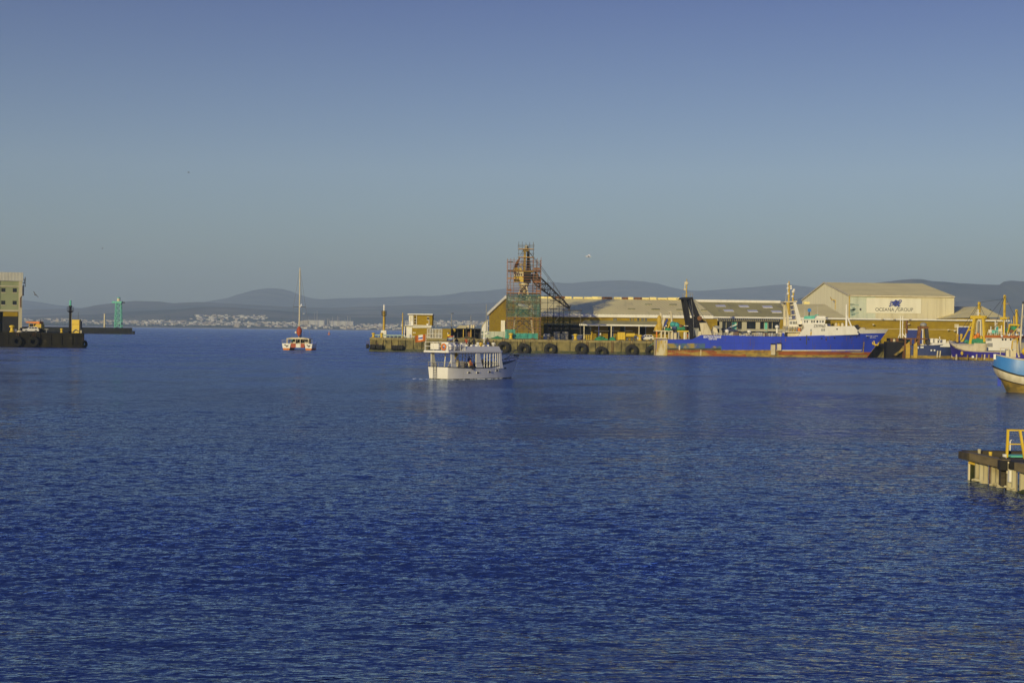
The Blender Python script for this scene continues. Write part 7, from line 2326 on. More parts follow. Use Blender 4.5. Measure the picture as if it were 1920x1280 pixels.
 bar((1884, 600), (1884, 628), 0.8, 0.14, 'mast_ladder', M['white'])
 # yellow winch frame farther aft
 bar((1884, 646), (1894, 608), 1.8, 0.35, 'winch_frame', M['yellow']); bar((1891, 645), (1893, 608), 1.2, 0.4, 'winch_frame', M['yellow']); bar((1892, 608.5), (1912, 609.5), 1.5, 0.45, 'winch_frame', M['yellow']); bar((1908, 640), (1906, 580), 0.3, 0.5, 'aftermast', M['yellow'])
 bar((1886, 640), (1910, 612), 1.6, 0.2, 'winch_brace', M['yellow'])
 a = loc3(1901, 616, 0.8); mb = MB(); mb.ball(a, 1.0, 0.8, 0.9, 9, 6); mb.build('net_bundle', M['green_net'], t_, smooth=True)
 for px, py in ((1892, 628), (1906, 627.5), (1878.5, 630), (1916, 628.5)):
  a = loc3(px, py, M3 - 0.4); mb = MB(); mb.ball(a, 0.32, 0.32, 0.32, 8, 6); mb.build('deck_float', M['lettering_white'], t_, smooth=True)
 # rigging, lights and the clutter of aerials
 mb = MB()
 for a, b, o_ in (((1836, 567), (1788, 640), 0), ((1836, 567), (1884, 560), 0.2), ((1884, 555), (1848, 600), 0.3), ((1884, 555), (1918, 625), 0.3), ((1884, 555), (1860, 628), 1), ((1884, 597), (1846, 628), 1.5), ((1892, 596), (1906, 628), 1), ((1836, 570), (1821, 596), 1.5), ((1836, 570), (1848, 596), 1.5), ((1906, 582), (1886, 628), 0.6), ((1906, 582), (1925, 630), 0.6), ((1821, 596), (1800, 641), 1.2)):
  mb.bar(loc3(*a, o_), loc3(*b, o_), 0.07)
 o = mb.build('rigging', M['dark_steel'], t_); o['kind'] = 'stuff'
 for px, top, m_, w_ in ((1869, 604, 'white', 0.14), (1873, 610, 'mast_yellow', 0.2), (1889, 590, 'steel', 0.14), (1896, 600, 'white', 0.16), (1901, 592, 'mast_yellow', 0.28), (1913, 598, 'steel', 0.16), (1862, 616, 'mast_yellow', 0.25)):
  bar((px, 630), (px + 0.3, top), 0.9, w_, 'pole', M[m_])
 for i in range(16):
  px = 1852 + i * 4.1
  bar((px, 629), (px, 622 + (i % 3)), M3 - 1.0, 0.08, 'roof_stanchion', M['white'])
 for i, (px, py) in enumerate(((1858, 624), (1864, 625), (1876, 622), (1890, 622), (1897, 624), (1910, 622))):
  a = loc3(px, py, 1.4); mb = MB(); mb.cbox(a, 1.0, 0.8, 0.9, 0.2 * i); mb.build('roof_box', M[('white', 'teal', 'cream', 'green_net', 'rust', 'cream')[i]], t_)
 # marks, fenders and the anchor
 a = loc3(1805, 662, M3 * 0.75); mb = MB(); mb.ball((a.x, a.y * 1.1, a.z), 0.4, 0.4, 0.6, 7, 5); mb.build('anchor', M['mast_yellow'], t_)
 for i, px in enumerate((1793, 1814, 1831, 1841, 1846, 1854)):
  f0 = 0.92 if px < 1800 else 1.0
  p0 = loc3(px, 674, M3 * f0 + 0.2); p1 = loc3(px + 0.6, 664, M3 * f0 + 0.2); mb = MB(); mb.bar(p0, p1, 0.28); mb.build('hanging_fender', M['cream'] if i % 2 == 0 else M['scum'], t_)
 a = loc3(1824, 669, M3 + 0.1); mb = MB(); mb.ball(a, 0.45, 0.25, 0.4, 8, 5); mb.build('white_float', M['lettering_white'], t_, smooth=True)
violet_trawler()

def sky_blue_boat():
 # stern quarter at the right edge, much nearer; it runs out of the frame
 Y0 = 168.0
 t_ = thing('light_blue_boat', 'light blue fishing boat with a white belt and rusty rounded stern at the right edge', 'boat')
 st0 = P(1866.5, 690, Y0)
 rz = R(-16)
 t_.location = (st0.x + 0.1, Y0 + 1.2, 0); t_.rotation_euler = (0, 0, rz)
 s_ = Y0 / FPX
 z = lambda py: P(1885, py, Y0).z
 sh = z(664.5)
 B = 5.6; L = 15.0
 # overhanging counter stern: outline at each level
 def outline(fr, start, wid):
  pts_l = []
  for f in (0, 0.01, 0.03, 0.06, 0.11, 0.18, 0.28, 0.45, 0.65, 0.82, 0.93, 1.0):
   x = start + (L - start) * f
   rnd = min(1, (f / 0.18))
   w_ = math.sqrt(max(0, 1 - (1 - rnd) ** 2))
   bowf = 1 if f < 0.65 else max(0.02, 1 - ((f - 0.65) / 0.35) ** 1.8)
   pts_l.append((x, B / 2 * wid * max(w_, 0.01) * bowf))
  return pts_l
 levels = [(-0.8, 1.75, 0.70), (z(736), 1.60, 0.74), (z(722), 1.30, 0.80), (z(711), 1.05, 0.86), (z(704), 0.62, 0.90), (z(698), 0.22, 0.95), (z(692), 0.06, 0.98), (z(687), 0.0, 0.99), (z(683), 0.0, 1.0), (z(674), 0.10, 1.0), (sh, 0.30, 0.99)]
 KD = [0, 0, 0.5, 0.9, 1.1, 1.2, 1.2, 1.2, 1.1, 0.9, 0.7]
 def zd(i, x):
  zz = levels[i][0]
  u = min(max(x, 0) / 5.0, 1.0)
  return zz - KD[i] * (u * (2 - u)) + max(0, x - 8) * 0.12
 def hull_part(i0, i1, name, m_):
  rings = []
  for li in range(i0, i1 + 1):
   (zz, stt, wd) = levels[li]
   pl = outline(0, stt, wd)
   rings.append([(x, b, zd(li, x)) for x, b in pl] + [(x, -b, zd(li, x)) for x, b in reversed(pl)])
  mb = MB(); mb.loft(rings, True, False); return mb.build(name, m_, t_, smooth=True)
 hull_part(0, 4, 'bottom', M['scum'])
 M['belt'] = mat('stained_white_belt', (0.68, 0.62, 0.48), (0.50, 0.42, 0.26), scale=0.9, stretch=(1, 1, 0.5), rough=0.6, thresh=(0.45, 0.7), col3=(0.26, 0.20, 0.10), scale3=1.6, stretch3=(1.4, 1.4, 0.3), thresh3=(0.6, 0.75))
 hull_part(4, 7, 'belt', M['belt'])
 hull_part(7, 10, 'hull_side', M['sky_blue'])
 # black rubbing strakes
 for idx in (7, 4):
  zz, stt, wd = levels[idx]
  pl = outline(0, stt, wd)
  path = [(x, b) for x, b in pl] ; ring = [(x, -b) for x, b in reversed(pl)]
  allp = ring + path
  mb = MB(); mb.tube([(x - (0.03 if x < 0.3 else 0), y * 1.012, zd(idx, x)) for x, y in allp], 0.09 if idx == 7 else 0.06, 6); mb.build('rubbing_strake', M['rubber'], t_, smooth=True)
 pl = outline(0, 0.30, 0.99)
 allp = [(x, -b) for x, b in reversed(pl)] + [(x, b) for x, b in pl]
 mb = MB(); mb.tube([(x, y, zd(10, x) + 0.06) for x, y in allp], 0.09, 6); mb.build('cap_rail', M['cream'], t_, smooth=True)
 mb = MB(); mb.loft([[(x, b * 0.97, zd(10, x) - 0.3) for x, b in pl], [(x, -b * 0.97, zd(10, x) - 0.3) for x, b in pl]], False, False); mb.build('deck', M['wood'], t_)
 mb = MB(); mb.box(0.55, 0.95, -0.12, 0.12, z(724), z(706)); mb.build('rudder', M['blue_hull'], t_)
 mb = MB(); mb.bar((1.5, -0.15, z(716)), (1.65, -0.15, z(704)), 0.35); mb.build('stern_tube', M['scum'], t_)
 mb = MB(); mb.box(0.02, 0.28, -0.85, -0.3, z(674), z(664)); mb.build('number_plate', M['white'], t_)
 # rail, stanchions, box and mast on deck
 for i, x in enumerate((0.75, 1.6, 2.6, 3.6, 4.6)):
  mb = MB(); mb.tube([(x, -B / 2 * (0.5 if i == 0 else (0.8 if i == 1 else 0.97)), sh), (x, -B / 2 * (0.5 if i == 0 else (0.8 if i == 1 else 0.97)), sh + (0.75 if i < 2 else 1.3))], 0.05, 6); mb.build('stanchion', M['cream'], t_)
 mb = MB(); mb.tube([(0.75, -1.4, sh + 0.75), (1.6, -2.24, sh + 0.75)], 0.035, 6); mb.build('rail', M['cream'], t_)
 mb = MB(); mb.box(1.4, 2.5, -1.2, 0.6, sh - 0.3, sh + 0.55); mb.build('deck_box', M['cream'], t_)
 mb = MB(); mb.box(1.35, 2.55, -1.25, 0.65, sh + 0.56, sh + 0.63); mb.build('box_lid', M['white'], t_)
 mb = MB(); mb.tube([(2.9, -0.2, sh - 0.3), (3.1, -0.2, sh + 3.0), (3.25, -0.2, sh + 6.0)], 0.13, 8, 0.07); mb.build('mast', M['cream'], t_, smooth=True)
 mb = MB(); mb.lathe([(0.06, 0), (0.12, 0.1), (0.05, 0.32)], (3.26, -0.2, sh + 6.0), 8); mb.build('mast_light', M['dark_steel'], t_)
 mb = MB(); mb.tube([(3.9, 0.4, sh + 5.6), (3.2, -0.2, sh + 4.2)], 0.03, 5); mb.build('stay', M['cream'], t_)
 mb = MB(); mb.ball((3.6, -0.9, sh + 0.4), 0.5, 0.45, 0.5, 9, 6); mb.build('float', M['yellow'], t_, smooth=True)
 for y in (-0.6, 0.5):
  mb = MB(); mb.tube([(2.0, y - 1.2, sh + 0.6), (2.1, y - 1.0, sh + 1.6), (2.6, y - 1.0, sh + 2.0), (2.7, y - 1.0, sh + 0.2)], 0.06, 6); mb.build('hoop', M['mast_yellow'], t_, smooth=True)
 mb = MB(); mb.box(4.5, 9.0, -1.7, 1.7, sh - 0.3, sh + 2.4); mb.build('wheelhouse', M['white'], t_)
sky_blue_boat()

# ================================================================== the white tour boat
TB = dict(loc=Vector((P(822, 709, 186.5).x, 186.5, 0)), rz=R(48.5), L=16.8, B=4.3)
def tour_boat():
 t_ = thing('tour_boat', 'white two deck tour boat heading away, people on its canopied open deck', 'boat', TB['loc'], TB['rz'])
 t_.scale = (0.93, 1, 1)
 L, B = TB['L'], TB['B']
 sh = lambda f: 1.62 - 0.18 * math.sin(math.pi * min(f / 0.75, 1)) + 1.15 * max(0, (f - 0.45) / 0.55) ** 2
 st = []
 for f, bd, bw in ((0, 0.84, 0.78), (0.01, 0.87, 0.81), (0.12, 0.95, 0.90), (0.3, 1, 0.98), (0.5, 1, 0.97), (0.65, 0.96, 0.84), (0.78, 0.82, 0.78), (0.88, 0.60, 0.55), (0.95, 0.33, 0.27), (0.985, 0.14, 0.03), (1, 0.03, 0.02)):
  st.append((L * 0.92 * f, B / 2 * bd, B / 2 * bw, sh(f), 0.085 * L * max(0, (f - 0.6) / 0.4) ** 1.5 - (0.12 if f < 0.02 else 0)))
 band(st, -0.5, 0.12, 'boot_topping', M['algae'], t_, 2)
 band(st, 0.12, lambda s: s[3], 'hull_side', M['fibre'], t_, 6)
 band(st, lambda s: s[3] + 0.004, lambda s: s[3] + 0.09, 'gunwale', M['dark_steel'], t_, 1, off=0.05)
 deckplate(st, lambda s: s[3] - 0.25, 'deck', M['conc_deck'], t_)
 # boarding ladder on the transom
 mb = MB()
 for y in (-0.28, 0.28):
  mb.tube([(-0.28, y + 0.45, 0.0), (-0.26, y + 0.45, 1.5), (-0.2, y + 0.45, 2.1)], 0.035, 6)
 for k_ in range(7):
  mb.bar((-0.28, 0.17, 0.15 + k_ * 0.22), (-0.28, 0.73, 0.15 + k_ * 0.22), 0.05)
 mb.build('boarding_ladder', M['dark_steel'], t_)
 # port lights along the hull
 for sg in (-1, 1):
  for x in (3.9, 5.7, 8.2, 9.9, 11.6):
   s = min(st, key=lambda q: abs(q[0] - x)); zz = sh(x / L / 0.92) - 0.55
   bb = s[2] + (s[1] - s[2]) * (zz / s[3]) ** 1.3
   x_ = x
   for s0, s1 in zip(st[:-1], st[1:]):
    if s0[0] <= x <= s1[0]:
     f = (x - s0[0]) / (s1[0] - s0[0])
     bb = (s0[2] + (s0[1] - s0[2]) * (zz / s0[3]) ** 1.3) * (1 - f) + (s1[2] + (s1[1] - s1[2]) * (zz / s1[3]) ** 1.3) * f
     x_ = x + (s0[4] * (1 - f) + s1[4] * f) * zz / s0[3]
   mb = MB(); mb.box(x_ - 0.24, x_ + 0.24, sg * (bb + 0.02) - 0.03, sg * (bb + 0.02) + 0.03, zz - 0.09, zz + 0.09); pt = mb.build('porthole', M['glass'], t_)
   mb = MB(); mb.box(x_ - 0.30, x_ - 0.245, sg * (bb + 0.03) - 0.03, sg * (bb + 0.03) + 0.03, zz - 0.13, zz + 0.13); mb.box(x_ + 0.245, x_ + 0.30, sg * (bb + 0.03) - 0.03, sg * (bb + 0.03) + 0.03, zz - 0.13, zz + 0.13); mb.build('frame', M['white'], pt)
 # upper deck slab and its bulwark
 zr = 3.55
 mb = MB(); mb.prism([(-0.55, -B / 2 - 0.12), (10.6, -B / 2 - 0.02), (11.9, -1.3), (11.9, 1.3), (10.6, B / 2 + 0.02), (-0.55, B / 2 + 0.12)], zr, zr + 0.24, 'z'); mb.build('upper_deck', M['fibre'], t_)
 for sg in (-1, 1):
  mb = MB(); mb.add([(3.1, sg * (B / 2 + 0.03), zr + 0.245), (10.6, sg * (B / 2 - 0.03), zr + 0.245), (10.3, sg * (B / 2 - 0.15), zr + 0.82), (3.1, sg * (B / 2 - 0.1), zr + 0.82),
       (3.1, sg * (B / 2 - 0.06), zr + 0.245), (10.6, sg * (B / 2 - 0.12), zr + 0.245), (10.3, sg * (B / 2 - 0.24), zr + 0.82), (3.1, sg * (B / 2 - 0.19), zr + 0.82)], [(0, 1, 2, 3), (4, 7, 6, 5), (0, 3, 7, 4), (1, 5, 6, 2), (3, 2, 6, 7)])
  mb.build('upper_bulwark', M['fibre'], t_)
 mb = MB(); mb.add([(10.6, -B / 2 + 0.1, zr + 0.245), (11.4, -1.2, zr + 0.245), (11.4, 1.2, zr + 0.245), (10.6, B / 2 - 0.1, zr + 0.245), (10.3, -B / 2 + 0.25, zr + 0.82), (11.0, -1.1, zr + 0.82), (11.0, 1.1, zr + 0.82), (10.3, B / 2 - 0.25, zr + 0.82)], [(0, 1, 5, 4), (1, 2, 6, 5), (2, 3, 7, 6)])
 mb.build('windbreak', M['fibre'], t_)
 # sloping pillars under the upper deck
 zd = 1.4
 for sg in (-1, 1):
  y = sg * (B / 2 - 0.12)
  for nm, x0, x1, xt0, xt1 in (('pillar', 0.5, 1.7, 0.45, 1.0), ('pillar', 5.4, 6.9, 5.35, 6.1), ('pillar', 10.3, 11.2, 10.25, 10.75)):
   y = sg * (B / 2 - (0.32 if x0 < 1 else 0.12))
   mb = MB(); mb.prism([(x0, zd), (x1, zd), ((x1 + xt1) / 2 - 0.12, 2.5), (xt1, zr - 0.005), (xt0, zr - 0.005)], y - 0.06, y + 0.06, 'y'); mb.build(nm, M['fibre'], t_)
  y = sg * (B / 2 - 0.12)
  for x in (7.1, 7.7, 8.3, 9.0, 9.5, 9.9):
   mb = MB(); mb.box(x, x + 0.09, y - 0.05, y + 0.05, zd, zr - 0.005); mb.build('stanchion', M['fibre'], t_)
  mb = MB()
  mb.tube([(0.5, sg * (B / 2 - 0.08), 2.25), (4.0, sg * (B / 2 - 0.03), 2.15), (10, sg * (B / 2 - 0.1), 2.1)], 0.03, 5)
  mb.build('side_rail', M['steel'], t_)
  mb = MB()
  for x in (11.4, 12.6, 13.8, 15.0):
   f = x / L / 0.92; hb = B / 2 * max(0.1, 1 - max(0, (f - 0.6) / 0.42) ** 1.9)
   mb.bar((x, sg * hb * 0.95, sh(f)), (x, sg * hb * 0.95, sh(f) + 0.62), 0.05)
  o = mb.build('bow_stanchions', M['steel'], t_); o['kind'] = 'stuff'
  pts_ = []
  for x in (11.4, 12.6, 13.8, 15.0, 16.6):
   f = x / L / 0.92; hb = B / 2 * max(0.04, 1 - max(0, (f - 0.6) / 0.42) ** 1.9)
   pts_.append((x, sg * hb * 0.95, sh(min(f, 1.02)) + 0.62 + max(0, x - 14) * 0.16))
  mb = MB(); mb.tube(pts_, 0.045, 6); mb.build('bow_rail', M['dark_steel'], t_)
 mb = MB(); mb.box(16.2, 17.0, -0.2, 0.2, sh(1.0) + 0.2, sh(1.0) + 0.42); mb.build('bow_roller', M['dark_steel'], t_)
 mb = MB(); mb.box(10.0, 10.2, -B / 2 + 0.3, B / 2 - 0.3, zd, zd + 0.95); mb.build('front_bulkhead', M['fibre'], t_)
 mb = MB(); mb.box(9.2, 9.9, 0.4, 1.4, zd, zd + 1.15); mb.build('helm_console', M['cream'], t_)
 # stern rail
 mb = MB()
 for y in (-1.9, -1.0, 0.0, 1.0, 1.9):
  mb.bar((0.0, y, 1.6), (0.0, y, 2.25), 0.06)
 mb.bar((0.0, -1.9, 2.25), (0.0, 1.9, 2.25), 0.06); mb.bar((0.0, -1.9, 1.95), (0.0, 1.9, 1.95), 0.05)
 o = mb.build('stern_rail', M['steel'], t_); o['kind'] = 'stuff'
 # stairs to the upper deck
 mb = MB()
 for y in (-1.55, -0.75):
  mb.bar((1.0, y, 1.5), (2.5, y, zr), 0.10, 0.18)
 mb.build('stair_rail', M['fibre'], t_)
 mb = MB(); mb.bar((1.4, 0.2, 1.5), (2.4, 0.9, zr), 0.1, 0.16); mb.build('stair_brace', M['fibre'], t_)
 for k_ in range(7):
  mb = MB(); x = 1.1 + k_ * 0.2; mb.box(x, x + 0.24, -1.5, -0.8, 1.65 + k_ * 0.26, 1.69 + k_ * 0.26); mb.build('stair_tread', M['steel'], t_)
 mb = MB(); mb.box(2.6, 3.4, -1.6, -0.2, zd, 2.4); mb.build('engine_box', M['cream'], t_)
 for x in (4.6, 5.6, 6.6):
  mb = MB(); mb.box(x, x + 0.45, -1.5, 1.5, 1.75, 1.83); mb.box(x, x + 0.06, -1.5, 1.5, 1.84, 2.25); mb.box(x + 0.1, x + 0.3, -1.3, -1.2, zd, 1.745); mb.box(x + 0.1, x + 0.3, 1.2, 1.3, zd, 1.745); mb.build('bench', M['cream'] if x != 5.6 else M['door_blue'], t_)
 # upper deck fittings
 z2 = zr + 0.245
 mb = MB()
 pts_ = [(3.0, -B / 2, z2), (2.0, -B / 2, z2), (0.8, -B / 2, z2), (-0.45, -B / 2, z2), (-0.45, -0.9, z2), (-0.45, 0.6, z2), (-0.45, B / 2, z2), (2.0, B / 2, z2), (4.2, B / 2, z2)]
 rails(mb, pts_, 1.1, r=0.028, mid=1)
 o = mb.build('upper_rail', M['white'], t_); o['kind'] = 'stuff'
 mb = MB(); mb.box(-0.42, -0.2, -0.35, 1.15, z2 + 0.15, z2 + 0.95); mb.build('raft_board', M['white'], t_)
 mb = MB(); mb.torus((-0.55, -B / 2 + 0.75, z2 + 0.5), 0.36, 0.11, 18, 8, 'x'); mb.v = [(x, y, z_) for x, y, z_ in mb.v]; mb.build('life_ring', M['orange'], t_, smooth=True)
 for i, x in enumerate((0.5, 1.4, 1.85, 2.3)):
  mb = MB(); mb.lathe([(0.1, -0.22), (0.36, -0.2), (0.4, -0.05), (0.4, 0.2), (0.36, 0.3), (0.1, 0.32)], (x, -B / 2 + 0.45, z2 + 0.48), 14, 'x'); rc = mb.build('life_raft', M['fibre'] if i == 0 else M['white'], t_, smooth=True)
  mb = MB(); mb.torus((x + 0.02, -B / 2 + 0.45, z2 + 0.48), 0.41, 0.035, 16, 5, 'x'); mb.build('strap', M['navy'], rc)
 mb = MB(); mb.box(2.6, 3.05, -B / 2 + 0.05, -B / 2 + 0.5, z2, z2 + 1.0); mb.build('locker', M['fibre'], t_)
 mb = MB(); mb.box(1.4, 2.6, -0.5, 0.7, z2, z2 + 1.05); mb.build('funnel_box', M['fibre'], t_)
 for x in (5.0, 6.2, 7.4, 8.6):
  mb = MB(); mb.box(x, x + 0.4, -1.6, 1.6, z2 + 0.4, z2 + 0.48); mb.box(x, x + 0.07, -1.6, 1.6, z2 + 0.49, z2 + 0.78); mb.build('bench', M['white'], t_)
 mb = MB(); mb.tube([(9.6, 0.2, z2), (9.7, 0.2, z2 + 2.0), (9.75, 0.2, z2 + 3.6)], 0.09, 8, 0.04); mb.build('signal_mast', M['white'], t_, smooth=True)
 mb = MB(); mb.bar((9.7, -0.5, z2 + 2.2), (9.7, 0.8, z2 + 2.2), 0.06); mb.box(9.5, 9.9, -0.5, -0.1, z2 + 2.22, z2 + 2.4); mb.build('mast_spreader', M['white'], t_)
 mb = MB(); mb.ball((9.7, 0.2, z2 + 1.6), 0.28, 0.28, 0.16, 10, 6); mb.build('radome', M['white'], t_, smooth=True)
 def flag(x, y, zb_, h, cols, name_l, wdt):
  f = thing('flag', name_l, 'flag', TB['loc'] + Matrix.Rotation(TB['rz'], 3, 'Z') @ Vector((x, y, zb_)), R(-160) if wdt > 0 else R(0), 'flags on the tour boat')
  mb = MB(); mb.tube([(0, 0, 0), (0, 0, h)], 0.03, 6); mb.build('staff', M['white'], f)
  W_ = abs(wdt); n = 10
  for (u0, u1, v0, v1, m_) in cols:
   rows = []
   for v in (v0, v1):
    rows.append([(W_ * (u0 + (u1 - u0) * i / n) + 0.03, 0.10 * math.sin((u0 + (u1 - u0) * i / n) * 6.5), h - 0.02 - 0.9 * W_ * 0.68 * (1 - v) - 0.14 * W_ * (u0 + (u1 - u0) * i / n) * 1.2) for i in range(n + 1)])
   back = [[(x_, y_ + 0.012, z_) for x_, y_, z_ in r_] for r_ in rows]
   mb = MB(); mb.loft(rows, False, False); mb.loft(back, False, False); mb.build('cloth', m_, f)
 M['flag_orange'] = mat('orange_flag_cloth', (0.75, 0.20, 0.03), (0.65, 0.17, 0.03), scale=2, rough=0.9)
 M['flag_white'] = mat('white_flag_cloth', (0.8, 0.8, 0.78), (0.7, 0.7, 0.7), scale=2, rough=0.9)
 M['flag_blue'] = mat('blue_flag_cloth', (0.03, 0.05, 0.35), (0.03, 0.045, 0.28), scale=2, rough=0.9)
 M['flag_green'] = mat('green_flag_cloth', (0.02, 0.25, 0.12), (0.02, 0.2, 0.1), scale=2, rough=0.9)
 flag(-0.45, 1.95, z2, 2.15, [(0, 0.30, 0, 1, M['flag_orange']), (0.30, 0.68, 0, 0.25, M['flag_orange']), (0.30, 0.68, 0.25, 0.42, M['flag_white']), (0.30, 0.68, 0.42, 0.62, M['flag_blue']), (0.30, 0.68, 0.62, 1.0, M['flag_white']), (0.68, 1, 0, 1, M['flag_orange'])], 'big orange flag with a white and blue centre at the tour boat stern', 1.45)
 flag(1.9, -0.9, z2, 2.0, [(0, 1, 0.66, 1, M['red']), (0, 1, 0.56, 0.66, M['flag_white']), (0, 1, 0.36, 0.56, M['flag_green']), (0, 1, 0.28, 0.36, M['flag_white']), (0, 1, 0, 0.28, M['flag_blue'])], 'small red green and blue flag above the tour boat life rafts', 0.9)
tour_boat()

def on_boat(x, y, z):
 return TB['loc'] + Matrix.Rotation(TB['rz'], 3, 'Z') @ Vector((x * 0.93, y, z))
PG = 'people on the tour boat'
zu = 3.55 + 0.245
for x, y, z_, a, pose, sh_, tr_, lab in (
 (2.3, -1.15, 2.45, 80, 'lean', M['yellow'], M['mast_yellow'], 'person in yellow oilskins on the tour boat stairs under the canopy'),
 (4.55, -1.75, 1.28, -90, 'sit', M['orange'], M['cloth_dark'], 'person in an orange jacket at the open side of the tour boat'),
 (6.3, -1.5, 1.28, 170, 'sit', M['cloth_dark'], M['cloth_dark'], 'person in dark clothes on the lower deck, left of the one in a white vest'),
 (7.0, -1.35, 1.28, 160, 'stand', M['cloth_white'], M['cloth_dark'], 'person in white top standing on the tour boat lower deck'),
 (7.3, -1.7, 1.25, 180, 'sit', M['cloth_dark'], M['cloth_blue'], 'person in dark top by the middle pillar of the tour boat'),
 (2.0, 0.0, zu + 1.05, 0, 'sit', M['yellow'], M['cloth_dark'], 'person in yellow seated highest, on the tour boat upper deck box'),
 (4.9, -1.2, zu, 60, 'sit', M['cloth_dark'], M['cloth_dark'], 'person in black seated on the upper deck by the white locker'),
 (5.5, -0.6, zu, 40, 'sit', M['cloth_white'], M['cloth_blue'], 'person in a white shirt on the upper deck second bench'),
 (7.2, -1.3, zu, 20, 'sit', M['mast_yellow'], M['cloth_dark'], 'person in an ochre top near the middle of the upper deck'),
 (7.9, -0.2, zu, 20, 'sit', M['cloth_white'], M['cloth_dark'], 'person in white near the upper deck benches, left of the mast'),
 (8.9, -1.2, zu, -40, 'sit', M['cloth_blue'], M['cloth_dark'], 'person in a violet blue top leaning by the upper deck bulwark'),
 (9.3, -0.7, zu, 10, 'stand', M['cloth_dark'], M['cloth_dark'], 'person in black standing beside the tour boat signal mast'),
 (9.9, -1.3, zu, 30, 'sit', M['cloth_white'], M['cloth_dark'], 'person in white at the front right end of the upper deck'),
 (10.2, -0.2, zu, 30, 'sit', M['cloth_dark'], M['cloth_dark'], 'person in black at the front of the upper deck'),
 (4.3, 0.6, zu, 10, 'stand', M['cloth_dark'], M['cloth_blue'], 'person standing in black behind the small flag, on the upper deck'),
 (6.5, 0.8, zu, 0, 'stand', M['red'], M['cloth_dark'], 'person standing in a red top on the far side of the upper deck'),
 (8.4, 1.0, zu, 0, 'stand', M['cloth_dark'], M['cloth_dark'], 'person standing in black left of the signal mast, far side'),
 (5.2, -1.0, 1.3, 200, 'stand', M['cloth_blue'], M['cloth_dark'], 'person standing in blue on the lower deck right of the orange jacket'),
 (8.6, -1.2, 1.3, 30, 'sit', M['cloth_dark'], M['cloth_dark'], 'person in dark clothes behind the forward stanchions of the lower deck')):
 person(on_boat(x, y, z_), TB['rz'] - math.pi / 2 + R(a), pose, sh_, tr_, lab, PG)

# wake and bow wave
def wake():
 q = random.Random(2)
 mb = MB()
 n = 0
 for i in range(150):
  u = q.random()
  if u < 0.15:
   x, y = q.uniform(-0.3, -3.0), q.gauss(0, 1.6)
  elif u < 0.75:
   x = q.uniform(-1, 13); y = -(TB['B'] / 2 * (1 if x < 9 else 1 - (x - 9) / 6)) - abs(q.gauss(0.1, 0.25)) - 0.05
  else:
   x = q.uniform(10.5, 14.2); y = -(2.0 * (1 - (x - 9.5) / 5.5)) - abs(q.gauss(0.05, 0.3))
  p = on_boat(x, y, 0.0)
  r_ = q.uniform(0.015, 0.05)
  a = q.uniform(0, 3)
  mb.add([(p.x + r_ * 2.2 * math.cos(a + k_ * 1.047), p.y + r_ * 1.4 * math.sin(a + k_ * 1.047), 0.02) for k_ in range(6)] + [(p.x, p.y, 0.05 + r_ * q.uniform(0.3, 0.9))], [(k_, (k_ + 1) % 6, 6) for k_ in range(6)])
 o = mb.build('foam', M['foam'])
 tag(o, 'flecks of foam along the tour boat waterline', kind='stuff')
wake()

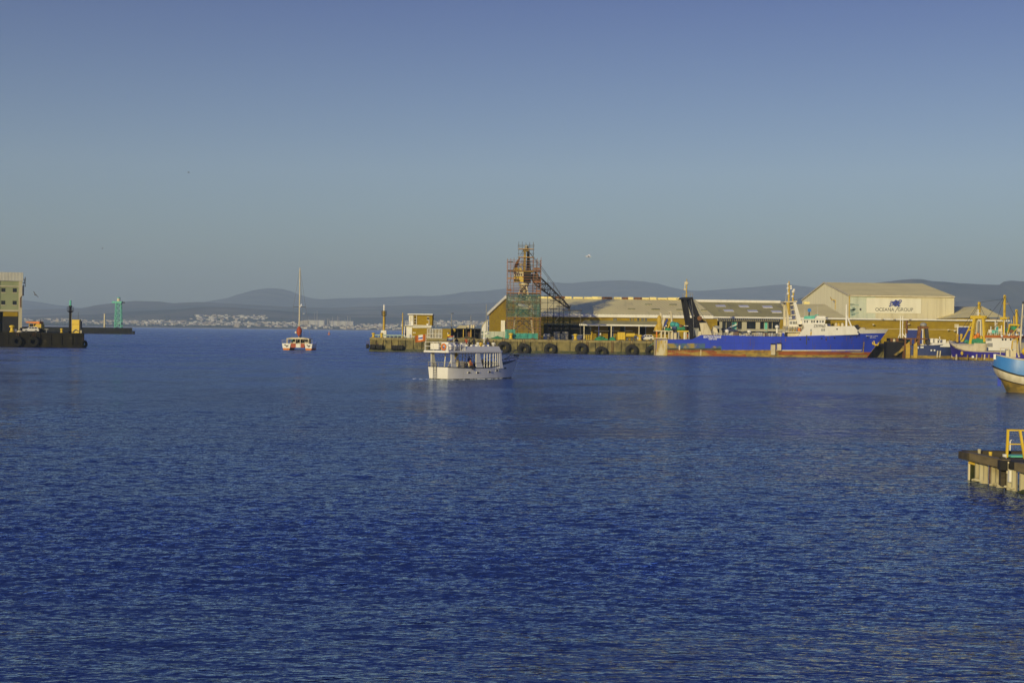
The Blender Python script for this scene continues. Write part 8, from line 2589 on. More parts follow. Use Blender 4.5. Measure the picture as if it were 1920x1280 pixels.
# ================================================================== the catamaran
def catamaran():
 Y = 420.0
 c = P(556, 655.5, Y); c.z = 0
 t_ = thing('sailing_catamaran', 'white and red sailing catamaran seen from astern, tall bare mast, flat white canopy', 'boat', c)
 s = Y / FPX
 k = lambda px: (px - 556.5) * s
 z = lambda py: (656 - py) * s
 for sg, x0, x1 in ((-1, k(529), k(545.5)), (1, k(571.5), k(586))):
  cx = (x0 + x1) / 2; hw = abs(x1 - x0) / 2
  rings = []
  for y, f, g in ((0, 1, 1), (0.4, 1, 1), (6, 1.0, 1.0), (12, 0.7, 1.1), (15.5, 0.06, 1.2)):
   rings.append([(cx - hw * f, y, z(643.5) * g), (cx - hw * 0.8 * f, y, 0.55), (cx + hw * 0.8 * f, y, 0.55), (cx + hw * f, y, z(644) * g)])
  mb = MB(); mb.loft(rings, True, True); mb.build('hull', M['fibre'], t_)
  rings = []
  for y, f in ((0.0, 1), (6, 1.0), (12, 0.7), (15, 0.06)):
   rings.append([(cx - hw * 0.8 * f, y, 0.545), (cx - hw * 0.55 * f, y, -0.5), (cx + hw * 0.55 * f, y, -0.5), (cx + hw * 0.8 * f, y, 0.545)])
  mb = MB(); mb.loft(rings, True, True); mb.build('bottom', M['orange'], t_)
  mb = MB(); mb.prism([(cx - hw * 0.55, 1.55), (cx - hw * 0.1, 1.15), (cx + hw * 0.1, 0.85), (cx + hw * 0.6, 1.45), (cx, 1.35), (cx - hw * 0.3, 1.65)], -0.06, -0.004, 'y'); mb.build('stern_graphic', M['dark_steel'], t_)
  mb = MB(); rails(mb, [(cx - hw, 0.1, z(643)), (cx, 0.05, z(643)), (cx + hw, 0.1, z(643))], 0.9, r=0.04); mb.build('pushpit', M['steel'], t_)
 mb = MB(); mb.box(k(545.8), k(555), 0.05, 9, z(651.2), z(643.8)); mb.box(k(564), k(571.2), 0.05, 9, z(651.2), z(643.8)); mb.build('bridge_deck', M['red'], t_)
 mb = MB(); mb.box(k(555.1), k(563.9), 0.0, 9, z(651.2), z(644)); mb.build('stern_board', M['white'], t_)
 mb = MB(); mb.box(k(540), k(575), 1.5, 9, z(643.7), z(642.5)); mb.build('cockpit_sole', M['cream'], t_)
 mb = MB(); mb.prism([(k(536.5), z(635.5)), (k(537), z(634)), (k(548), z(632.6)), (k(566), z(632.6)), (k(579), z(634)), (k(579.5), z(635.5))], 0.6, 8.5, 'y'); mb.build('canopy', M['cream'], t_)
 for px, tilt in ((538, 0), (553.5, 0), (562.5, 0), (578, 0.5)):
  mb = MB(); mb.bar((k(px + tilt), 0.8, z(643.6)), (k(px), 0.8, z(635.5)), 0.28 if px in (538, 578) else 0.16); mb.build('canopy_post', M['cream'], t_)
 mb = MB(); mb.box(k(540), k(576), 7.5, 8.3, z(643), z(635.6)); mb.build('cabin_front', M['dark'], t_)
 for px, w_ in ((571.5, 6), (548, 5)):
  mb = MB(); mb.box(k(px), k(px + w_), 1.0, 2.2, z(643.5), z(641)); mb.build('seat', M['cream'], t_)
 top = z(500.5)
 mb = MB(); mb.tube([(0.0, 5, z(634)), (0.0, 5, top * 0.6), (0.0, 5, top)], 0.22, 8, 0.13); mb.build('mast', M['cream'], t_, smooth=True)
 mb = MB(); mb.lathe([(0.3, 0), (0.7, 0.8), (0.85, 1.7), (0.6, 2.4), (0.25, 2.9)], (0.1, 4.2, z(630)), 10); mb.build('furled_sail', M['red'], t_, smooth=True)
 mb = MB(); mb.lathe([(0.2, 0), (0.55, 0.5), (0.4, 1.2), (0.15, 1.6)], (0.35, 4.3, z(632.5)), 9); mb.build('sail_cover', M['navy'], t_, smooth=True)
 mb = MB(); mb.ball((k(550.5), 4.5, z(623)), 0.36, 0.36, 0.36, 8, 6); mb.build('radar', M['white'], t_, smooth=True)
 mb = MB(); mb.bar((k(545), 5, z(574.5)), (k(557), 5, z(574.5)), 0.12); mb.bar((k(557), 5, z(574.5)), (k(568), 5, z(575)), 0.12); mb.build('spreader', M['dark_steel'], t_)
 for pts_ in ([(0, 5, top), (k(545), 5, z(574.5)), (k(541), 6, z(636))], [(0, 5, top), (k(568), 5, z(575)), (k(577), 6, z(636))], [(0, 5, top), (0.1, 15, 2)], [(k(553), 5, z(626)), (k(540), 2, z(635))], [(k(558), 5, z(629)), (k(575), 2, z(635))]):
  mb = MB(); mb.tube(pts_, 0.035, 4); mb.build('shroud', M['steel'], t_)
 G = 'people on the catamaran'
 Lc = t_.location
 for px, y, shirt, lab in ((541.5, 2.2, M['cloth_blue'], 'person in blue at the left post of the catamaran canopy'), (546.5, 1.7, M['teal'], 'person in turquoise seated left under the catamaran canopy'), (551, 2.6, M['cloth_dark'], 'person in dark clothes left of the catamaran mast'), (556, 2.0, M['cloth_white'], 'person in a white top behind the white stern board'), (559.5, 3.2, M['cloth_dark'], 'person in dark clothes right of the catamaran mast'), (566.5, 2.4, M['cream'], 'person in a cream top at the right under the catamaran canopy'), (571.5, 3.2, M['cloth_dark'], 'person in dark clothes at the right post of the catamaran canopy')):
  person((Lc.x + k(px), Lc.y + y, z(642.4)), R(random.uniform(-60, 240)), 'sit', shirt, M['cloth_dark'], lab, G)
catamaran()
# ================================================================== gear along the long quay
def gear():
 def at(px, dy): return dq(px, dy)
 s = (YQ + 4) / FPX
 # blue skip
 t_ = thing('waste_skip', 'dark blue steel skip on the quay left of the first canopy post', 'skip', at(1082, 5))
 w_ = 20 * s
 mb = MB(); mb.prism([(-w_ / 2 + 0.4, 0.1), (w_ / 2 - 0.2, 0.1), (w_ / 2, 1.5), (-w_ / 2, 1.5)], 0, 1.8, 'y'); mb.build('body', M['navy'], t_)
 mb = MB(); mb.bar((-w_ / 2 + 0.1, -0.05, 0.1), (-w_ / 2 + 0.8, -0.05, 1.5), 0.12); mb.bar((-w_ / 2 + 0.6, -0.05, 0.1), (-w_ / 2 + 1.2, -0.05, 1.5), 0.1); mb.build('side_arm', M['steel'], t_)
 mb = MB(); mb.bar((-w_ / 2, -0.04, 1.5), (w_ / 2, -0.04, 1.5), 0.14); mb.build('rim', M['steel'], t_)
 # yellow frame with a dark bin
 t_ = thing('yellow_pen', 'yellow tubular pen holding a dark bin, right of the first canopy post', 'pen', at(1103, 5))
 for px in (1096.5, 1099.5, 1103, 1106.5, 1109.5):
  mb = MB(); mb.bar(((px - 1103) * s, 0, 0), ((px - 1103) * s, 0, 1.55 if px < 1108 else 2.0), 0.14); mb.build('post', M['yellow'], t_)
 for zz in (0.35, 0.9, 1.45):
  mb = MB(); mb.bar((-6.6 * s, 0, zz), (6.6 * s, 0, zz), 0.13); mb.build('rail', M['yellow'], t_)
 mb = MB(); mb.box(-5 * s, 5 * s, 0.6, 1.8, 0, 2.0); mb.build('bin', M['dark'], t_)
 # yellow locker
 t_ = thing('quay_locker', 'bright yellow square steel locker between the green nets and the tractor', 'locker', at(1165, 5))
 mb = MB(); mb.box(-7 * s, 7 * s, 0, 1.8, 0.25, 2.35); mb.build('body', M['yellow'], t_)
 for px in (-6.3, 5.8):
  mb = MB(); mb.box(px * s, px * s + 0.16, 0.1, 0.3, 0, 0.24); mb.build('foot', M['mast_yellow'], t_)
 mb = MB(); mb.box(-7.1 * s, 7.1 * s, -0.05, 1.85, 2.36, 2.48); mb.build('lid', M['mast_yellow'], t_)
 for px in (-2.5, 2.5):
  mb = MB(); mb.box(px * s - 0.05, px * s + 0.05, -0.05, -0.005, 0.3, 2.3); mb.build('door_rib', M['mast_yellow'], t_)
 # tractor with yellow tank
 t_ = thing('tank_trailer', 'yellow tank trailer with dark running gear, left of the white car', 'trailer', at(1182, 5.5))
 mb = MB(); mb.lathe([(0.3, -8.5 * s), (0.62, -8.2 * s), (0.62, 8.2 * s), (0.3, 8.5 * s)], (0, 0.7, 1.65), 14, 'x'); mb.build('tank', M['yellow'], t_, smooth=True)
 mb = MB(); mb.box(-9 * s, 12 * s, 0.2, 1.2, 0.75, 1.0); mb.build('chassis', M['dark_steel'], t_)
 for px in (-6, 3, 9):
  mb = MB(); mb.lathe([(0.15, -0.15), (0.42, -0.13), (0.42, 0.13), (0.15, 0.15)], (px * s, 0.15, 0.42), 14, 'y'); wh = mb.build('wheel', M['rubber'], t_, smooth=True)
  mb = MB(); mb.lathe([(0.05, -0.18), (0.18, -0.17), (0.18, 0)], (px * s, 0.15, 0.42), 10, 'y'); mb.build('rim', M['steel'], wh)
 mb = MB(); mb.box(7 * s, 13 * s, 0.1, 1.4, 0.9, 1.5); mb.build('pump_box', M['navy'], t_)
 # white car by the trawler stern
 c = again(CAR, at(1210.5, 2.6) + Vector((0, 0, 0.02)), R(8), 'white hatchback car parked on the quay just left of the blue trawler stern', 1.08)
 # stanchion lamp and signs
 t_ = thing('blue_lamp_post', 'blue lamp post standing under the canopy left of the green nets', 'lamp post', at(1122.5, 4.5), group='posts along the long quay')
 mb = MB(); mb.lathe([(0.13, 0), (0.1, 4.3)], n=8); mb.build('pole', M['door_blue'], t_); mb = MB(); mb.box(-0.1, 0.4, -0.12, 0.12, 4.3, 4.6); mb.build('lamp_head', M['steel'], t_)
 t_ = thing('notice_board', 'small white notice on a post beside the blue lamp post', 'notice', at(1125, 5.0))
 mb = MB(); mb.box(-0.28, 0.28, -0.03, 0.03, 1.6, 2.15); mb.build('board', M['white'], t_); mb = MB(); mb.bar((0, 0.08, 0), (0, 0.08, 2.1), 0.08); mb.build('post', M['steel'], t_)
 t_ = thing('stacked_pallets', 'stack of pale pallets behind the quay by the dark bay mouth', 'pallets', at(1032, 8))
 for i in range(5):
  mb = MB(); mb.box(-1.0, 1.0, 0, 1.2, i * 0.2, i * 0.2 + 0.15); mb.build('pallet', M['pale_wood'], t_)
 # chairs and crates in the dark bay
 q = random.Random(31)
 for i, px in enumerate((1026, 1044, 1052, 1060)):
  t_ = thing('fish_crate_stack', ('stack of pale fish crates at the left of the shaded bay', 'stack of white fish crates near the middle of the shaded bay', 'stack of grey fish crates in the shaded bay', 'stack of cream fish crates right in the shaded bay')[i], 'crates', at(px, 18 + i), group='fish crate stacks in the shaded bay')
  for k_ in range(3 + i % 2):
   mb = MB(); mb.box(-0.9, 0.9, 0, 0.9, k_ * 0.62, k_ * 0.62 + 0.56); mb.build('crate', M[('white', 'cream', 'steel', 'cream')[i]], t_)
 # ropes and a short ladder hung on the quay wall
 for px, lab in ((1101, 'rusty ladder on the quay wall between two tyre fenders'), (1148, 'rusty ladder on the quay wall right of the lowest tyre fender')):
  p = P(px, 650, YQ - 0.35); p.z = 0.4
  t_ = thing('wall_ladder', lab, 'ladder', p)
  for x in (-0.25, 0.25):
   mb = MB(); mb.bar((x, 0, 0), (x, 0, 3.5), 0.08); mb.build('rail', M['rust'], t_)
  for k_ in range(11):
   mb = MB(); mb.bar((-0.25, 0, 0.2 + 0.3 * k_), (0.25, 0, 0.2 + 0.3 * k_), 0.05); mb.build('rung', M['rust'], t_)
gear()
PQ = 'people on the long quay'
for px, dy, sh_, tr_, pose, lab in ((1154, 4.2, 'green_net', 'cloth_dark', 'stand', 'person in green standing just left of the yellow locker'), (1020, 5, 'cloth_white', 'cloth_blue', 'stand', 'person in a white top at the right foot of the scaffolding'), (760.5, 4.5, 'cloth_dark', 'cloth_dark', 'lean', 'person in dark clothes leaning by the control house wall'),
         (952, 3.0, 'orange', 'cloth_dark', 'stand', 'person in an orange top at the left foot of the crane')):
 person(dq(px, dy), R(random.uniform(100, 260)), pose, M[sh_], M[tr_], lab, PQ)

# ================================================================== the landing stage at the right, near
def landing_stage():
 g = lambda px, py: P(px, py, 1.0)
 def ground(px, py, h):
  o = Vector((0, 0, CAM_H)); r = P(px, py, 1.0) - o
  t2 = (h - CAM_H) / r.z
  return o + r * t2
 A = ground(1828.5, 901, 0.0)            # left front corner at the waterline
 Bp = ground(1912, 922, 0.0)
 t_ = thing('landing_stage', 'old landing stage of pale sheet piles with a timber deck at the right edge', 'jetty', (A.x, A.y, 0))
 d = Vector((Bp.x - A.x, Bp.y - A.y, 0)); Lw = d.length; d.normalize()
 n = Vector((d.y, -d.x, 0))
 if n.x > 0:
  n = -n                               # outward, to the left
 L0 = Vector((A.x, A.y, 0))
 ht = ground(1828, 860, 0.0)
 o = Vector((0, 0, CAM_H)); r = P(1828, 860, 1.0) - o
 H = CAM_H + r.z * A.y                    # top of the piles
 H = max(0.9, min(1.3, H))
 def pt(u, v, z_):                        # u along the wall towards us, v outward
  return d * u + n * v + Vector((0, 0, z_))
 # pile sheets of the side wall, each folded
 u = 0.0
 q = random.Random(6)
 widths = [1.35, 0.28, 1.30, 0.28, 1.2, 1.3, 0.3, 1.3, 1.3, 0.3, 1.3]
 for i, wd in enumerate(widths):
  if wd < 0.5:
   mb = MB(); c0 = pt(u + 0.04, -0.12, 0); c1 = pt(u + wd - 0.04, -0.12, 0)
   mb.bar((c0 + c1) / 2 + Vector((0, 0, -1.5)), (c0 + c1) / 2 + Vector((0, 0, H - 0.05)), 0.2, 0.2); mb.build('king_pile', M['rust'], t_)
  else:
   mb = MB(); m_ = int(wd / 0.11)
   r0, r1 = [], []
   lowz = q.uniform(-0.05, 0.05)
   for k_ in range(m_ + 1):
    uu = u + 0.02 + (wd - 0.04) * k_ / m_
    v = 0.08 if (k_ % 4) in (1, 2) else -0.02
    r0.append(pt(uu, v, -1.4)); r1.append(pt(uu, v, H - 0.06 + lowz))
   mb.loft([r0, r1], False, False); mb.build('sheet_pile', M['pile'], t_)
   mb = MB()
   for k_ in range(7):
    uu = u + q.uniform(0.1, wd - 0.1); rr = q.uniform(0.05, 0.11); c = pt(uu, 0.1, 0.02 + q.uniform(-0.03, 0.10)); mb.ball(c, rr * 1.4, rr, rr * 0.8, 6, 4)
   o_ = mb.build('mussel_crust', M['algae'] if i % 2 else M['pile'], t_); o_['kind'] = 'stuff'
  u += wd
 Ltot = u
 # left end wall, dark, under a pale waler
 e = Vector((0.97, 0.24, 0)); e.normalize()
 left = -e * -1.0
 w0 = ground(1815.5, 899.5, 0.0) - L0
 w0.z = 0
 ed = (w0).normalized(); Le = w0.length
 mb = MB(); m_ = 9; r0, r1 = [], []
 for k_ in range(m_ + 1):
  p = ed * (Le * k_ / m_) + Vector((0, -0.06 if k_ % 2 else 0.0, 0)); r0.append(p + Vector((0, 0, -1.4))); r1.append(p + Vector((0, 0, H - 0.1)))
 mb.loft([r0, r1], False, False); mb.build('end_wall', M['algae'], t_)
 mb = MB(); mb.bar(Vector((0, -0.12, H - 0.22)), ed * Le + Vector((0, -0.12, H - 0.16)), 0.12, 0.12); mb.build('waler', M['mast_yellow'], t_)
 mb = MB(); mb.bar(ed * Le + Vector((0, -0.08, -1.4)), ed * Le + Vector((0, -0.08, H - 0.05)), 0.08, 0.08); mb.build('corner_pile', M['cream'], t_)
 # deck
 inner = -n * 6.0
 D = [pt(0, 0.05, H + 0.02), pt(Ltot, 0.05, H + 0.02), pt(Ltot, -7, H + 0.02), pt(-0.3, -7, H + 0.02), ed * Le + Vector((0, 0.2, H + 0.02))]
 mb = MB(); mb.add(D + [p + Vector((0, 0, -0.12)) for p in D], [(0, 1, 2, 3, 4), (9, 8, 7, 6, 5)] + [(i, i + 5, (i + 1) % 5 + 5, (i + 1) % 5) for i in range(5)]); mb.build('deck', M['wood'], t_)
 for i in range(26):                      # planks
  a = pt(0.1 + i * 0.36, -0.3, H + 0.03); b = pt(0.1 + i * 0.36, -6.9, H + 0.03)
  mb = MB(); mb.bar(a + Vector((0, 0, 0.02)), b + Vector((0, 0, 0.02 + q.uniform(-0.01, 0.012))), 0.32, 0.05); mb.build('deck_plank', M['wood'], t_)
 for uu, vv in ((0.3, -6.6), (3.0, -6.6), (6.0, -6.6), (9.0, -6.6), (9.2, -3.4), (9.2, -0.6), (4.5, -3.4)):
  c0 = pt(uu, vv, -1.5); mb = MB(); mb.tube([c0, pt(uu, vv, H - 0.11)], 0.16, 8); mb.build('timber_pile', M['wood'], t_, smooth=True)
 # heavy edge timbers
 for a, b in ((-0.45, 3.5), (4.6, 8.2)):
  mb = MB(); mb.bar(pt(a, 0.16, H + 0.1), pt(b, 0.16, H + 0.1), 0.34, 0.36); mb.build('edge_timber', M['pale_wood'], t_)
 mb = MB(); mb.bar(ed * (Le + 0.22) + Vector((0, 0.3, H + 0.12)), Vector((-0.2, -0.1, H + 0.1)), 0.4, 0.34); mb.build('end_timber', M['wood'], t_)
 mb = MB(); mb.bar(ed * (Le + 0.22) + Vector((0.1, 0.5, H + 0.13)), pt(-0.5, -6.8, H + 0.13), 0.4, 0.34); mb.build('end_timber', M['wood'], t_)
 # fender pile cluster halfway along
 c = pt(3.35, 0.1, 0)
 mb = MB(); mb.cbox(c + Vector((-0.1, 0.2, 0.15)), 0.2, 0.3, H + 0.22); mb.build('fender_pile', M['wood'], t_)
 mb = MB(); mb.cbox(c + Vector((0.08, -0.35, 0.35)), 0.22, 0.2, 0.5); mb.build('white_block', M['white'], t_)
 mb = MB(); mb.lathe([(0.12, H - 0.3), (0.12, H + 0.12), (0.17, H + 0.14), (0.17, H + 0.22)], c + Vector((0.05, -0.2, 0)), 12); mb.build('bollard_pile', M['cream'], t_, smooth=True)
 mb = MB(); mb.cbox(c + Vector((0.12, 0.6, H + 0.12)), 0.13, 0.13, 0.34); mb.build('white_post', M['white'], t_)
 mb = MB(); mb.cbox(c + Vector((0.45, -0.35, H - 0.1)), 0.9, 0.7, 0.35, 0.2); mb.cbox(c + Vector((-0.2, -0.1, H - 0.15)), 0.3, 0.5, 0.4, -0.1); mb.build('chafing_mat', M['rubber'], t_, smooth=True)
 mb = MB(); mb.cbox(c + Vector((0.55, -0.95, 0.5)), 0.28, 0.28, 0.55); mb.build('bracket', M['pile'], t_)
 mb = MB(); mb.bar(c + Vector((0.15, -0.85, -0.6)), c + Vector((0.15, -0.85, 0.9)), 0.04); mb.build('chain', M['rust'], t_)
 # mooring posts on the deck
 def stump(px, py, h, r, m_, lab):
  p = ground(px, py, H + 0.05)
  o2 = thing('mooring_post', lab, 'mooring post', p, group='mooring posts on the landing stage')
  mb = MB(); mb.lathe([(r, 0), (r, h * 0.75)], n=10); mb.build('post', m_, o2, smooth=True)
  mb = MB(); mb.lathe([(r * 1.08, h * 0.75), (r * 1.08, h * 0.96), (r * 0.8, h)], n=10); mb.build('cap', M['yellow'] if m_ is not M['pile'] else M['pile'], o2, smooth=True)
 stump(1836.3, 856, 0.36, 0.075, M['pile'], 'pale weathered mooring post nearest the left end of the landing stage')
 stump(1857, 861, 0.35, 0.075, M['mast_yellow'], 'yellow topped mooring post in the middle of the landing stage')
 # yellow guard frame
 F = ground(1887.5, 858, H + 0.05)
 fr = thing('guard_frame', 'yellow square tube guard frame standing on the landing stage', 'guard frame', F)
 s_ = F.y / FPX
 hz_ = 52 * s_
 dx = 22.0 * s_
 mb = MB(); mb.bar((0, 0, 0), (0.04, 0, hz_), 0.10); mb.build('post', M['yellow'], fr)
 mb = MB(); mb.bar((dx + 0.08, -0.6, -0.05), (dx - 0.02, -0.2, hz_), 0.10); mb.build('post', M['yellow'], fr)
 mb = MB(); mb.bar((0, 0.02, hz_), (3.2, 0.0, hz_ + 0.01), 0.07); mb.build('rail', M['yellow'], fr)
 mb = MB(); mb.bar((0, 0.02, hz_ * 0.5), (3.2, 0.0, hz_ * 0.5), 0.055); mb.build('rail', M['yellow'], fr)
 mb = MB(); mb.bar((2.4, 0, 0), (2.4, 0, hz_), 0.10); mb.build('post', M['yellow'], fr)
 # white hoop and teal deck edge
 hp = thing('white_hoop', 'white bent pipe hoop behind the yellow guard frame', 'hoop', ground(1897, 853, H + 0.05))
 pts_ = [(-0.08, 0, 0), (-0.08, 0, 0.62)] + [(-0.08 + 0.08 * (1 - math.cos(a)) * 1.0, 0, 0.62 + 0.08 * math.sin(a)) for a in np.linspace(0.3, math.pi - 0.3, 6)] + [(0.08, 0, 0.62), (0.08, 0, 0)]
 mb = MB(); mb.tube(pts_, 0.033, 8); mb.build('pipe', M['white'], hp, smooth=True)
 mb = MB(); mb.box(-0.14, 0.14, -0.06, 0.06, 0, 0.03); mb.build('foot', M['white'], hp)
 gp = thing('gangway_plate', 'turquoise painted gangway plate lying on the landing stage inside the yellow frame', 'gangway', ground(1892, 858.5, H + 0.05))
 mb = MB(); mb.box(0, 3.4, -0.25, 0.5, 0.06, 0.14); mb.build('plate', M['teal'], gp)
 for x in (0.1, 1.5, 3.0):
  mb = MB(); mb.box(x, x + 0.1, -0.2, 0.4, 0, 0.055); mb.build('bearer', M['wood'], gp)
landing_stage()

# ================================================================== gulls
def gull(p, span, rz, roll, label, flying=True, grey=False):
 g = thing('gull', label, 'gull', p, rz, 'gulls over the harbour' if flying else 'gulls resting on the water')
 s_ = span
 mb = MB()
 rings = []
 for y, r_ in ((-0.24, 0.01), (-0.15, 0.045), (0.0, 0.065), (0.12, 0.055), (0.20, 0.04), (0.26, 0.035), (0.30, 0.012)):
  rings.append([(r_ * s_ * math.cos(a), y * s_, r_ * s_ * math.sin(a) + (0.02 * s_ if y > 0.18 else 0)) for a in np.linspace(0, 2 * math.pi, 8, endpoint=False)])
 mb.loft(rings, True, True); mb.build('body', M['feather_dark'] if grey else M['feather'], g, smooth=True)
 if flying:
  for sg in (-1, 1):
   mb = MB()
   L1, L2 = [], []
   for x, zz, f, b in ((0.04, 0.02, 0.12, -0.08), (0.2, 0.12 + roll * sg, 0.14, -0.06), (0.36, 0.14 + 1.6 * roll * sg, 0.09, -0.06), (0.5, 0.08 + 2.2 * roll * sg, -0.02, -0.06)):
    L1.append((sg * x * s_, f * s_, zz * s_)); L2.append((sg * x * s_, b * s_, zz * s_ - 0.01 * s_))
   mb.loft([L1, [((a[0] + c[0]) / 2, (a[1] + c[1]) / 2, (a[2] + c[2]) / 2 + 0.018 * s_) for a, c in zip(L1, L2)], L2], False, False)
   mb.build('wing', M['feather_dark'] if grey else M['feather'], g, smooth=True)
 else:
  mb = MB(); mb.ball((0, -0.02 * s_, 0.04 * s_), 0.06 * s_, 0.2 * s_, 0.035 * s_, 8, 4); mb.build('folded_wing', M['feather_dark'], g, smooth=True)
 mb = MB(); mb.lathe([(0.012 * s_, 0), (0.004 * s_, 0.06 * s_)], (0, 0.30 * s_, 0.02 * s_), 6, 'y'); mb.build('beak', M['yellow'], g)
gull(P(1104, 481, 150), 1.15, R(70), 0.05, 'white gull in the sky right of the crane top')
gull(P(354, 323.5, 260), 0.8, R(100), 0.02, 'tiny dark gull high in the left part of the sky', grey=True)
gull(P(67, 553, 180), 0.9, R(60), -0.2, 'grey gull banking right of the pale green store', grey=True)
gull(P(192, 466, 330), 0.7, R(80), 0.1, 'faint dark gull between the green store and the beacon height', grey=True)
gull(P(564.5, 573.5, 380), 1.5, R(80), 0.15, 'white gull just right of the catamaran mast, left of the other')
gull(P(571.5, 575, 385), 1.3, R(170), 0.0, 'white gull second to the right of the catamaran mast')
gull(P(570, 588, 390), 1.2, R(80), 0.0, 'white gull lowest by the catamaran mast')
q = random.Random(77)
def on_water(px, py):
 o = Vector((0, 0, CAM_H)); r = P(px, py, 1.0) - o
 return o + r * (-CAM_H / r.z)
for px, py, wh in ((368, 633.5, 'in the middle of the open water, right of two close together'), (417, 632, 'halfway between the breakwater end and the catamaran'), (226, 627.5, 'just below the end of the breakwater'), (507, 636, 'close to the left side of the catamaran'), (353, 634, 'leftmost of two close together right of the breakwater'), (453, 634.5, 'second to the left of the catamaran'), (606.5, 642, 'nearest us, right of the catamaran hull'), (598, 634, 'below and left of the orange buoy'), (637, 629.5, 'right of the orange buoy')):
 p = on_water(px, py); p.z = 0.05
 gull(p, 1.5, R(q.uniform(0, 360)), 0, 'small white gull floating ' + wh, flying=False)
def buoy():
 p = on_water(617, 627.5); p.z = 0
 t_ = thing('channel_buoy', 'small orange channel buoy on the water right of the catamaran', 'buoy', p)
 mb = MB(); mb.lathe([(0.5, -0.3), (1.3, 0.0), (1.3, 0.9), (0.7, 1.1)], n=12); mb.build('float', M['orange'], t_, smooth=True)
 mb = MB(); mb.lathe([(0.55, 1.1), (0.3, 3.2)], n=8); mb.build('tower', M['orange'], t_)
 mb = MB(); mb.lathe([(0.3, 3.2), (0.5, 3.6), (0.1, 4.2)], n=8); mb.build('topmark', M['cream'], t_)
buoy()
# ================================================================== the town on the far shore
from mathutils.bvhtree import BVHTree
def terrain_tree():
 vs, fs = [], []
 for o in SC.objects:
  if o.type == 'MESH' and o.name.split('.')[0] in ('hills', 'coastal_land'):
   b = len(vs)
   vs += [v.co.copy() for v in o.data.vertices]
   fs += [tuple(i + b for i in p.vertices) for p in o.data.polygons]
 return BVHTree.FromPolygons(vs, fs)
TT = terrain_tree()
def land_at(px, py):
 o = Vector((0, 0, CAM_H)); d = (P(px, py, 1.0) - o).normalized()
 h = TT.ray_cast(o, d, 20000)
 return h[0]
def land_below(x, y):
 h = TT.ray_cast(Vector((x, y, 900)), Vector((0, 0, -1)), 2000)
 return h[0].z if h[0] else 5.0
M['t_white'] = mat('town_white_walls', (0.74, 0.70, 0.60), (0.6, 0.56, 0.48), scale=0.05, rough=0.9)
M['t_cream'] = mat('town_cream_walls', (0.56, 0.47, 0.32), (0.46, 0.38, 0.26), scale=0.05, rough=0.9)
M['t_tan'] = mat('town_tan_walls', (0.40, 0.30, 0.19), (0.32, 0.24, 0.15), scale=0.05, rough=0.9)
M['t_roof'] = mat('town_roofs', (0.20, 0.14, 0.10), (0.15, 0.11, 0.085), scale=0.05, rough=0.9)
def house_mesh(kind, wall, roof):
 mb = MB()
 me_parts = []
 if kind == 'gable':
  mb.box(-0.5, 0.5, -0.4, 0.4, -0.3, 0.55); nw = len(mb.f)
  mb.add([(-0.55, -0.48, 0.52), (0.55, -0.48, 0.52), (0.55, 0, 0.95), (-0.55, 0, 0.95), (-0.55, 0.48, 0.52), (0.55, 0.48, 0.52)], [(0, 1, 2, 3), (3, 2, 5, 4), (0, 3, 4), (1, 5, 2)])
 elif kind == 'hip':
  mb.box(-0.5, 0.5, -0.45, 0.45, -0.3, 0.6); nw = len(mb.f)
  mb.add([(-0.55, -0.5, 0.58), (0.55, -0.5, 0.58), (0.55, 0.5, 0.58), (-0.55, 0.5, 0.58), (-0.2, 0, 0.95), (0.2, 0, 0.95)], [(0, 1, 5, 4), (1, 2, 5), (2, 3, 4, 5), (3, 0, 4)])
 elif kind == 'block':
  mb.box(-0.5, 0.5, -0.3, 0.3, -0.3, 1.0); nw = len(mb.f)
  mb.box(-0.52, 0.52, -0.32, 0.32, 1.0, 1.06)
  for i in range(4):
   for j in range(2):
    mb.box(-0.42 + i * 0.23, -0.28 + i * 0.23, -0.31, -0.29, 0.15 + j * 0.42, 0.38 + j * 0.42)
 else:
  mb.box(-0.5, 0.5, -0.3, 0.3, -0.3, 0.5); nw = len(mb.f)
  mb.add([(-0.51, -0.32, 0.48), (0.51, -0.32, 0.48), (0.51, 0, 0.72), (-0.51, 0, 0.72), (-0.51, 0.32, 0.48), (0.51, 0.32, 0.48)], [(0, 1, 2, 3), (3, 2, 5, 4), (0, 3, 4), (1, 5, 2)])
 o = mb.build('house', wall)
 me = o.data
 me.materials.append(roof)
 for i, p in enumerate(me.polygons):
  p.material_index = 1 if i >= nw else 0
 bpy.data.objects.remove(o)
 return me
HM = {}
for kd in ('gable', 'hip', 'block', 'shed'):
 for wn in ('t_white', 't_cream', 't_tan'):
  HM[(kd, wn)] = house_mesh(kd, M[wn], M['t_roof'] if kd in ('gable', 'hip') else (M['t_white'] if kd == 'shed' else M[wn]))
q = random.Random(41)
adj = {'t_white': 'white', 't_cream': 'cream', 't_tan': 'tan'}
nm = {'gable': 'gabled house', 'hip': 'hip roofed house', 'block': 'flat roofed block', 'shed': 'long low shed'}
USED = {}
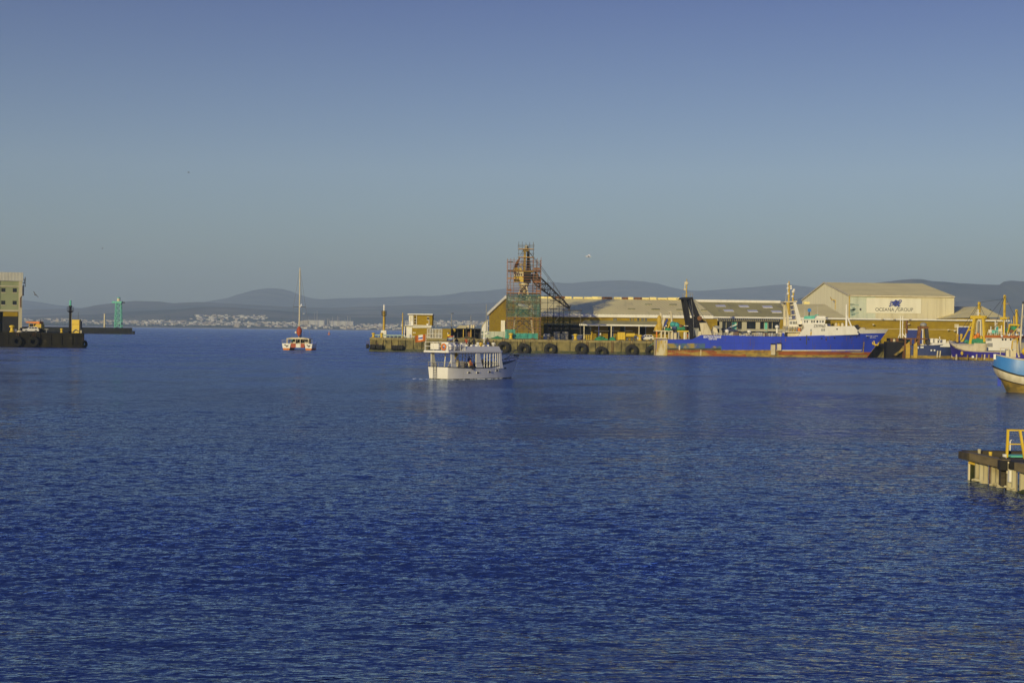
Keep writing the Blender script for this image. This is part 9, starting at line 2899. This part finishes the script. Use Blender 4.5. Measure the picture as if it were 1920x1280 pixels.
def house(p, kd, wn, wdt, h, where, group, part='', row=''):
 o = bpy.data.objects.new('house' if kd in ('gable', 'hip') else ('apartment_block' if kd == 'block' else 'long_shed'), HM[(kd, wn)])
 COL.objects.link(o)
 o.location = (p[0], p[1], p[2] - 0.3)
 o.scale = (wdt, wdt * q.uniform(0.8, 1.2), h)
 o.rotation_euler = (0, 0, R(q.uniform(-25, 25)))
 base = {'gable': (13, 8), 'hip': (14, 8), 'block': (18, 11), 'shed': (30, 8)}[kd]
 sz = 'broad' if wdt > base[0] * 1.15 else ('small' if wdt < base[0] * 0.88 else ('tall' if h > base[1] * 1.05 else 'low'))
 lab = f'{sz} {adj[wn]} {nm[kd]} {row}, {part}, {where}'
 tag(o, lab, 'house' if kd in ('gable', 'hip') else 'building', group)
zones = [
 # px range, py range, count, sizes, where
 ((48, 130), (600, 606), 12, 'behind the black quay'), ((135, 250), (602, 608), 24, 'behind the turquoise tower'),
 ((250, 345), (603, 609.5), 34, 'right of the turquoise tower'), ((345, 445), (604.5, 610.5), 34, 'below the hillside suburb'),
 ((445, 553), (606, 612.5), 34, 'left of the catamaran mast'), ((362, 402), (592, 600), 14, 'at the suburb left edge'),
 ((400, 500), (593, 600), 30, 'up the hillside'), ((30, 100), (583, 592), 10, 'high beside the store'),
 ((640, 752), (610, 617), 34, 'behind the quay lighthouse'), ((560, 645), (610, 615.5), 18, 'right of the catamaran'),
 ((820, 915), (603, 612), 26, 'over the gabled shed')]
for (xa, xb), (ya, yb), cnt, where in zones:
 for i in range(cnt):
  px, py = q.uniform(xa, xb), q.uniform(ya, yb)
  hp = land_at(px, py)
  if hp is None or hp.y > 9500:
   continue
  kd = q.choices(['gable', 'hip', 'block', 'shed'], [4, 3, 2, 2])[0]
  wn = q.choices(['t_white', 't_cream', 't_tan'], [5, 4, 2])[0]
  sc = q.uniform(0.7, 1.3)
  wdt = {'gable': 13, 'hip': 14, 'block': 18, 'shed': 30}[kd] * sc
  h = {'gable': 8, 'hip': 8, 'block': 11, 'shed': 8}[kd] * q.uniform(0.8, 1.3)
  house((hp.x, hp.y, hp.z), kd, wn, wdt, h, where, 'houses of the far shore town', ['left end', 'left middle', 'right middle', 'right end'][min(3, int(4 * (px - xa) / (xb - xa)))], 'at the back' if py < (ya + yb) / 2 else 'in front')
# past the countable houses: the packed rest of the town, one mass
mb = MB()
for i in range(900):
 (xa, xb), (ya, yb), cnt, where = q.choices(zones, [z_[2] * (0.25 if z_[1][1] < 601 else 1) for z_ in zones])[0]
 px, py = q.uniform(xa - 4, xb + 4), q.uniform(ya - 1.5, yb + 1.0)
 hp = land_at(px, py)
 if hp is None or hp.y > 9500:
  continue
 a, b, h = q.uniform(7, 20), q.uniform(6, 10), q.uniform(3.5, 8)
 mb.cbox((hp.x, hp.y, hp.z - 1), a, b, h + 1, R(q.uniform(-30, 30)))
M['t_mass'] = mat('town_mixed_walls', (0.76, 0.70, 0.58), (0.42, 0.34, 0.24), scale=0.02, rough=0.9, thresh=(0.4, 0.6), detail=1)
tag(mb.build('far_houses', M['t_mass']), 'packed small pale houses filling the far shore town', kind='stuff')
# woods between the houses: one mass
mb = MB()
for i in range(420):
 px = q.choice([q.uniform(40, 760), q.uniform(40, 560), q.uniform(800, 930)])
 py = hor(px) - q.choice([q.uniform(-0.4, 4), q.uniform(0, 10), q.uniform(0, 20)]) * (0.6 if px > 560 else 1)
 hp = land_at(px, py)
 if hp is None or hp.y > 9500:
  continue
 a = q.uniform(6, 16); b = q.uniform(3.5, 7)
 for k_ in range(3):
  dx, dy = q.uniform(-a, a), q.uniform(-a, a)
  mb.ball((hp.x + dx, hp.y + dy, hp.z + b * 0.3), a * q.uniform(0.5, 0.9), a * 0.7, b * q.uniform(0.6, 1.1), 7, 4)
M['wood_far'] = mat('far_trees', (0.035, 0.05, 0.028), (0.055, 0.065, 0.035), scale=0.06, rough=1.0)
tag(mb.build('far_woods', M['wood_far'], smooth=True), 'dark belts of trees among the houses of the far shore town', kind='stuff')
# factory: curved pale hall, long white sheds, thin stacks
def factory():
 p = land_at(577, 610.0) or Vector((-880, 6200, 6))
 Y = p.y
 s = Y / FPX
 t_ = thing('far_factory', 'long white factory hall right of the catamaran', 'factory', (P(560, 610, Y).x, Y, p.z))
 k = lambda px: (px - 560) * s
 h = lambda py: (611 - py) * s
 mb = MB(); mb.prism([(k(559), -2), (k(578), -2), (k(578), h(601)), (k(572), h(601.2)), (k(565), h(602.3)), (k(559), h(604.5))], 0, 60, 'y'); mb.build('hall', M['t_cream'], t_)
 mb = MB(); mb.box(k(578.5), k(607), 5, 50, h(604), h(601)); mb.box(k(578.5), k(607), 6, 49, -2, h(604.05)); mb.build('shed', M['t_white'], t_)
 mb = MB(); mb.box(k(618), k(662), 5, 50, h(604.5), h(602)); mb.box(k(618.5), k(661.5), 6, 49, -2, h(604.55)); mb.build('shed', M['t_white'], t_)
 for px, top, w_ in ((579, 596, 0.6), (589.5, 585, 0.5), (594.5, 583.5, 0.9), (608.5, 598, 0.6), (614.8, 597.5, 1.5), (618, 598.5, 0.9), (623.3, 593.5, 0.7), (632.7, 592.5, 0.9), (635.5, 594, 0.9), (647, 598, 0.8), (652, 592.3, 1.0), (656.5, 594.5, 0.7)):
  mb = MB(); mb.lathe([(w_ * s * 0.6, -2), (w_ * s * 0.4, h(top))], (k(px), -4, 0), 8); mb.build('chimney', M['t_cream'], t_)
factory()
